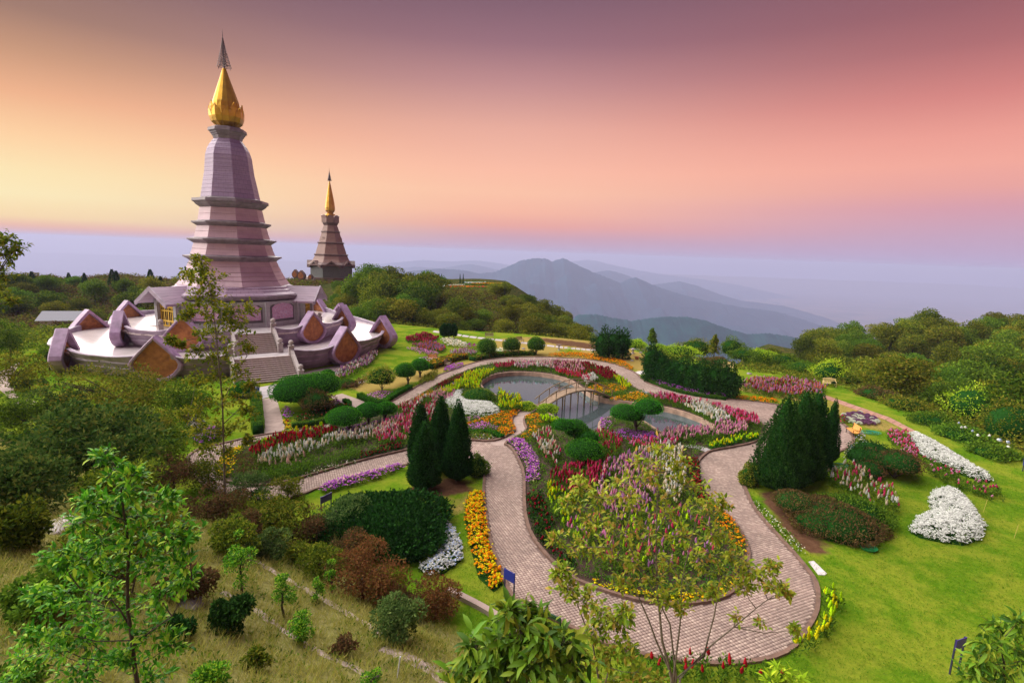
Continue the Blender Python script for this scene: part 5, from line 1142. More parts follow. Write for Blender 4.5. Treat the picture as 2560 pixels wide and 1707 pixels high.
CONI = [conifer_mesh(60+i, 7, 2.0-.3*i, 2600, .4, FOL['dark']) for i in range(2)]
rng = np.random.default_rng(77); NT = 0
def forest(region, n, label, group, smin=.7, smax=1.3, kinds=range(6), dz=-.6, mind=2.4, name='broadleaf_tree', cat='tree'):
    """trees spread over a world region given as polygon"""
    global NT; q = np.array(region); lo, hi = q.min(0), q.max(0); got = []
    tries = 0
    while len(got) < n and tries < n*60:
        tries += 1; p = lo+rng.random(2)*(hi-lo)
        if not inside(p, region)[0]: continue
        if 'knoll' in label and project((p[0], p[1], 0))[0] < 835: continue
        if any((p[0]-a[0])**2+(p[1]-a[1])**2 < mind*mind for a in got): continue
        got.append(p)
    kinds = list(kinds); _fl = {}
    for p in got:
        s = smin+(smax-smin)*rng.random()
        if 'knoll' in label and project((p[0], p[1], 0))[0] < 900: s *= .62
        o = link(name, FT[kinds[rng.integers(len(kinds))]], None, (p[0], p[1], H1(*p)+dz)); o.scale = (s*(.9+.25*rng.random()), s*(.9+.25*rng.random()), s*(.85+.3*rng.random())); o.rotation_euler = (0, 0, rng.random()*6.28)
        big = ('small', 'middling', 'large')[0 if s < smin+(smax-smin)*.33 else 1 if s < smin+(smax-smin)*.67 else 2]
        u = (project((p[0], p[1], 0))[0]); us = sorted(project((g[0], g[1], 0))[0] for g in got); fx = us.index(u)/max(1, len(us)-1); ds = sorted(np.hypot(g[0], g[1]) for g in got); fd_ = ds.index(np.hypot(*p))/max(1, len(ds)-1)
        px_ = ('far left', 'left', 'middle', 'right', 'far right')[min(4, int(fx*5))]; pd_ = ('front', 'centre', 'back')[min(2, int(fd_*3))]
        tone = 'olive ' if o.data == FT[2] else 'bright ' if o.data == FT[4] else ''
        lb = '%s %s%s %s row %s' % (big, tone, label, pd_, px_); _fl.setdefault(lb, []).append((u, o)); tag(o, lb, cat, group); NT += 1
    for lb, os_ in _fl.items():
        if len(os_) > 1:
            os_.sort(key=lambda q: q[0])
            for i, (u, o) in enumerate(os_): o['label'] = lb+' '+(['left of two', 'right of two'] if len(os_) == 2 else ['%s of %s' % (w, ('three','four','five','six','seven','eight')[len(os_)-3]) for w in ('first','second','third','fourth','fifth','sixth','seventh','eighth')])[i] if len(os_) < 9 else lb
    return got
forest([(50,42),(66,40),(110,60),(140,100),(140,150),(96,165),(66,118),(56,88),(47,66)], 138, 'round tree in the right-hand wood', 'trees of the right-hand wood', 1.0, 1.55, (0,1,2,3,5,0,1,4), -.5, 3.9)
forest([(28,82),(40,76),(60,96),(74,126),(62,132),(42,112)], 22, 'tree on slope behind lawn edge', 'trees on the slope behind the lawn edge', .6, .95, (0,1,2,4), -1.0, 3.0)
forest([(-62,118),(-30,108),(-20,112),(-22,135),(-34,150),(-62,150)], 34, 'tree on knoll right of lilac stupa', 'trees of the knoll before the far stupa', 1.2, 1.9, (0,1,3,5,4), -.5, 3.6)
forest([(-20,110),(4,104),(18,98),(27,108),(27,128),(20,150),(4,160),(-6,150),(2,122),(-12,118)], 62, 'tree on the far hillside', 'trees on the far hillside', .65, 1.1, (0,1,2,3,5), -.6, 2.6)
forest([(-120,105),(-62,100),(-70,125),(-110,145),(-165,145),(-150,110)], 44, 'tree on hill behind left terraces', 'trees on the hill left of the lilac stupa', .7, 1.2, (0,1,3,4), -.6, 3.6)
for i in range(16):
    x = -150+i*6+rng.random()*4; y = 138+rng.random()*10
    if x > -62: break
    o = link('conifer', CONI[i % 2], None, (x, y, H1(x, y)-.3)); o.scale = (.55+.3*rng.random(),)*3; tag(o, 'small dark conifer on the left skyline, number %s from the left end' % ['one','two','three','four','five','six','seven','eight','nine','ten','eleven','twelve','thirteen','fourteen','fifteen','sixteen'][i], 'tree', 'conifers on the left skyline')
# scrub between the trees
def scrub(region, n, leaf, label, h=.9, L=.35, name='undergrowth'):
    q = np.array(region); lo, hi = q.min(0), q.max(0); r = np.random.default_rng(len(region)*n); P = lo+r.random((n*2, 2))*(hi-lo); P = P[inside(P, region)][:n]
    k = r.random(len(P)); V, Q = leaf_tuft(P, gz(P)-.1, h*(.3+1.2*k*k), L, 14, r, .55, .5, .5); place(name, V, Q, np.zeros(len(Q)), [FOL[leaf]], label, 'undergrowth', kind='stuff')
scrub([(-30,106),(1,98),(15,92),(26,98),(28,125),(14,150),(-40,152)], 4200, 'olive', 'rough brown-green scrub covering the far hillside', .8, .34)
scrub([(-30,108),(1,100),(18,96),(26,105),(16,150),(-50,152)], 2600, 'brown', 'dry brown bracken on the far hillside', .7, .34)
scrub([(41,36),(47,40),(60,90),(45,90),(30,80),(22,86),(20,83),(30,73),(37,67),(41,60)], 2600, 'olive', 'scrubby bushes along the right lawn edge', .7, .26)
scrub([(42,30),(60,36),(120,60),(140,150),(96,165),(52,80)], 6500, 'forest', 'dark undergrowth below the right-hand wood', 1.4, .4)
scrub([(-190,100),(-60,100),(-60,190),(-190,190)], 8000, 'brown', 'brown scrub on the left hill', 1.0, .5)
scrub([(-190,101),(-60,101),(-60,191),(-190,191)], 5000, 'forest', 'dark green scrub on the left hill', 1.1, .5)
scrub([(-84,60),(-66,60),(-52,108),(-84,108)], 1500, 'forest', 'green undergrowth left behind the terraces', .8, .35)

# --- clipped topiary with trunks: centre px, half width px, half height px, base px
def topi(cx, cy, rw, rh, bx, by, label, name='topiary_tree', leaf='topiary', cone=False, n=None, L=.10, lobes=None, inner=M_INNER, group=None, rough=.05, tr=.09, flat=.35, out=.9):
    base = G(bx, by); s = depth_of(base)/FPX; Rw = rw*s*1.08; sn = CAMZ/float(np.linalg.norm(base-CAM)); cs = math.sqrt(1-sn*sn)
    Rh = max(math.sqrt(max(0, (rh*s)**2-(Rw*sn*.8)**2))/cs, .60*Rw if tr else .38*Rw)
    if not tr: base = G(cx, cy+rh*.12, Rh*.3); s = depth_of(base)/FPX; Rw = rw*s
    Y = base[1]; c = AT(cx, cy, Y) if tr else base; zc = c[2]
    n = int((n or min(20000, max(2500, 330*Rw*Rh*(0.10/L)**2*4.5)))*1.3)
    root = thing(name, label, 'tree' if name != 'shrub' else 'shrub', (base[0], base[1], 0), 0, group)
    for i, (dx, dz_, k) in enumerate(lobes or [(0, 0, 1)]):
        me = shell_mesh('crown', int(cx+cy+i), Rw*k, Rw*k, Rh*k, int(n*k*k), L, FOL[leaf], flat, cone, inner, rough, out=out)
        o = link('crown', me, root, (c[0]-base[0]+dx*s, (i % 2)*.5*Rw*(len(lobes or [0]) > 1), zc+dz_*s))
    if tr:
        b = MB(); b.tube([(0, 0, -.1), (.03, 0, zc*.5), (c[0]-base[0], 0, zc)], [tr*1.3, tr, tr*.7], 7)
        if not cone:
            for a in range(3): b.tube([(0, 0, max(.05, (zc-Rh)*.7)), (math.cos(a*2.1)*Rw*.4, math.sin(a*2.1)*Rw*.4, zc-Rh*.25)], [tr*.6, tr*.3], 5)
        build('trunk', b, M_BARK, root)
    return root
topi(860,1044,40,26,874,1083,'clipped dome topiary leftmost of three above the west bed', L=.09)
topi(922,1028,31,22,921,1066,'clipped dome topiary in the middle of three above the west bed', L=.09)
topi(966,1023,24,19,962,1051,'smallest clipped dome topiary nearest the conifers', L=.09)
topi(755,978,67,35,758,1020,'large broad cushion-shaped topiary at the foot of the stairs', L=.11, lobes=[(-8,0,.92),(28,6,.78)])
topi(608,978,32,28,610,1006,'dark clipped bush on the left of the stair foot', name='shrub', tr=0, L=.11)
topi(480,1000,44,26,480,1026,'wide clipped bush below the left brown panel', name='shrub', tr=0, L=.12)
topi(820,942,22,22,820,964,'small round clipped bush right of the stair foot', name='shrub', tr=0)
topi(866,958,26,13,866,972,'low dark clipped bush beside the small round one', name='shrub', leaf='mid', tr=0)
topi(790,1004,33,26,792,1034,'grey-brown twiggy shrub before the broad cushion topiary', name='shrub', leaf='brown', rough=.25, L=.14, tr=.04)
topi(953,945,32,27,955,978,'small rounded tree with reddish leaves in a purple flower ring', name='garden_tree', leaf='ruddy', rough=.22, L=.16, tr=.05)
topi(1012,930,25,23,1020,961,'left ball of the double clipped topiary by the north path')
topi(1050,916,22,20,1050,942,'right ball of the double clipped topiary by the north path')
topi(1217,868,22,22,1217,892,'dark round ball tree leftmost of three on the back lawn', leaf='mid', L=.13, flat=.55)
topi(1279,863,20,19,1279,886,'dark round ball tree in the middle of three on the back lawn', leaf='mid', L=.13, flat=.55)
topi(1340,862,20,20,1340,886,'dark round ball tree rightmost of three on the back lawn', leaf='mid', L=.13, flat=.55)
topi(1197,990,43,24,1197,1012,'low oval clipped bush wrapped by the white carpet', name='shrub', leaf='mid', tr=0, inner=M_INNER, rough=.03)
topi(1315,1016,26,14,1315,1030,'small yellow-green bush beside the near bridge foot', name='shrub', leaf='lime', tr=0, rough=.15)
topi(1370,1022,24,14,1372,1036,'fresh green bush below the near end of the footbridge', name='shrub', leaf='lime', tr=0, rough=.15)
topi(1585,1032,48,32,1588,1088,'cloud-cut triple topiary in the round planter at the pond', lobes=[(-22,-2,.72),(-2,-14,.66),(34,14,.72)], L=.09)
topi(1430,1075,44,24,1440,1140,'flat spreading cloud-cut topiary left part above rose snapdragons', lobes=[(-22,10,.62),(8,-2,.72),(40,-18,.62),(20,-14,.7)], L=.09, flat=.2)
topi(1462,1126,44,28,1462,1158,'lower mound of the spreading cloud-cut topiary', name='shrub', L=.09, tr=.05, leaf='topiary')
topi(1560,975,38,10,1560,985,'small dark green bush inside the north orange marigolds', name='shrub', tr=0, leaf='mid', rough=.2) if False else None
topi(1555,987,18,9,1556,993,'small bush between the two orange marigold patches', name='shrub', tr=0, leaf='mid', rough=.2)
topi(1510,964,20,8,1510,972,'small bush in the middle of the north orange marigolds', name='shrub', tr=0, leaf='olive', rough=.2)
topi(1195,1170,24,34,1198,1202,'fluffy green shrub with orange specks right of the left conifers', name='shrub', leaf='mid', tr=0, rough=.2, L=.12)
topi(1872,1196,22,38,1876,1228,'fluffy shrub with orange specks left of the right conifers', name='shrub', leaf='olive', tr=0, rough=.2, L=.12)
topi(1745,1168,22,16,1745,1184,'small dark shrub at the inner corner of the right path', name='shrub', leaf='dark', tr=0, rough=.2) if False else None
# --- tall cone conifers
def cone(ax, ay, bx, by, hw, label, L=.15, n=9000, group=None):
    base = G(bx, by); top = AT(ax, ay, base[1]); h = top[2]; s = depth_of(base)/FPX; r = hw*s; root = thing('cone_conifer', label, 'conifer', (base[0], base[1], 0), 0, group)
    me = shell_mesh('crown', int(ax*7+ay), r, r, h/2*.955, n, L, FOL['dark'], cone=True, w=.42, out=1.1); link('crown', me, root, (0, 0, h/2*1.045+.02))
    b = MB(); b.tube([(0, 0, -.1), (0, 0, h*.2)], [.16, .12], 8)
    for a in range(2): b.tube([(.1, .05, -.1), (.3*math.cos(a*3+1), .3*math.sin(a*3+1), h*.14)], [.06, .05], 6)
    build('trunk', b, M_BARK, root)
cone(1053,1050,1060,1222,43,'nearest dark cone conifer of the left group, front left')
cone(1082,985,1100,1180,40,'tallest dark cone conifer at the back of the left group')
cone(1046,1000,1050,1165,34,'dark cone conifer half hidden at the left back of the left group')
cone(1128,995,1144,1200,38,'dark cone conifer on the right of the left group')
cone(1968,985,1944,1226,68,'widest dark cone conifer at the front left of the right group', n=15000)
cone(1996,968,1990,1205,62,'tall dark cone conifer in the middle of the right group', n=13000)
cone(2030,972,2024,1188,48,'dark cone conifer behind the middle of the right group', n=11000)
cone(2072,993,2068,1158,23,'slim dark cone conifer standing apart on the right', n=7000, L=.12)
# --- row of yews on the north-east bank
for i, (x, y) in enumerate([(1630,952),(1655,958),(1680,965),(1706,972),(1730,978),(1756,984),(1782,988),(1806,990),(1826,992)]):
    top = [862,882,892,898,902,905,907,910,918][i]; topi(x, (y+top)/2+4, 22, (y-top)/2-3, x, y, 'bushy dark yew, %s of nine in the row behind the purple line' % ['leftmost','second from left','third from left','fourth from left','middle','fourth from right','third from right','second from right','rightmost'][i], name='yew_tree', leaf='dark', group='row of yews by the east path', rough=.34, L=.22, flat=.8, tr=.07, out=1.5)
for i, (x, w) in enumerate([(1508,20),(1532,22),(1556,16)]): topi(x, 862, w, 30, x, 896, 'dark upright clipped tree, %s of the tight block by the north path' % ['left','middle','right'][i], name='yew_tree', leaf='dark', group='block of dark trees by the north path', rough=.4, L=.26, flat=.8, out=1.4)
for i, x in enumerate([1110,1122,1134]): topi(x, 826, 9, 15, x, 846, 'dark clipped tree, %s of the small block on the back lawn' % ['left','middle','right'][i], name='yew_tree', leaf='dark', group='small dark block on the back lawn', rough=.12, L=.2, flat=.8)
# --- dark mounded juniper and the heather bushes
topi(974,1306,140,86,985,1392,'wide dark juniper mound beside the white crescent', name='juniper', leaf='dark', tr=0, rough=.17, L=.17, n=17000, out=1.2)
topi(2085,1296,118,62,2085,1358,'broad red-brown and green heather mound near the lawn', name='shrub', leaf='brown', tr=0, rough=.12, L=.12, n=9000, lobes=[(0,0,.88),(-62,18,.5),(60,-12,.55)])
topi(2130,1280,80,48,2132,1345,'green half of the heather mound near the lawn', name='shrub', leaf='mid', tr=0, rough=.14, L=.12, n=6000)
topi(2235,1165,70,30,2235,1195,'dark cloud-shaped low pine behind the white snapdragons', name='dwarf_pine', leaf='brown', tr=.08, rough=.2, L=.12, lobes=[(-62,-14,.5),(-20,-4,.6),(14,6,.62),(48,0,.5)])
topi(2200,1145,56,22,2205,1175,'darker green low pine left of the magenta flowers', name='dwarf_pine', leaf='dark', tr=.06, rough=.2, L=.12, lobes=[(-44,0,.6),(0,0,.8),(36,4,.5)])
# --- trees and bushes at the back edge
def spire(px, top, by, w, label, leaf='mid', L=.3):
    base = G(px, by); t = AT(px, top, base[1]); h = t[2]; s = depth_of(base)/FPX; root = thing('young_tree', label, 'tree', (base[0], base[1], 0))
    P, d = crown_pts(np.random.default_rng(int(px)), 1500, w*s, w*s, h*.5, 16, .45); k = np.clip((h*.5-P[:, 2])/h*1.15, .15, 1); P[:, :2] *= k[:, None]; P[:, 2] += h*.54
    r2 = np.random.default_rng(int(px)); V, Q = leafq(P, unit(d*.5+rdir(len(P), r2)), L, .5, r2); link('crown', fast_mesh('crown', V, Q, [FOL[leaf]]), root)
    b = MB(); b.tube([(0,0,-.1),(0,0,h*.8)], [.08,.03], 6); build('trunk', b, M_BARK, root)
    for q in (-.5, .5): b = MB(); b.tube([(q, -.4, -.1), (q, -.4, 2.0)], .035, 5); build('stake', b, M_BARKL, root)
    b = MB(); b.tube([(-.6, -.4, 1.5), (.6, -.4, 1.5)], .03, 5); build('cross_bar', b, M_BARKL, root)
spire(1628, 816, 878, 20, 'upright dark young tree with stakes at the back lawn edge')
spire(1784, 832, 896, 22, 'upright loose young tree with stakes further right on the edge', 'olive')
for (x, y, w, h, lf, lb) in [(1700,880,40,14,'lime','orange-tinged low bush at the lawn edge between the staked trees'),(1740,868,38,22,'olive','pale brown loose bush behind the orange-tinged one'),(1830,868,26,24,'mid','dark bush right of the loose staked tree'),(1860,886,30,16,'mid','green bush behind the upper cream bench'),
    (1590,860,24,12,'lime','low flowering bush right of the dark block'),(1650,872,26,10,'lime','small yellow-green bush below the first staked tree'),(1905,888,34,12,'lime','bright bush right of the upper cream bench'),(1960,898,30,14,'mid','bush on the edge above the mixed snapdragons'),
    (2074,930,38,32,'lime','round golden-green tree behind the lower cream bench'),(2120,948,24,14,'olive','small bush right of the lower cream bench'),(2010,918,34,12,'mid','green hedge bush left of the golden-green tree'),(2190,985,40,16,'brown','reddish bush along the lawn edge'),(2260,1010,44,18,'olive','low olive bush along the lawn edge'),
    (2330,1050,42,20,'mid','green bush above the white hydrangeas'),(1790,905,30,10,'brown','dark reddish hedge left of the upper cream bench'),(2440,1010,60,50,'lime','yellow-green rounded tree at the far right lawn edge'),(2530,1060,60,60,'olive','large olive tree cut by the right frame edge'),(2400,1085,48,18,'mid','white-flowered hydrangea bush on the right edge'),(2480,1130,44,18,'mid','lower hydrangea bush near the right frame edge')]:
    topi(x, y, w, h, x, y+h, lb, name='shrub', leaf=lf, tr=0, rough=.3, L=.2, flat=.6)
snap([(2385,1092),(2425,1100),(2440,1118),(2400,1108)], ('white','sky'), 'white hydrangea heads on the right edge bush', h=1.0, sp=.18, r=.13, dens=2.5, z=.3)
snap([(2460,1120),(2510,1140),(2530,1160),(2480,1148)], ('white','sky'), 'white hydrangea heads near the right frame edge', h=1.0, sp=.18, r=.13, dens=2.5, z=.3)
# hilltop garden beside the far stupa
def far_pt(px, py, Y): p = AT(px, py, Y); return np.array([p[0], p[1], p[2]])
def hill_low(x0, x1, py, Y, cols, label, h=.8, w=4):
    r = np.random.default_rng(int(x0)); n = 120; a, b = far_pt(x0, py, Y), far_pt(x1, py, Y); t = r.random(n); P = a+(b-a)*t[:, None]; P[:, 1] += (r.random(n)-.5)*w; P[:, 2] = np.maximum(P[:, 2], gz(P))
    V, Q = blobs(P[:, :2], P[:, 2], .2, r, .8); V2, Q2 = leaf_tuft(P[:, :2], P[:, 2]-h, h*1.15, .3, 12, r, .5); V, Q, M = merge([(V, Q, 1), (V2, Q2, 0)]); place('low_flowers', V, Q, M, [FOL['mid'], FM(*cols)], label, 'flowers', kind='stuff')
for a in [(1000,1080,708,158,('white','blush'),'pale flower line on the distant hilltop garden'),(1060,1110,716,150,('white',),'white flower patch on the distant hilltop garden'),(1090,1160,712,155,('white','cream'),'second white flower patch on the distant hilltop'),(1110,1240,716,152,('orange','red'),'orange flower line on the distant hilltop garden'),(1160,1215,706,160,('white','sky'),'bluish flower line at the hilltop garden back'),(1010,1080,718,150,('crimson','salmon'),'reddish flower line on the distant hilltop garden'),(1180,1260,708,158,('gold','orange'),'golden flower line at the right of the hilltop garden')]:
    hill_low(*a)
for (px, py, Y, s, lb) in [(1046,700,156,.42,'small ball tree left on the hilltop garden'),(1122,706,156,.42,'small ball tree in the middle of the hilltop garden'),(1050,714,150,.38,'small dark bush low on the hilltop garden'),(1016,700,160,.5,'small tree at the left end of the hilltop garden'),(1080,696,166,.6,'yellowish small tree behind the hilltop garden')]:
    p = far_pt(px, py, Y); o = link('ball_tree', FT[3 if s < .5 else 2], None, (p[0], p[1], p[2]-3.0*s)); o.scale = (s, s, s); tag(o, lb, 'tree')
for px in (1098, 1104, 1150, 1158):
    p = far_pt(px, 704, 160); o = link('conifer', CONI[1], None, (p[0], p[1], p[2]-1.2)); o.scale = (.16, .16, .5); tag(o, {1098:'leftmost', 1104:'second', 1150:'third', 1158:'rightmost'}[px]+' thin dark spire tree on the distant hilltop garden', 'tree', 'spire trees on the hilltop garden')

# ================================================================== FOREGROUND HILLSIDE
LT = np.array([(0,0,0),(.33,0,.045),(.68,0,.03),(1,0,-.10),(.30,.5,.09),(.66,.42,.075),(.30,-.5,.09),(.66,-.42,.075)])   # length, width, lift
LF = np.array([(0,1,4),(4,1,2),(4,2,5),(5,2,3),(0,6,1),(6,2,1),(6,7,2),(7,3,2)])
def real_leaves(P, A, L, w, rng, droop=.0):
    n = len(P); L = np.broadcast_to(np.asarray(L, float), (n,)); up = np.array([0, 0, 1.0]); sd = unit(np.cross(A, up[None]+rng.normal(size=(n, 3))*.35)); nr = np.cross(sd, A)
    V = P[:, None, :]+(LT[None, :, 0, None]*A[:, None, :]+LT[None, :, 1, None]*w*sd[:, None, :]+LT[None, :, 2, None]*nr[:, None, :])*L[:, None, None]
    return V.reshape(-1, 3), (LF[None]+8*np.arange(n)[:, None, None]).reshape(-1, 3), sd, nr
def near_tree(name, label, cat, Y, trunks, clumps, leaf, L, w, nper=7, tips=26, nobj=300, rt=.045, seed=1, bark=M_BARK, depth=1.0, ro=.5, flop=.15, bundle=False):
    """a close tree: stems (pixel polylines), leaf clumps (px, py, radius px), leaves in rosettes at twig tips"""
    rng = np.random.default_rng(seed); st = []
    for tp in trunks: st.append([AT(x, y, Y+(q[0] if q else 0)) for x, y, *q in tp])
    b0 = st[0][0]; base = np.array([b0[0], b0[1], H1(b0[0], b0[1])]); root = thing(name, label, cat, tuple(base))
    allp = []
    for i, pl in enumerate(st):
        if i == 0 or True:
            g = pl[0].copy(); foot = np.array([b0[0]+.06*i*math.cos(i*2.4), b0[1]+.06*i*math.sin(i*2.4), base[2]-.2]); pl = ([foot] if (i == 0 or bundle) else [])+pl
        b = MB(); k = len(pl); r0 = rt*(1 if i == 0 else .75 if bundle else .38); pts = [np.array(p)-base for p in pl]
        # soften the stem with midpoints
        q = [pts[0]]
        for a, c in zip(pts[:-1], pts[1:]): q += [(a+c)/2+rng.normal(size=3)*.012, c]
        b.tube(q, [r0*(1-.85*j/(len(q)-1)) for j in range(len(q))], 7); build('trunk' if i == 0 else 'stem', b, bark, root, smooth_=True); allp += q[1:]
    allp = np.array(allp); tb = MB(); TP, TD, TC = [], [], []
    for (px, py, rp, *q) in clumps:
        c = AT(px, py, Y+(q[0] if q else rng.normal()*.12*depth)); s = depth_of(c)/FPX; R = rp*s; c = c-base
        lower = allp[allp[:, 2] < c[2]+.1*R]; cand = lower if len(lower) else allp
        j = np.argmin(np.linalg.norm(cand-c, axis=1)+.6*np.maximum(0, cand[:, 2]-c[2]+.3)); p0 = cand[j]; m = (p0+c)/2+np.array([0, 0, -.08*np.linalg.norm(c-p0)])
        tb.tube([p0, m, c], [rt*.28, rt*.2, rt*.12], 5, cap=False)
        nt = max(3, int(tips*(q[1] if len(q) > 1 else 1)))
        d = rdir(nt, rng); d[:, 2] = d[:, 2]*.8+.1; e = c+d*(R*(.55+.85*rng.random(nt)))[:, None]
        for x in e: tb.tube([c+(x-c)*.05, (c+x)/2+rng.normal(size=3)*R*.06, x], [rt*.10, rt*.07, rt*.04], 3, cap=False)
        TP.append(e); TC.append(np.repeat(c[None], nt, 0)); TD.append(unit(e-c+np.array([0, 0, .25*R])))
    build('branches', tb, bark, root)['kind'] = 'stuff'
    TP = np.concatenate(TP); TC = np.concatenate(TC); TD = np.concatenate(TD); k = len(TP); idx = np.repeat(np.arange(k), nper); A = unit(TD[idx]*ro+rdir(k*nper, rng)*.85-np.array([0, 0, flop])); tt = rng.random(k*nper)**.7; P = TC[idx]+(TP[idx]-TC[idx])*(.15+.9*tt)[:, None]; P = P+A*L*.08
    Ls = L*(.6+.6*rng.random(len(P))); V, T, sd, nr = real_leaves(P, A, Ls, w, rng)
    n = len(P); sel = np.zeros(n, bool); pick = rng.choice(n, min(nobj, n), replace=False); sel[pick] = True
    me = fast_mesh('leaf', LT*np.array([1, w, 1]), LF, [leaf])
    for i in pick:
        o = link('leaf', me, root, tuple(P[i])); M = Matrix((tuple(A[i]), tuple(sd[i]), tuple(nr[i]))).transposed(); o.rotation_euler = M.to_euler(); o.scale = (Ls[i],)*3
    VV = V.reshape(n, 8, 3)[~sel]; TT = (LF[None]+8*np.arange(len(VV))[:, None, None]).reshape(-1, 3)
    tag(link('foliage', fast_mesh('foliage', VV.reshape(-1, 3), TT, [leaf]), root), kind='stuff')
    return root
# fresh green sapling at the left
near_tree('sapling', 'bright green sapling with glossy leaves and dark trunk at the lower left', 'tree', 6.6,
  [[(345,1720),(330,1600),(318,1450),(312,1300),(300,1180),(262,1130)], [(330,1480),(345,1400),(410,1300)], [(322,1560),(280,1500),(200,1470)], [(325,1620),(430,1540),(480,1450)]],
  [(258,1140,20,0,.7),(285,1175,30,0,.8),(330,1190,26,0,.7),(315,1230,42),(275,1275,45),(345,1290,50),(225,1255,30),(415,1250,30),(205,1300,35),(255,1345,55),(330,1360,60),(420,1330,50),(470,1350,30),(150,1390,38),(210,1400,45),(300,1430,60),(390,1410,55),(460,1410,38),(95,1480,30),(150,1500,48),(230,1500,60),(320,1520,55),(400,1490,50),(470,1450,30),(80,1590,32),(150,1580,45),(230,1610,50),(380,1580,45),(430,1610,40),(300,1640,45),(200,1680,50),(380,1690,50)],
  FOL['fresh'], .115, .36, nper=8, tips=21, rt=.036, seed=3)
near_tree('sapling', 'second thinner green sapling close left of the bright one', 'tree', 7.4,
  [[(215,1720),(212,1600),(218,1480),(230,1350)]], [(225,1350,30),(190,1420,35),(250,1440,35),(180,1520,40),(240,1560,40),(130,1620,38),(60,1650,40),(260,1660,40),(40,1700,30)], FOL['fresh'], .11, .36, nper=8, tips=20, nobj=100, rt=.028, seed=5)
# many-stemmed tree at the right of centre
near_tree('multi_stemmed_tree', 'many-stemmed bushy tree with reddish leaves before the south bed', 'tree', 8.2,
  [[(1680,1700),(1655,1600),(1643,1480),(1640,1330),(1650,1180)], [(1682,1690),(1640,1600),(1600,1500),(1560,1400),(1490,1330)], [(1684,1690),(1700,1560),(1705,1450),(1740,1300)], [(1690,1695),(1760,1640),(1785,1540),(1800,1440),(1870,1380)], [(1690,1690),(1675,1560),(1600,1420),(1520,1250)], [(1700,1695),(1780,1610),(1890,1520),(1950,1480)]],
  [(1655,1130,34,0,.9),(1610,1160,36),(1700,1165,34),(1560,1205,40),(1640,1200,48),(1720,1215,42),(1500,1240,36),(1450,1215,28),(1580,1265,52),(1670,1270,52),(1750,1270,40),(1420,1260,26),(1480,1300,36),(1540,1320,46),(1620,1335,52),(1700,1340,50),(1780,1330,40),(1810,1260,22),(1395,1350,28),(1440,1370,34),(1510,1380,40),(1590,1400,46),(1670,1400,46),(1750,1400,44),(1830,1390,34),(1640,1450,42),(1720,1460,40),(1800,1440,38),(1870,1420,32),(1900,1440,26),(1930,1460,26),(1960,1480,18),(1660,1500,34),(1860,1470,26),(1780,1480,24),(1560,1450,30),(1700,1520,22),(1990,1575,12),(1900,1560,14,0,.3),(1840,1540,14,0,.3),(1930,1420,20)],
  FOL['ruddy'], .105, .42, nper=7, tips=17, rt=.034, seed=9, bundle=True, bark=M_BARKL)
near_tree('multi_stemmed_tree', 'thin olive-leaved branches rising between the big-leaved bush and the many-stemmed tree', 'tree', 6.6,
  [[(1500,1720),(1480,1600),(1440,1500),(1400,1440)], [(1510,1720),(1530,1620),(1560,1540)]], [(1400,1430,24),(1420,1470,30),(1455,1500,32),(1500,1530,32),(1480,1580,38),(1540,1560,32),(1560,1620,34),(1510,1650,40),(1590,1680,34),(1450,1640,38),(1530,1700,36),(1560,1530,24),(1640,1700,30)], FOL['ruddy'], .10, .42, nper=7, tips=18, nobj=120, rt=.022, bundle=True, seed=12, bark=M_BARKL)
# big-leaved bush at the bottom
near_tree('large_leaved_bush', 'bush with long drooping glossy leaves at the bottom centre', 'bush', 5.2,
  [[(1320,1740),(1310,1640),(1300,1560)], [(1325,1740),(1390,1650),(1410,1580)], [(1315,1740),(1240,1680),(1200,1640)]],
  [(1270,1530,22),(1310,1530,30),(1345,1550,32),(1300,1580,44),(1245,1600,38),(1190,1620,36),(1360,1600,44),(1410,1600,36),(1150,1680,28),(1210,1670,46),(1280,1650,52),(1350,1660,52),(1430,1650,46),(1250,1710,50),(1340,1720,50),(1420,1710,45),(1170,1720,36)], FOL['big'], .20, .30, nper=7, tips=11, nobj=300, rt=.03, seed=15, bundle=True, flop=.55, ro=.3)
near_tree('large_leaved_bush', 'bush with long yellow-green leaves in the bottom right corner', 'bush', 7.2,
  [[(2520,1740),(2510,1660),(2500,1600)]], [(2500,1570,24),(2540,1560,28),(2470,1610,30),(2520,1620,40),(2450,1650,30),(2500,1670,40),(2550,1650,40),(2430,1690,28),(2480,1710,40),(2540,1710,40)], FOL['big'], .20, .24, nper=8, tips=9, nobj=150, rt=.03, seed=18, flop=.4)
near_tree('large_leaved_bush', 'small rosette of long yellowish leaves below the last path bend', 'bush', 12.0,
  [[(1975,1740),(1975,1690)]], [(1955,1680,20),(1985,1690,24),(1930,1705,24),(2000,1710,22)], FOL['lime'], .26, .22, nper=10, tips=4, nobj=60, rt=.03, seed=21, flop=.2)
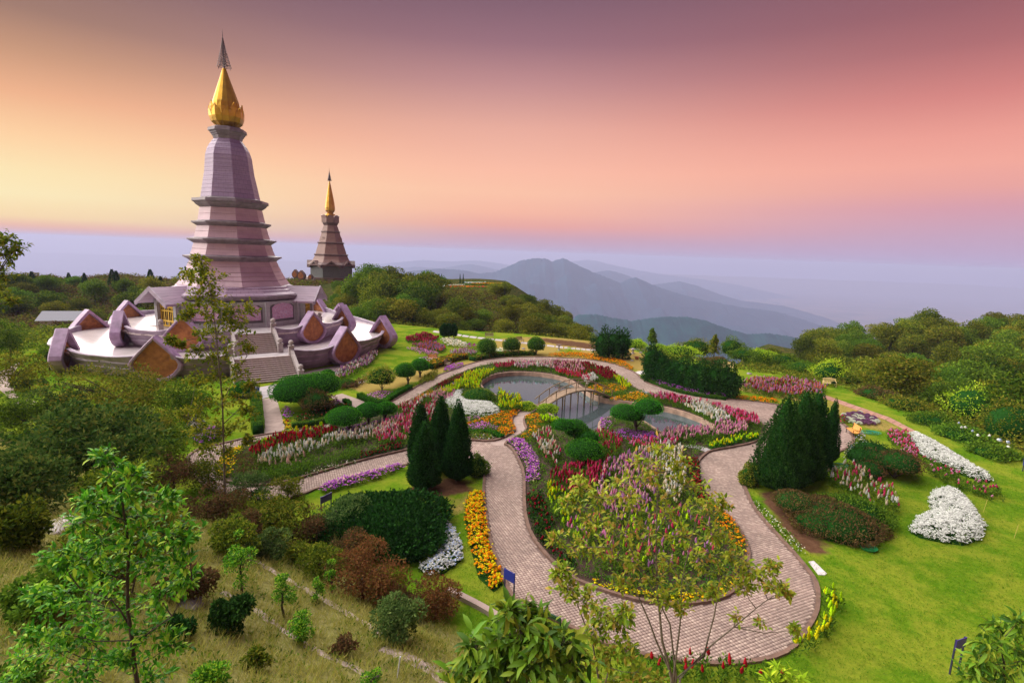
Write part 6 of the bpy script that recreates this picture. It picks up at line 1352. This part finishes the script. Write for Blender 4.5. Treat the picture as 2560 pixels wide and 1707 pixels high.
# slender tall tree in front of the stupa
near_tree('slender_tree', 'tall slender pale-barked tree rising in front of the lilac stupa', 'tree', 26.5,
  [[(562,1225),(561,1180),(556,1000),(542,850),(528,740),(505,650)], [(556,1010),(590,930),(640,860)], [(556,960),(520,880),(470,850)], [(545,830),(590,780)], [(560,1090),(500,1060),(470,1040)], [(558,1060),(610,1010),(630,980)]],
  [(498,650,20),(508,672,30),(490,700,32),(520,705,34),(535,745,36),(500,740,34),(470,690,18),(555,775,38),(520,790,38),(585,790,34),(620,775,24),(480,770,24),(600,820,30),(545,830,34),(505,835,26),(460,790,16),(560,880,34),(525,900,30),(620,870,20),(480,880,26),(450,860,14),(425,850,10),(590,930,34),(540,950,36),(490,950,26),(625,960,22),(600,990,34),(550,1010,38),(500,1020,34),(460,1040,22),(620,1030,24),(540,1070,36),(490,1080,30),(590,1070,34),(520,1120,22),(620,1100,14),(570,1130,20)],
  FOL['young'], .19, .5, nper=9, tips=24, nobj=0, rt=.07, seed=24, bark=M_BARKL, depth=4)
near_tree('broadleaf_tree', 'dark leafy branches entering at the left frame edge', 'tree', 24.0,
  [[(-60,1000),(-50,800),(-30,700)]], [(10,605,26),(38,620,20),(-10,600,30),(20,640,24),(5,690,22),(-12,720,30),(15,740,22),(30,755,14),(-30,660,40),(-40,760,40)], FOL['olive'], .2, .45, nper=8, tips=20, nobj=0, rt=.14, seed=27, depth=4)

# rounded bushes and small trees on the slope
def bush(px, py, rw, rh, leaf, label, L=.16, n=4200, clumps=22, name='bush', w=.5, cr=.36, trunk=True, group=None, yo=0, cat=None, tip=None):
    b0 = GT(px, min(1900, py+rh*.85)); Y = b0[1]+yo; c = AT(px, py, Y); s = depth_of(c)/FPX; g = H1(c[0], Y); root = thing(name, label, cat or ('tree' if 'tree' in name else 'bush'), (c[0], Y, g), 0, group); seed = int(px*3+py)
    rng = np.random.default_rng(seed); Rw, Rh = rw*s, rh*s
    P, d = crown_pts(rng, n, Rw, Rw*.9, Rh, clumps, cr); P[:, 2] += c[2]-g; P[:, 2] = np.maximum(P[:, 2], -.2); A = unit(d*.6+rdir(n, rng)*.8); V, Q = leafq(P, A, L*(.65+.7*rng.random(n)), w, rng)
    link('crown', fast_mesh('crown', V, Q, [FOL[leaf]]), root)
    b = MB(); limbs(b, rng, max(.3, c[2]-g), .03+.02*Rw, Rw*.9, 6, .05); build('trunk', b, M_BARK, root); return root
for a in [
 (300,990,190,86,'olive','wide tree crown with yellowish tips below the left terrace',.20,11000,46,'broadleaf_tree'),
 (470,1010,95,70,'forest','dark rounded tree between the wide crown and the slender tree',.18,5000,26,'broadleaf_tree'),
 (60,1040,110,60,'mid','green tree at the left edge above the large-leaved mass',.20,5200,24,'broadleaf_tree'),
 (420,1130,90,70,'mid','green bushes at the lower right of the wide yellow-tipped crown',.15,4600,24,'bush'),
 (160,1010,120,60,'deep','green leafy mass between the left walk and the wide crown',.18,5200,26,'bush'),
 (30,1320,80,60,'forest','dark undergrowth bush below the large-leaved mass',.15,5600,28,'bush'),
 (250,1400,120,90,'forest','dark green shrub directly behind the bright sapling',.13,6000,30,'bush'),
 (120,1480,110,80,'mid','green shrub behind the lower left part of the sapling',.12,5000,28,'bush'),
 (520,1180,70,50,'olive','olive shrub behind the foot of the slender tree',.13,3600,20,'bush'),
 (215,1115,215,105,'deep','broad mass of large dull-green leaves on the left slope',.26,9500,44,'bush'),
 (395,1090,80,90,'olive','leafy brownish tree right of the large-leaved mass',.16,5000,26,'broadleaf_tree'),
 (60,1215,130,90,'deep','low green bush at the left edge beside the pale rock',.18,6000,30,'bush'),
 (300,1225,110,75,'forest','dark green bush behind the bright sapling',.16,5000,26,'bush'),
 (40,930,70,50,'forest','rounded tree above the gravel walk at the left edge',.2,3600,20,'broadleaf_tree'),
 (20,850,60,60,'forest','dark tree at the left edge below the hill',.24,3600,20,'broadleaf_tree'),
 (120,890,46,42,'mid','small light tree left of the terrace corner',.2,2200,14,'broadleaf_tree'),
 (75,960,42,18,'grey','pale grey-leaved shrub beside the gravel walk',.14,1800,10,'bush'),
 (430,1190,75,60,'brown','twiggy brown bush at the left end of the brick path',.13,3400,20,'bush'),
 (535,1265,90,52,'brown','dry brown thicket below the golden marigold tip',.13,4600,26,'bush'),
 (625,1225,75,38,'grey','grey-green spreading shrub with pale flowers by the path',.12,3400,20,'bush'),
 (690,1290,92,74,'olive','rounded olive bush in the middle of the slope edge',.13,6500,30,'bush'),
 (590,1345,70,56,'forest','dark bush left of the small grey tree',.12,4200,22,'bush'),
 (795,1320,70,56,'brown','dry brown shrub right of the rounded olive bush',.12,4000,22,'bush'),
 (868,1290,92,50,'grey','grey-leaved bush with few red leaves near the juniper mound',.12,5200,26,'bush'),
 (676,1362,54,46,'grey','small grey-leaved tree on the grassy slope',.10,4200,16,'small_tree'),
 (905,1436,125,80,'rust','rusty brown heather-like bush below the juniper mound',.10,7500,34,'bush'),
 (800,1405,70,60,'forest','dark shadowy bush between grey tree and rusty bush',.11,4200,22,'bush'),
 (1085,1490,80,58,'rust','dark brown shrub beside the low retaining wall',.10,5500,28,'bush'),
 (1000,1500,60,50,'brown','brown shrub with tiny white seed heads',.10,4000,22,'bush'),
 (990,1552,80,52,'grey','spreading grey-green small tree at the foot of the slope',.10,6500,22,'small_tree'),
 (575,1538,56,56,'dark','dark green young pine on the grassy slope',.11,4600,16,'small_conifer'),
 (455,1566,40,28,'dark','little dark pine left of the larger one',.10,2400,10,'small_conifer'),
 (600,1400,40,92,'fresh','thin green sapling in the middle of the grassy slope',.075,1700,16,'sapling'),
 (708,1480,34,72,'fresh','thin sapling right of the middle one on the slope',.07,1500,14,'sapling'),
 (790,1468,20,46,'fresh','small thin sapling beside the dark thicket',.07,800,9,'sapling'),
 (828,1436,18,54,'fresh','tall thin sapling nearest the rusty bush',.07,800,10,'sapling'),
 (748,1566,38,52,'fresh','leafy sapling beside the pale trail',.07,1700,14,'sapling'),
 (885,1375,80,46,'brown','dry brown thicket between the grey-leaved bush and the rusty bush',.10,4600,24,'bush'),
 (960,1465,60,44,'forest','dark green shrub between the rusty bush and the retaining wall',.10,3800,20,'bush'),
 (720,1225,60,30,'olive','low olive shrub at the lower path edge left of the purple sign',.11,2600,16,'bush'),
 (620,1320,60,44,'brown','brown shrub left of the rounded olive bush',.11,3200,18,'bush'),
 (740,1380,46,40,'olive','olive shrub right of the small grey-leaved tree',.10,2600,16,'bush'),
 (470,1460,70,44,'brown','low brown dry shrub between the bright sapling and the dark pines',.10,3600,18,'bush'),
 (400,1330,90,60,'olive','olive shrub right behind the top of the bright sapling',.12,4600,24,'bush'),
 (640,1650,44,30,'olive','small olive shrub low on the grassy slope',.09,1500,12,'bush'),
 (860,1620,40,26,'brown','small brown shrub by the pale trail low on the slope',.09,1500,12,'bush'),
 (520,1690,60,40,'fresh','low green weeds at the bottom edge of the slope',.08,1500,16,'bush'),
 (930,1700,40,30,'fresh','green weeds at the bottom beside the white pole',.07,900,10,'bush'),
 (40,1700,60,40,'mid','dark green weeds in the bottom left corner',.08,1500,14,'bush'),
 ]:
    bush(*a[:6], L=a[6], n=a[7], clumps=a[8], name=a[9])
# dry grass, trails, rocks on the slope
def hill_grass():
    r = np.random.default_rng(31); P = np.column_stack([r.random(60000)*46-44, 2+r.random(60000)*30]); s = (np.interp(P[:, 0], YBX, YBY)-P[:, 1])*.77
    keep = (s > .8) & (P[:, 1] > 3) & (np.abs(P[:, 0]) < P[:, 1]*1.3+2) & (r.random(len(P)) < np.clip(13/P[:, 1], .25, 1)); P = P[keep][:22000]; q = vnoise(P[:, 0], P[:, 1], 1.3)+.5
    V, Q = leaf_tuft(P, gz(P)-.03, .05+0*q, .26*(.6+q).mean(), 7, r, .10, 1.5, .055); place('dry_grass', V, Q, np.zeros(len(Q)), [FOL['dry']], 'straw-coloured dry grass covering the near hillside', 'grass', kind='stuff')
    P2 = P[r.random(len(P)) < .12]; V, Q = leaf_tuft(P2, gz(P2)-.03, .15, .12, 9, r, .14, .9, .35); place('weeds', V, Q, np.zeros(len(Q)), [FOL['mid']], 'small green weeds among the dry grass', 'grass', kind='stuff')
hill_grass()
def tuft(px, py, label, h=1.1, n=420, sp=.25):
    g = GT(px, py); r = np.random.default_rng(int(px)); a = r.random(n)*6.28; t = r.random(n)*sp; P = np.column_stack([g[0]+t*np.cos(a)*.4, g[1]+t*np.sin(a)*.4, np.full(n, g[2]-.05)]); A = unit(np.column_stack([np.cos(a)*.5, np.sin(a)*.5, 1+0*a])+r.normal(size=(n, 3))*.1)
    V, Q = leafq(P, A, h*(.5+.6*r.random(n)), .018, r); place('grass_tuft', V, Q, np.zeros(n), [FOL['dry']], label, 'grass')
tuft(868,1400,'tall dry reddish grass tuft by the rusty bush', 1.5); tuft(170,1330,'pale dry grass tuft right of the pale rock', 1.0); tuft(150,1560,'tall straw grass tuft low on the left', .8); tuft(60,1540,'straw grass tuft at the left edge', .8); tuft(600,1270,'dry grass tuft above the dark thicket', 1.1)
def trail(pts, w, m, name='trail'):
    g = np.array([GT(*p)[:2] for p in pts]); g = np.array(smooth([tuple(q) for q in g], 3, False)); n = len(g); t = np.gradient(g, axis=0); nr = np.column_stack([-t[:, 1], t[:, 0]]); nr /= np.linalg.norm(nr, axis=1, keepdims=True); r = np.random.default_rng(4); V = []
    for k in (-1, -.5, 0, .5, 1):
        q = g+nr*(k*w/2*(.7+.6*r.random(n)))[:, None]; V.append(np.column_stack([q, gz(q)+.05-.05*abs(k)]))
    V = np.concatenate(V); i, j = np.meshgrid(np.arange(n-1), np.arange(4)); a = (j*n+i).ravel(); tag(link(name, fast_mesh(name, V, np.stack([a, a+n, a+n+1, a+1], 1), [m])), kind='structure')
M_TRAIL = mat('pale_trail', (.42,.33,.30), .95, noise=.35, nscale=6, bump=.5)
trail([(560,1345),(618,1392),(700,1440),(790,1490),(884,1540),(960,1590)], .30, M_TRAIL); trail([(560,1480),(640,1527),(700,1570),(775,1620),(850,1655),(940,1695)], .28, M_TRAIL); trail([(960,1620),(1030,1650),(1100,1690),(1160,1740)], .55, M_TRAIL)
def rock(loc, r, label, m=M_ROCK, sq=(1, 1, .6), name='rock', seed=1):
    rg = np.random.default_rng(seed); b = MB(); V = []; 
    for i, a in enumerate(np.linspace(-.6, 1.45, 7)):
        for j in range(11):
            th = j*2*math.pi/11; q = r*(1+.16*rg.normal()); V.append((loc[0]+q*sq[0]*math.cos(a)*math.cos(th), loc[1]+q*sq[1]*math.cos(a)*math.sin(th), loc[2]+r*sq[2]*math.sin(a)*(1+.08*rg.normal())))
    b.add(V, [(i*11+j, i*11+(j+1) % 11, (i+1)*11+(j+1) % 11, (i+1)*11+j) for i in range(6) for j in range(11)]+[tuple(66+j for j in range(11))]); o = build(name, b, m, smooth_=True); tag(o, label, 'rock'); return o
g = GT(118,1330); rock(g, .75, 'large pale flat rock at the left edge of the slope', M_WHITEP, (.8, 1.5, .25), seed=3)
g = GT(465,1515); rock(g, .35, 'grey rock behind the little dark pine', M_ROCK, (1.2, 1, .5), seed=4)
for px, py, r_, lb in [(1618,897,.28,'grey stone right of the pots near the conifer row'),(1580,902,.25,'grey stone left of the clay pot'),(1873,935,.35,'rounded grey stone on the lawn right of the upper cream bench'),(1602,882,.3,'stone lantern pile by the dark block of trees'),(1308,872,.3,'small flat stone between two ball trees')]:
    rock(G(px, py), r_, lb, M_ROCK, seed=int(px))
# low retaining wall at the foot of the slope
q = GP([(1120,1478),(1145,1492),(1200,1520),(1250,1550),(1320,1590)]); b = MB(); b.add(*strip(smooth(q, 2, False), .28, -.2, .22, False)); tag(build('retaining_wall', b, M_CONC), 'low pale concrete retaining wall along the foot of the slope', 'wall')

# ================================================================== SMALL THINGS
def bench(loc, rz, kind, label, s=1.0, scatter_=False):
    root = thing('bench', label, 'bench', tuple(loc), rz); root.scale = (s, s, s); m = {'cream': M_CREAM, 'orange': M_ORW, 'grey': M_LOG}[kind]; im = M_IRON if kind == 'orange' else m
    for i in range(4): b = MB(); b.box((0, -.20+.13*i, .44), (1.5, .11, .035)); build('seat_slat', b, m, root)
    if kind == 'cream':
        for z in (.52, .92): b = MB(); b.box((0, .30, z), (1.5, .05, .07)); build('back_rail', b, m, root)
        for x in np.linspace(-.66, .66, 12): b = MB(); b.box((x, .30, .72), (.06, .03, .36)); build('back_slat', b, m, root)
        b = MB(); b.add([(-.75,.28,.955),(.75,.28,.955),(.3,.28,1.02),(0,.28,1.08),(-.3,.28,1.02),(-.75,.32,.955),(.75,.32,.955),(.3,.32,1.02),(0,.32,1.08),(-.3,.32,1.02)], [(0,1,2,3,4),(9,8,7,6,5)]+[(i,5+i,5+(i+1)%5,(i+1)%5) for i in range(5)]); build('crest', b, m, root)
    else:
        for i in range(4): b = MB(); b.box((0, .27+.03*i, .56+.12*i), (1.5, .03, .10), tilt=-.2); build('back_slat', b, m, root)
    for x in (-.68, .68):
        for y, h in ((-.22, .42), (.28, .95)):
            b = MB(); b.tube([(x, y, 0), (x, y*.9, .2), (x, y, h)], .03, 6); build('leg', b, im, root)
        b = MB(); b.tube([(x, .28, .66), (x, .0, .68), (x, -.24, .63), (x, -.22, .44)], .028, 6); build('armrest', b, im, root)
    return root
def facing(p, extra=0.0): return math.atan2(-p[1], -p[0])+math.pi/2+extra   # local -y turned to the viewer
p = G(1820, 925); bench(p, facing(p, .15), 'cream', 'cream slatted garden bench behind the dark yew row')
p = G(2073, 966); bench(p, facing(p, .3), 'cream', 'cream slatted garden bench in front of the golden-green tree')
b = MB(); b.add(*([(0,0,0)],[])) if False else None
r_ = np.random.default_rng(3); bp = p+np.array([.25,-.35,.45]); m_ = shell_mesh('bag', 5, .28, .2, .2, 400, .05, mat('dark_cloth', (.02,.02,.03), .8), .5); tag(link('bag', m_, None, tuple(bp+np.array([0,0,.12]))), 'dark bag lying on the lower cream bench', 'bag')
rock(G(2044, 968), .28, 'low dark bag on the lawn left of the lower cream bench', mat('dark_bag', (.02,.02,.025), .7), (1.6,.8,.35), 'bag', 9)['category'] = 'bag'
p = G(2130, 1088); bench(p, facing(p, -1.15), 'orange', 'orange wooden bench with curly black iron legs on the paving')
p = G(1223, 846); bench(p, facing(p), 'grey', 'thin grey bench on the back lawn left of the ball trees')
p = G(1300, 856); bench(p, facing(p, .8), 'grey', 'thin brown bench on the back lawn edge between ball trees')
p = G(1120, 916); bench(p, facing(p, 1.3), 'grey', 'small bench seen end-on above the purple patch')
p = G(1082, 902); bench(p, facing(p, .2), 'orange', 'orange-brown bench above the ochre hedge', .9)
def sign(pa, pb, h, ph, m, label, pole=M_STEEL, tilt=0):
    a, b2 = G(*pa), G(*pb); c = (a+b2)/2; L = np.linalg.norm((b2-a)[:2]); rz = math.atan2(b2[1]-a[1], b2[0]-a[0]); root = thing('sign', label, 'sign', tuple(c), rz)
    for s in (-1, 1): b = MB(); b.box((s*L/2, 0, h/2-.05), (.05, .05, h+.1)); build('post', b, pole, root)
    b = MB(); b.box((0, -.035, h-ph/2), (L+.08, .02, ph)); build('panel', b, m, root); return root
sign((1261,1490),(1284,1504), 1.38, .48, M_BLUE, 'blue panel sign on two posts beside the winding path')
sign((2374,1684),(2396,1676), 1.45, .40, M_PURP, 'purple sign on two leaning posts near the lower right corner')
sign((803,1276),(828,1264), .85, .42, M_PURP, 'small tilted purple sign at the edge of the hillside')
root = sign((2556,1178),(2574,1184), 1.1, .6, M_BLUE, 'blue and white sign cut by the right frame edge')
for i in range(4): b = MB(); b.box((0, -.05, .62+.12*i), (.3, .004, .04)); build('stripe', b, M_WHITEP, root)
b = MB(); p = GT(990,1700); b.tube([p-np.array([0,0,.2]), p+np.array([.12,0,.75])], .022, 6); tag(build('pole', b, mat('white_pole', (.6,.6,.68), .5)), 'thin white leaning pole at the bottom of the slope', 'pole')
# green board beyond the big-leaved bush
a, c = G(1330,1540), G(1400,1572); b = MB(); L = np.linalg.norm((c-a)[:2]); b.box(((a+c)/2)+np.array([0,0,.42]), (L, .06, .18), math.atan2(c[1]-a[1], c[0]-a[0]));
for q in (a, c): b.box(q+np.array([0,0,.2]), (.06,.06,.5))
tag(build('railing', b, mat('green_board', (.015,.06,.03), .5)), 'low dark green board rail at the near edge of the path', 'railing')
# bin
p = G(641, 990); root = thing('bin', 'small blue litter bin beside the clipped bush at the stair foot', 'bin', tuple(p)); mb = mat('bin_blue', (.02,.12,.42), .4)
b = MB(); b.lathe([(.26, .02), (.33, .85)], 4, rot=.5); build('body', b, mb, root); b = MB(); b.lathe([(.37, .86), (.37, .92), (.12, 1.0)], 4, rot=.5); build('lid', b, mat('bin_dark', (.02,.03,.08), .5), root)
# pot, basin, lantern
p = G(1592, 898); b = MB(); b.lathe([(.18, 0), (.34, .3), (.38, .32), (.38, .38), (.30, .38), (.26, .2)], 12, tuple(p)); tag(build('pot', b, mat('terracotta', (.28,.09,.05), .8)), 'brown clay bowl on the dry lawn near the conifer row', 'pot')
p = G(1582, 884); root = thing('lantern', 'small stone lantern on the dry lawn right of the dark block', 'lantern', tuple(p)); 
for nm, r0, z0, z1, r1 in (('base', .32, 0, .14, .28), ('shaft', .12, .14, .5, .12), ('lamp', .22, .5, .72, .22), ('cap', .40, .72, .9, .1)): b = MB(); b.lathe([(r0, z0), (r1, z1)], 6); build(nm, b, M_ROCK, root)
p = G(1276*1.0+0, 892); 
p = G(1397, 875); root = thing('bird_bath', 'little reddish stone table on the dry back lawn', 'table', tuple(p)); b = MB(); b.lathe([(.3, 0), (.1, .1), (.1, .7)], 8); build('stem', b, M_ROCK, root); b = MB(); b.lathe([(.2, .7), (.5, .8), (.5, .9), (.1, .92)], 10); build('top', b, M_KERB, root)
def coil(px, py, label, r=.5):
    p = G(px, py); b = MB(); pts = []
    for i in range(90): t = i/89; a = t*6.28*5; rr = r*(.55+.45*math.sin(t*9+1)); pts.append((p[0]+rr*math.cos(a)*1.5, p[1]+rr*math.sin(a), .03+.05*t))
    b.tube(pts, .018, 5); tag(build('hose', b, M_HOSE), label, 'hose')
coil(2176,1082,'teal garden hose coiled on the lawn near the orange bench', .6); coil(2103,1166,'teal hose coil behind the white snapdragons', .55); coil(478,1090,'pale teal hose near the white azaleas', .5)
p = G(2170,1373); b = MB(); b.lathe([(.30,0),(.42,.16),(.44,.16),(.33,.02)], 12, tuple(p)); V = b; tag(build('basin', b, mat('green_plastic', (.02,.25,.08), .4)), 'green plastic basin by the heather mound', 'basin')
for px, py, lb in [(2458,1280,'thin yellow stake in the soil spot below the long white strip'),(2535,1345,'thin yellow stake in the soil spot near the right edge')]:
    p = G(px, py); b = MB(); b.tube([p, p+np.array([.2,.1,.8])], .012, 5); tag(build('stake', b, mat('bamboo', (.5,.42,.08), .6)), lb, 'stake')
# ornamental cabbages
cab = []
for nm, cols in (('white', [(.55,.62,.45),(.75,.78,.7)]), ('purple', [(.16,.06,.16),(.28,.14,.25)])):
    r_ = np.random.default_rng(2); d = rdir(70, r_); d[:, 2] = np.abs(d[:, 2]); V, Q = leafq(d*.14, unit(d+rdir(70, r_)*.5), .11, 1.0, r_); cab.append(fast_mesh('cabbage', V, Q, [island_mat('cabbage_'+nm, cols, objvar=.1)]))
P = scatter(GP([(2108,1040),(2150,1033),(2196,1052),(2188,1064),(2135,1062),(2108,1052)]), 30, np.random.default_rng(6)); kept = []
for q in P:
    if all(np.hypot(*(q-k)) > .30 for k in kept): kept.append(q)
for i, q in enumerate(kept[:80]):
    w_ = (i % 3 == 0); o = link('ornamental_cabbage', cab[0 if w_ else 1], None, (q[0], q[1], .08)); o.scale = (1.25,)*3
    tag(o, 'pale green-white ornamental cabbage in the round bed right of the conifers' if w_ else 'dull purple ornamental cabbage in the round bed right of the conifers', 'plant', 'ornamental cabbages in the round bed')
# houses behind the left terrace
for i, (px, py, w_, h_, lb) in enumerate([(345,846,6,4.0,'grey pitched roof of a low house behind the left terrace slabs'),(175,862,7,3.2,'small grey-blue roof left of the terraces'),(490,810,6,3.5,'small grey roof between the slim conifers behind the terraces')]):
    p = AT(px, py, 104); gz0 = H1(p[0], p[1]); root = thing('house', lb, 'house', (p[0], p[1], gz0), .3); zt = max(1.5, p[2]-gz0)
    b = MB(); b.box((0, 0, zt/2-.5), (w_, 5, zt+1)); build('wall', b, M_WHITEP, root)
    b = MB(); x = w_/2+.5; b.add([(-x,-3,zt-.1),(x,-3,zt-.1),(x,3,zt-.1),(-x,3,zt-.1),(-x,0,zt+1.5),(x,0,zt+1.5)], [(0,1,5,4),(2,3,4,5),(0,4,3),(1,2,5),(3,2,1,0)]); build('roof', b, mat('roof_grey', (.20,.21,.27), .6), root)
for px, lb in ((408,'slim dark conifer left of the pair behind the left terrace'),(440,'slim dark conifer right of the pair behind the left terrace')):
    p = AT(px, 850, 99); o = link('slim_conifer', shell_mesh('c', px, .8, .8, 3.0, 2600, .25, FOL['dark'], cone=True), None, (p[0], p[1], H1(p[0], p[1])+2.8)); tag(o, lb, 'tree')
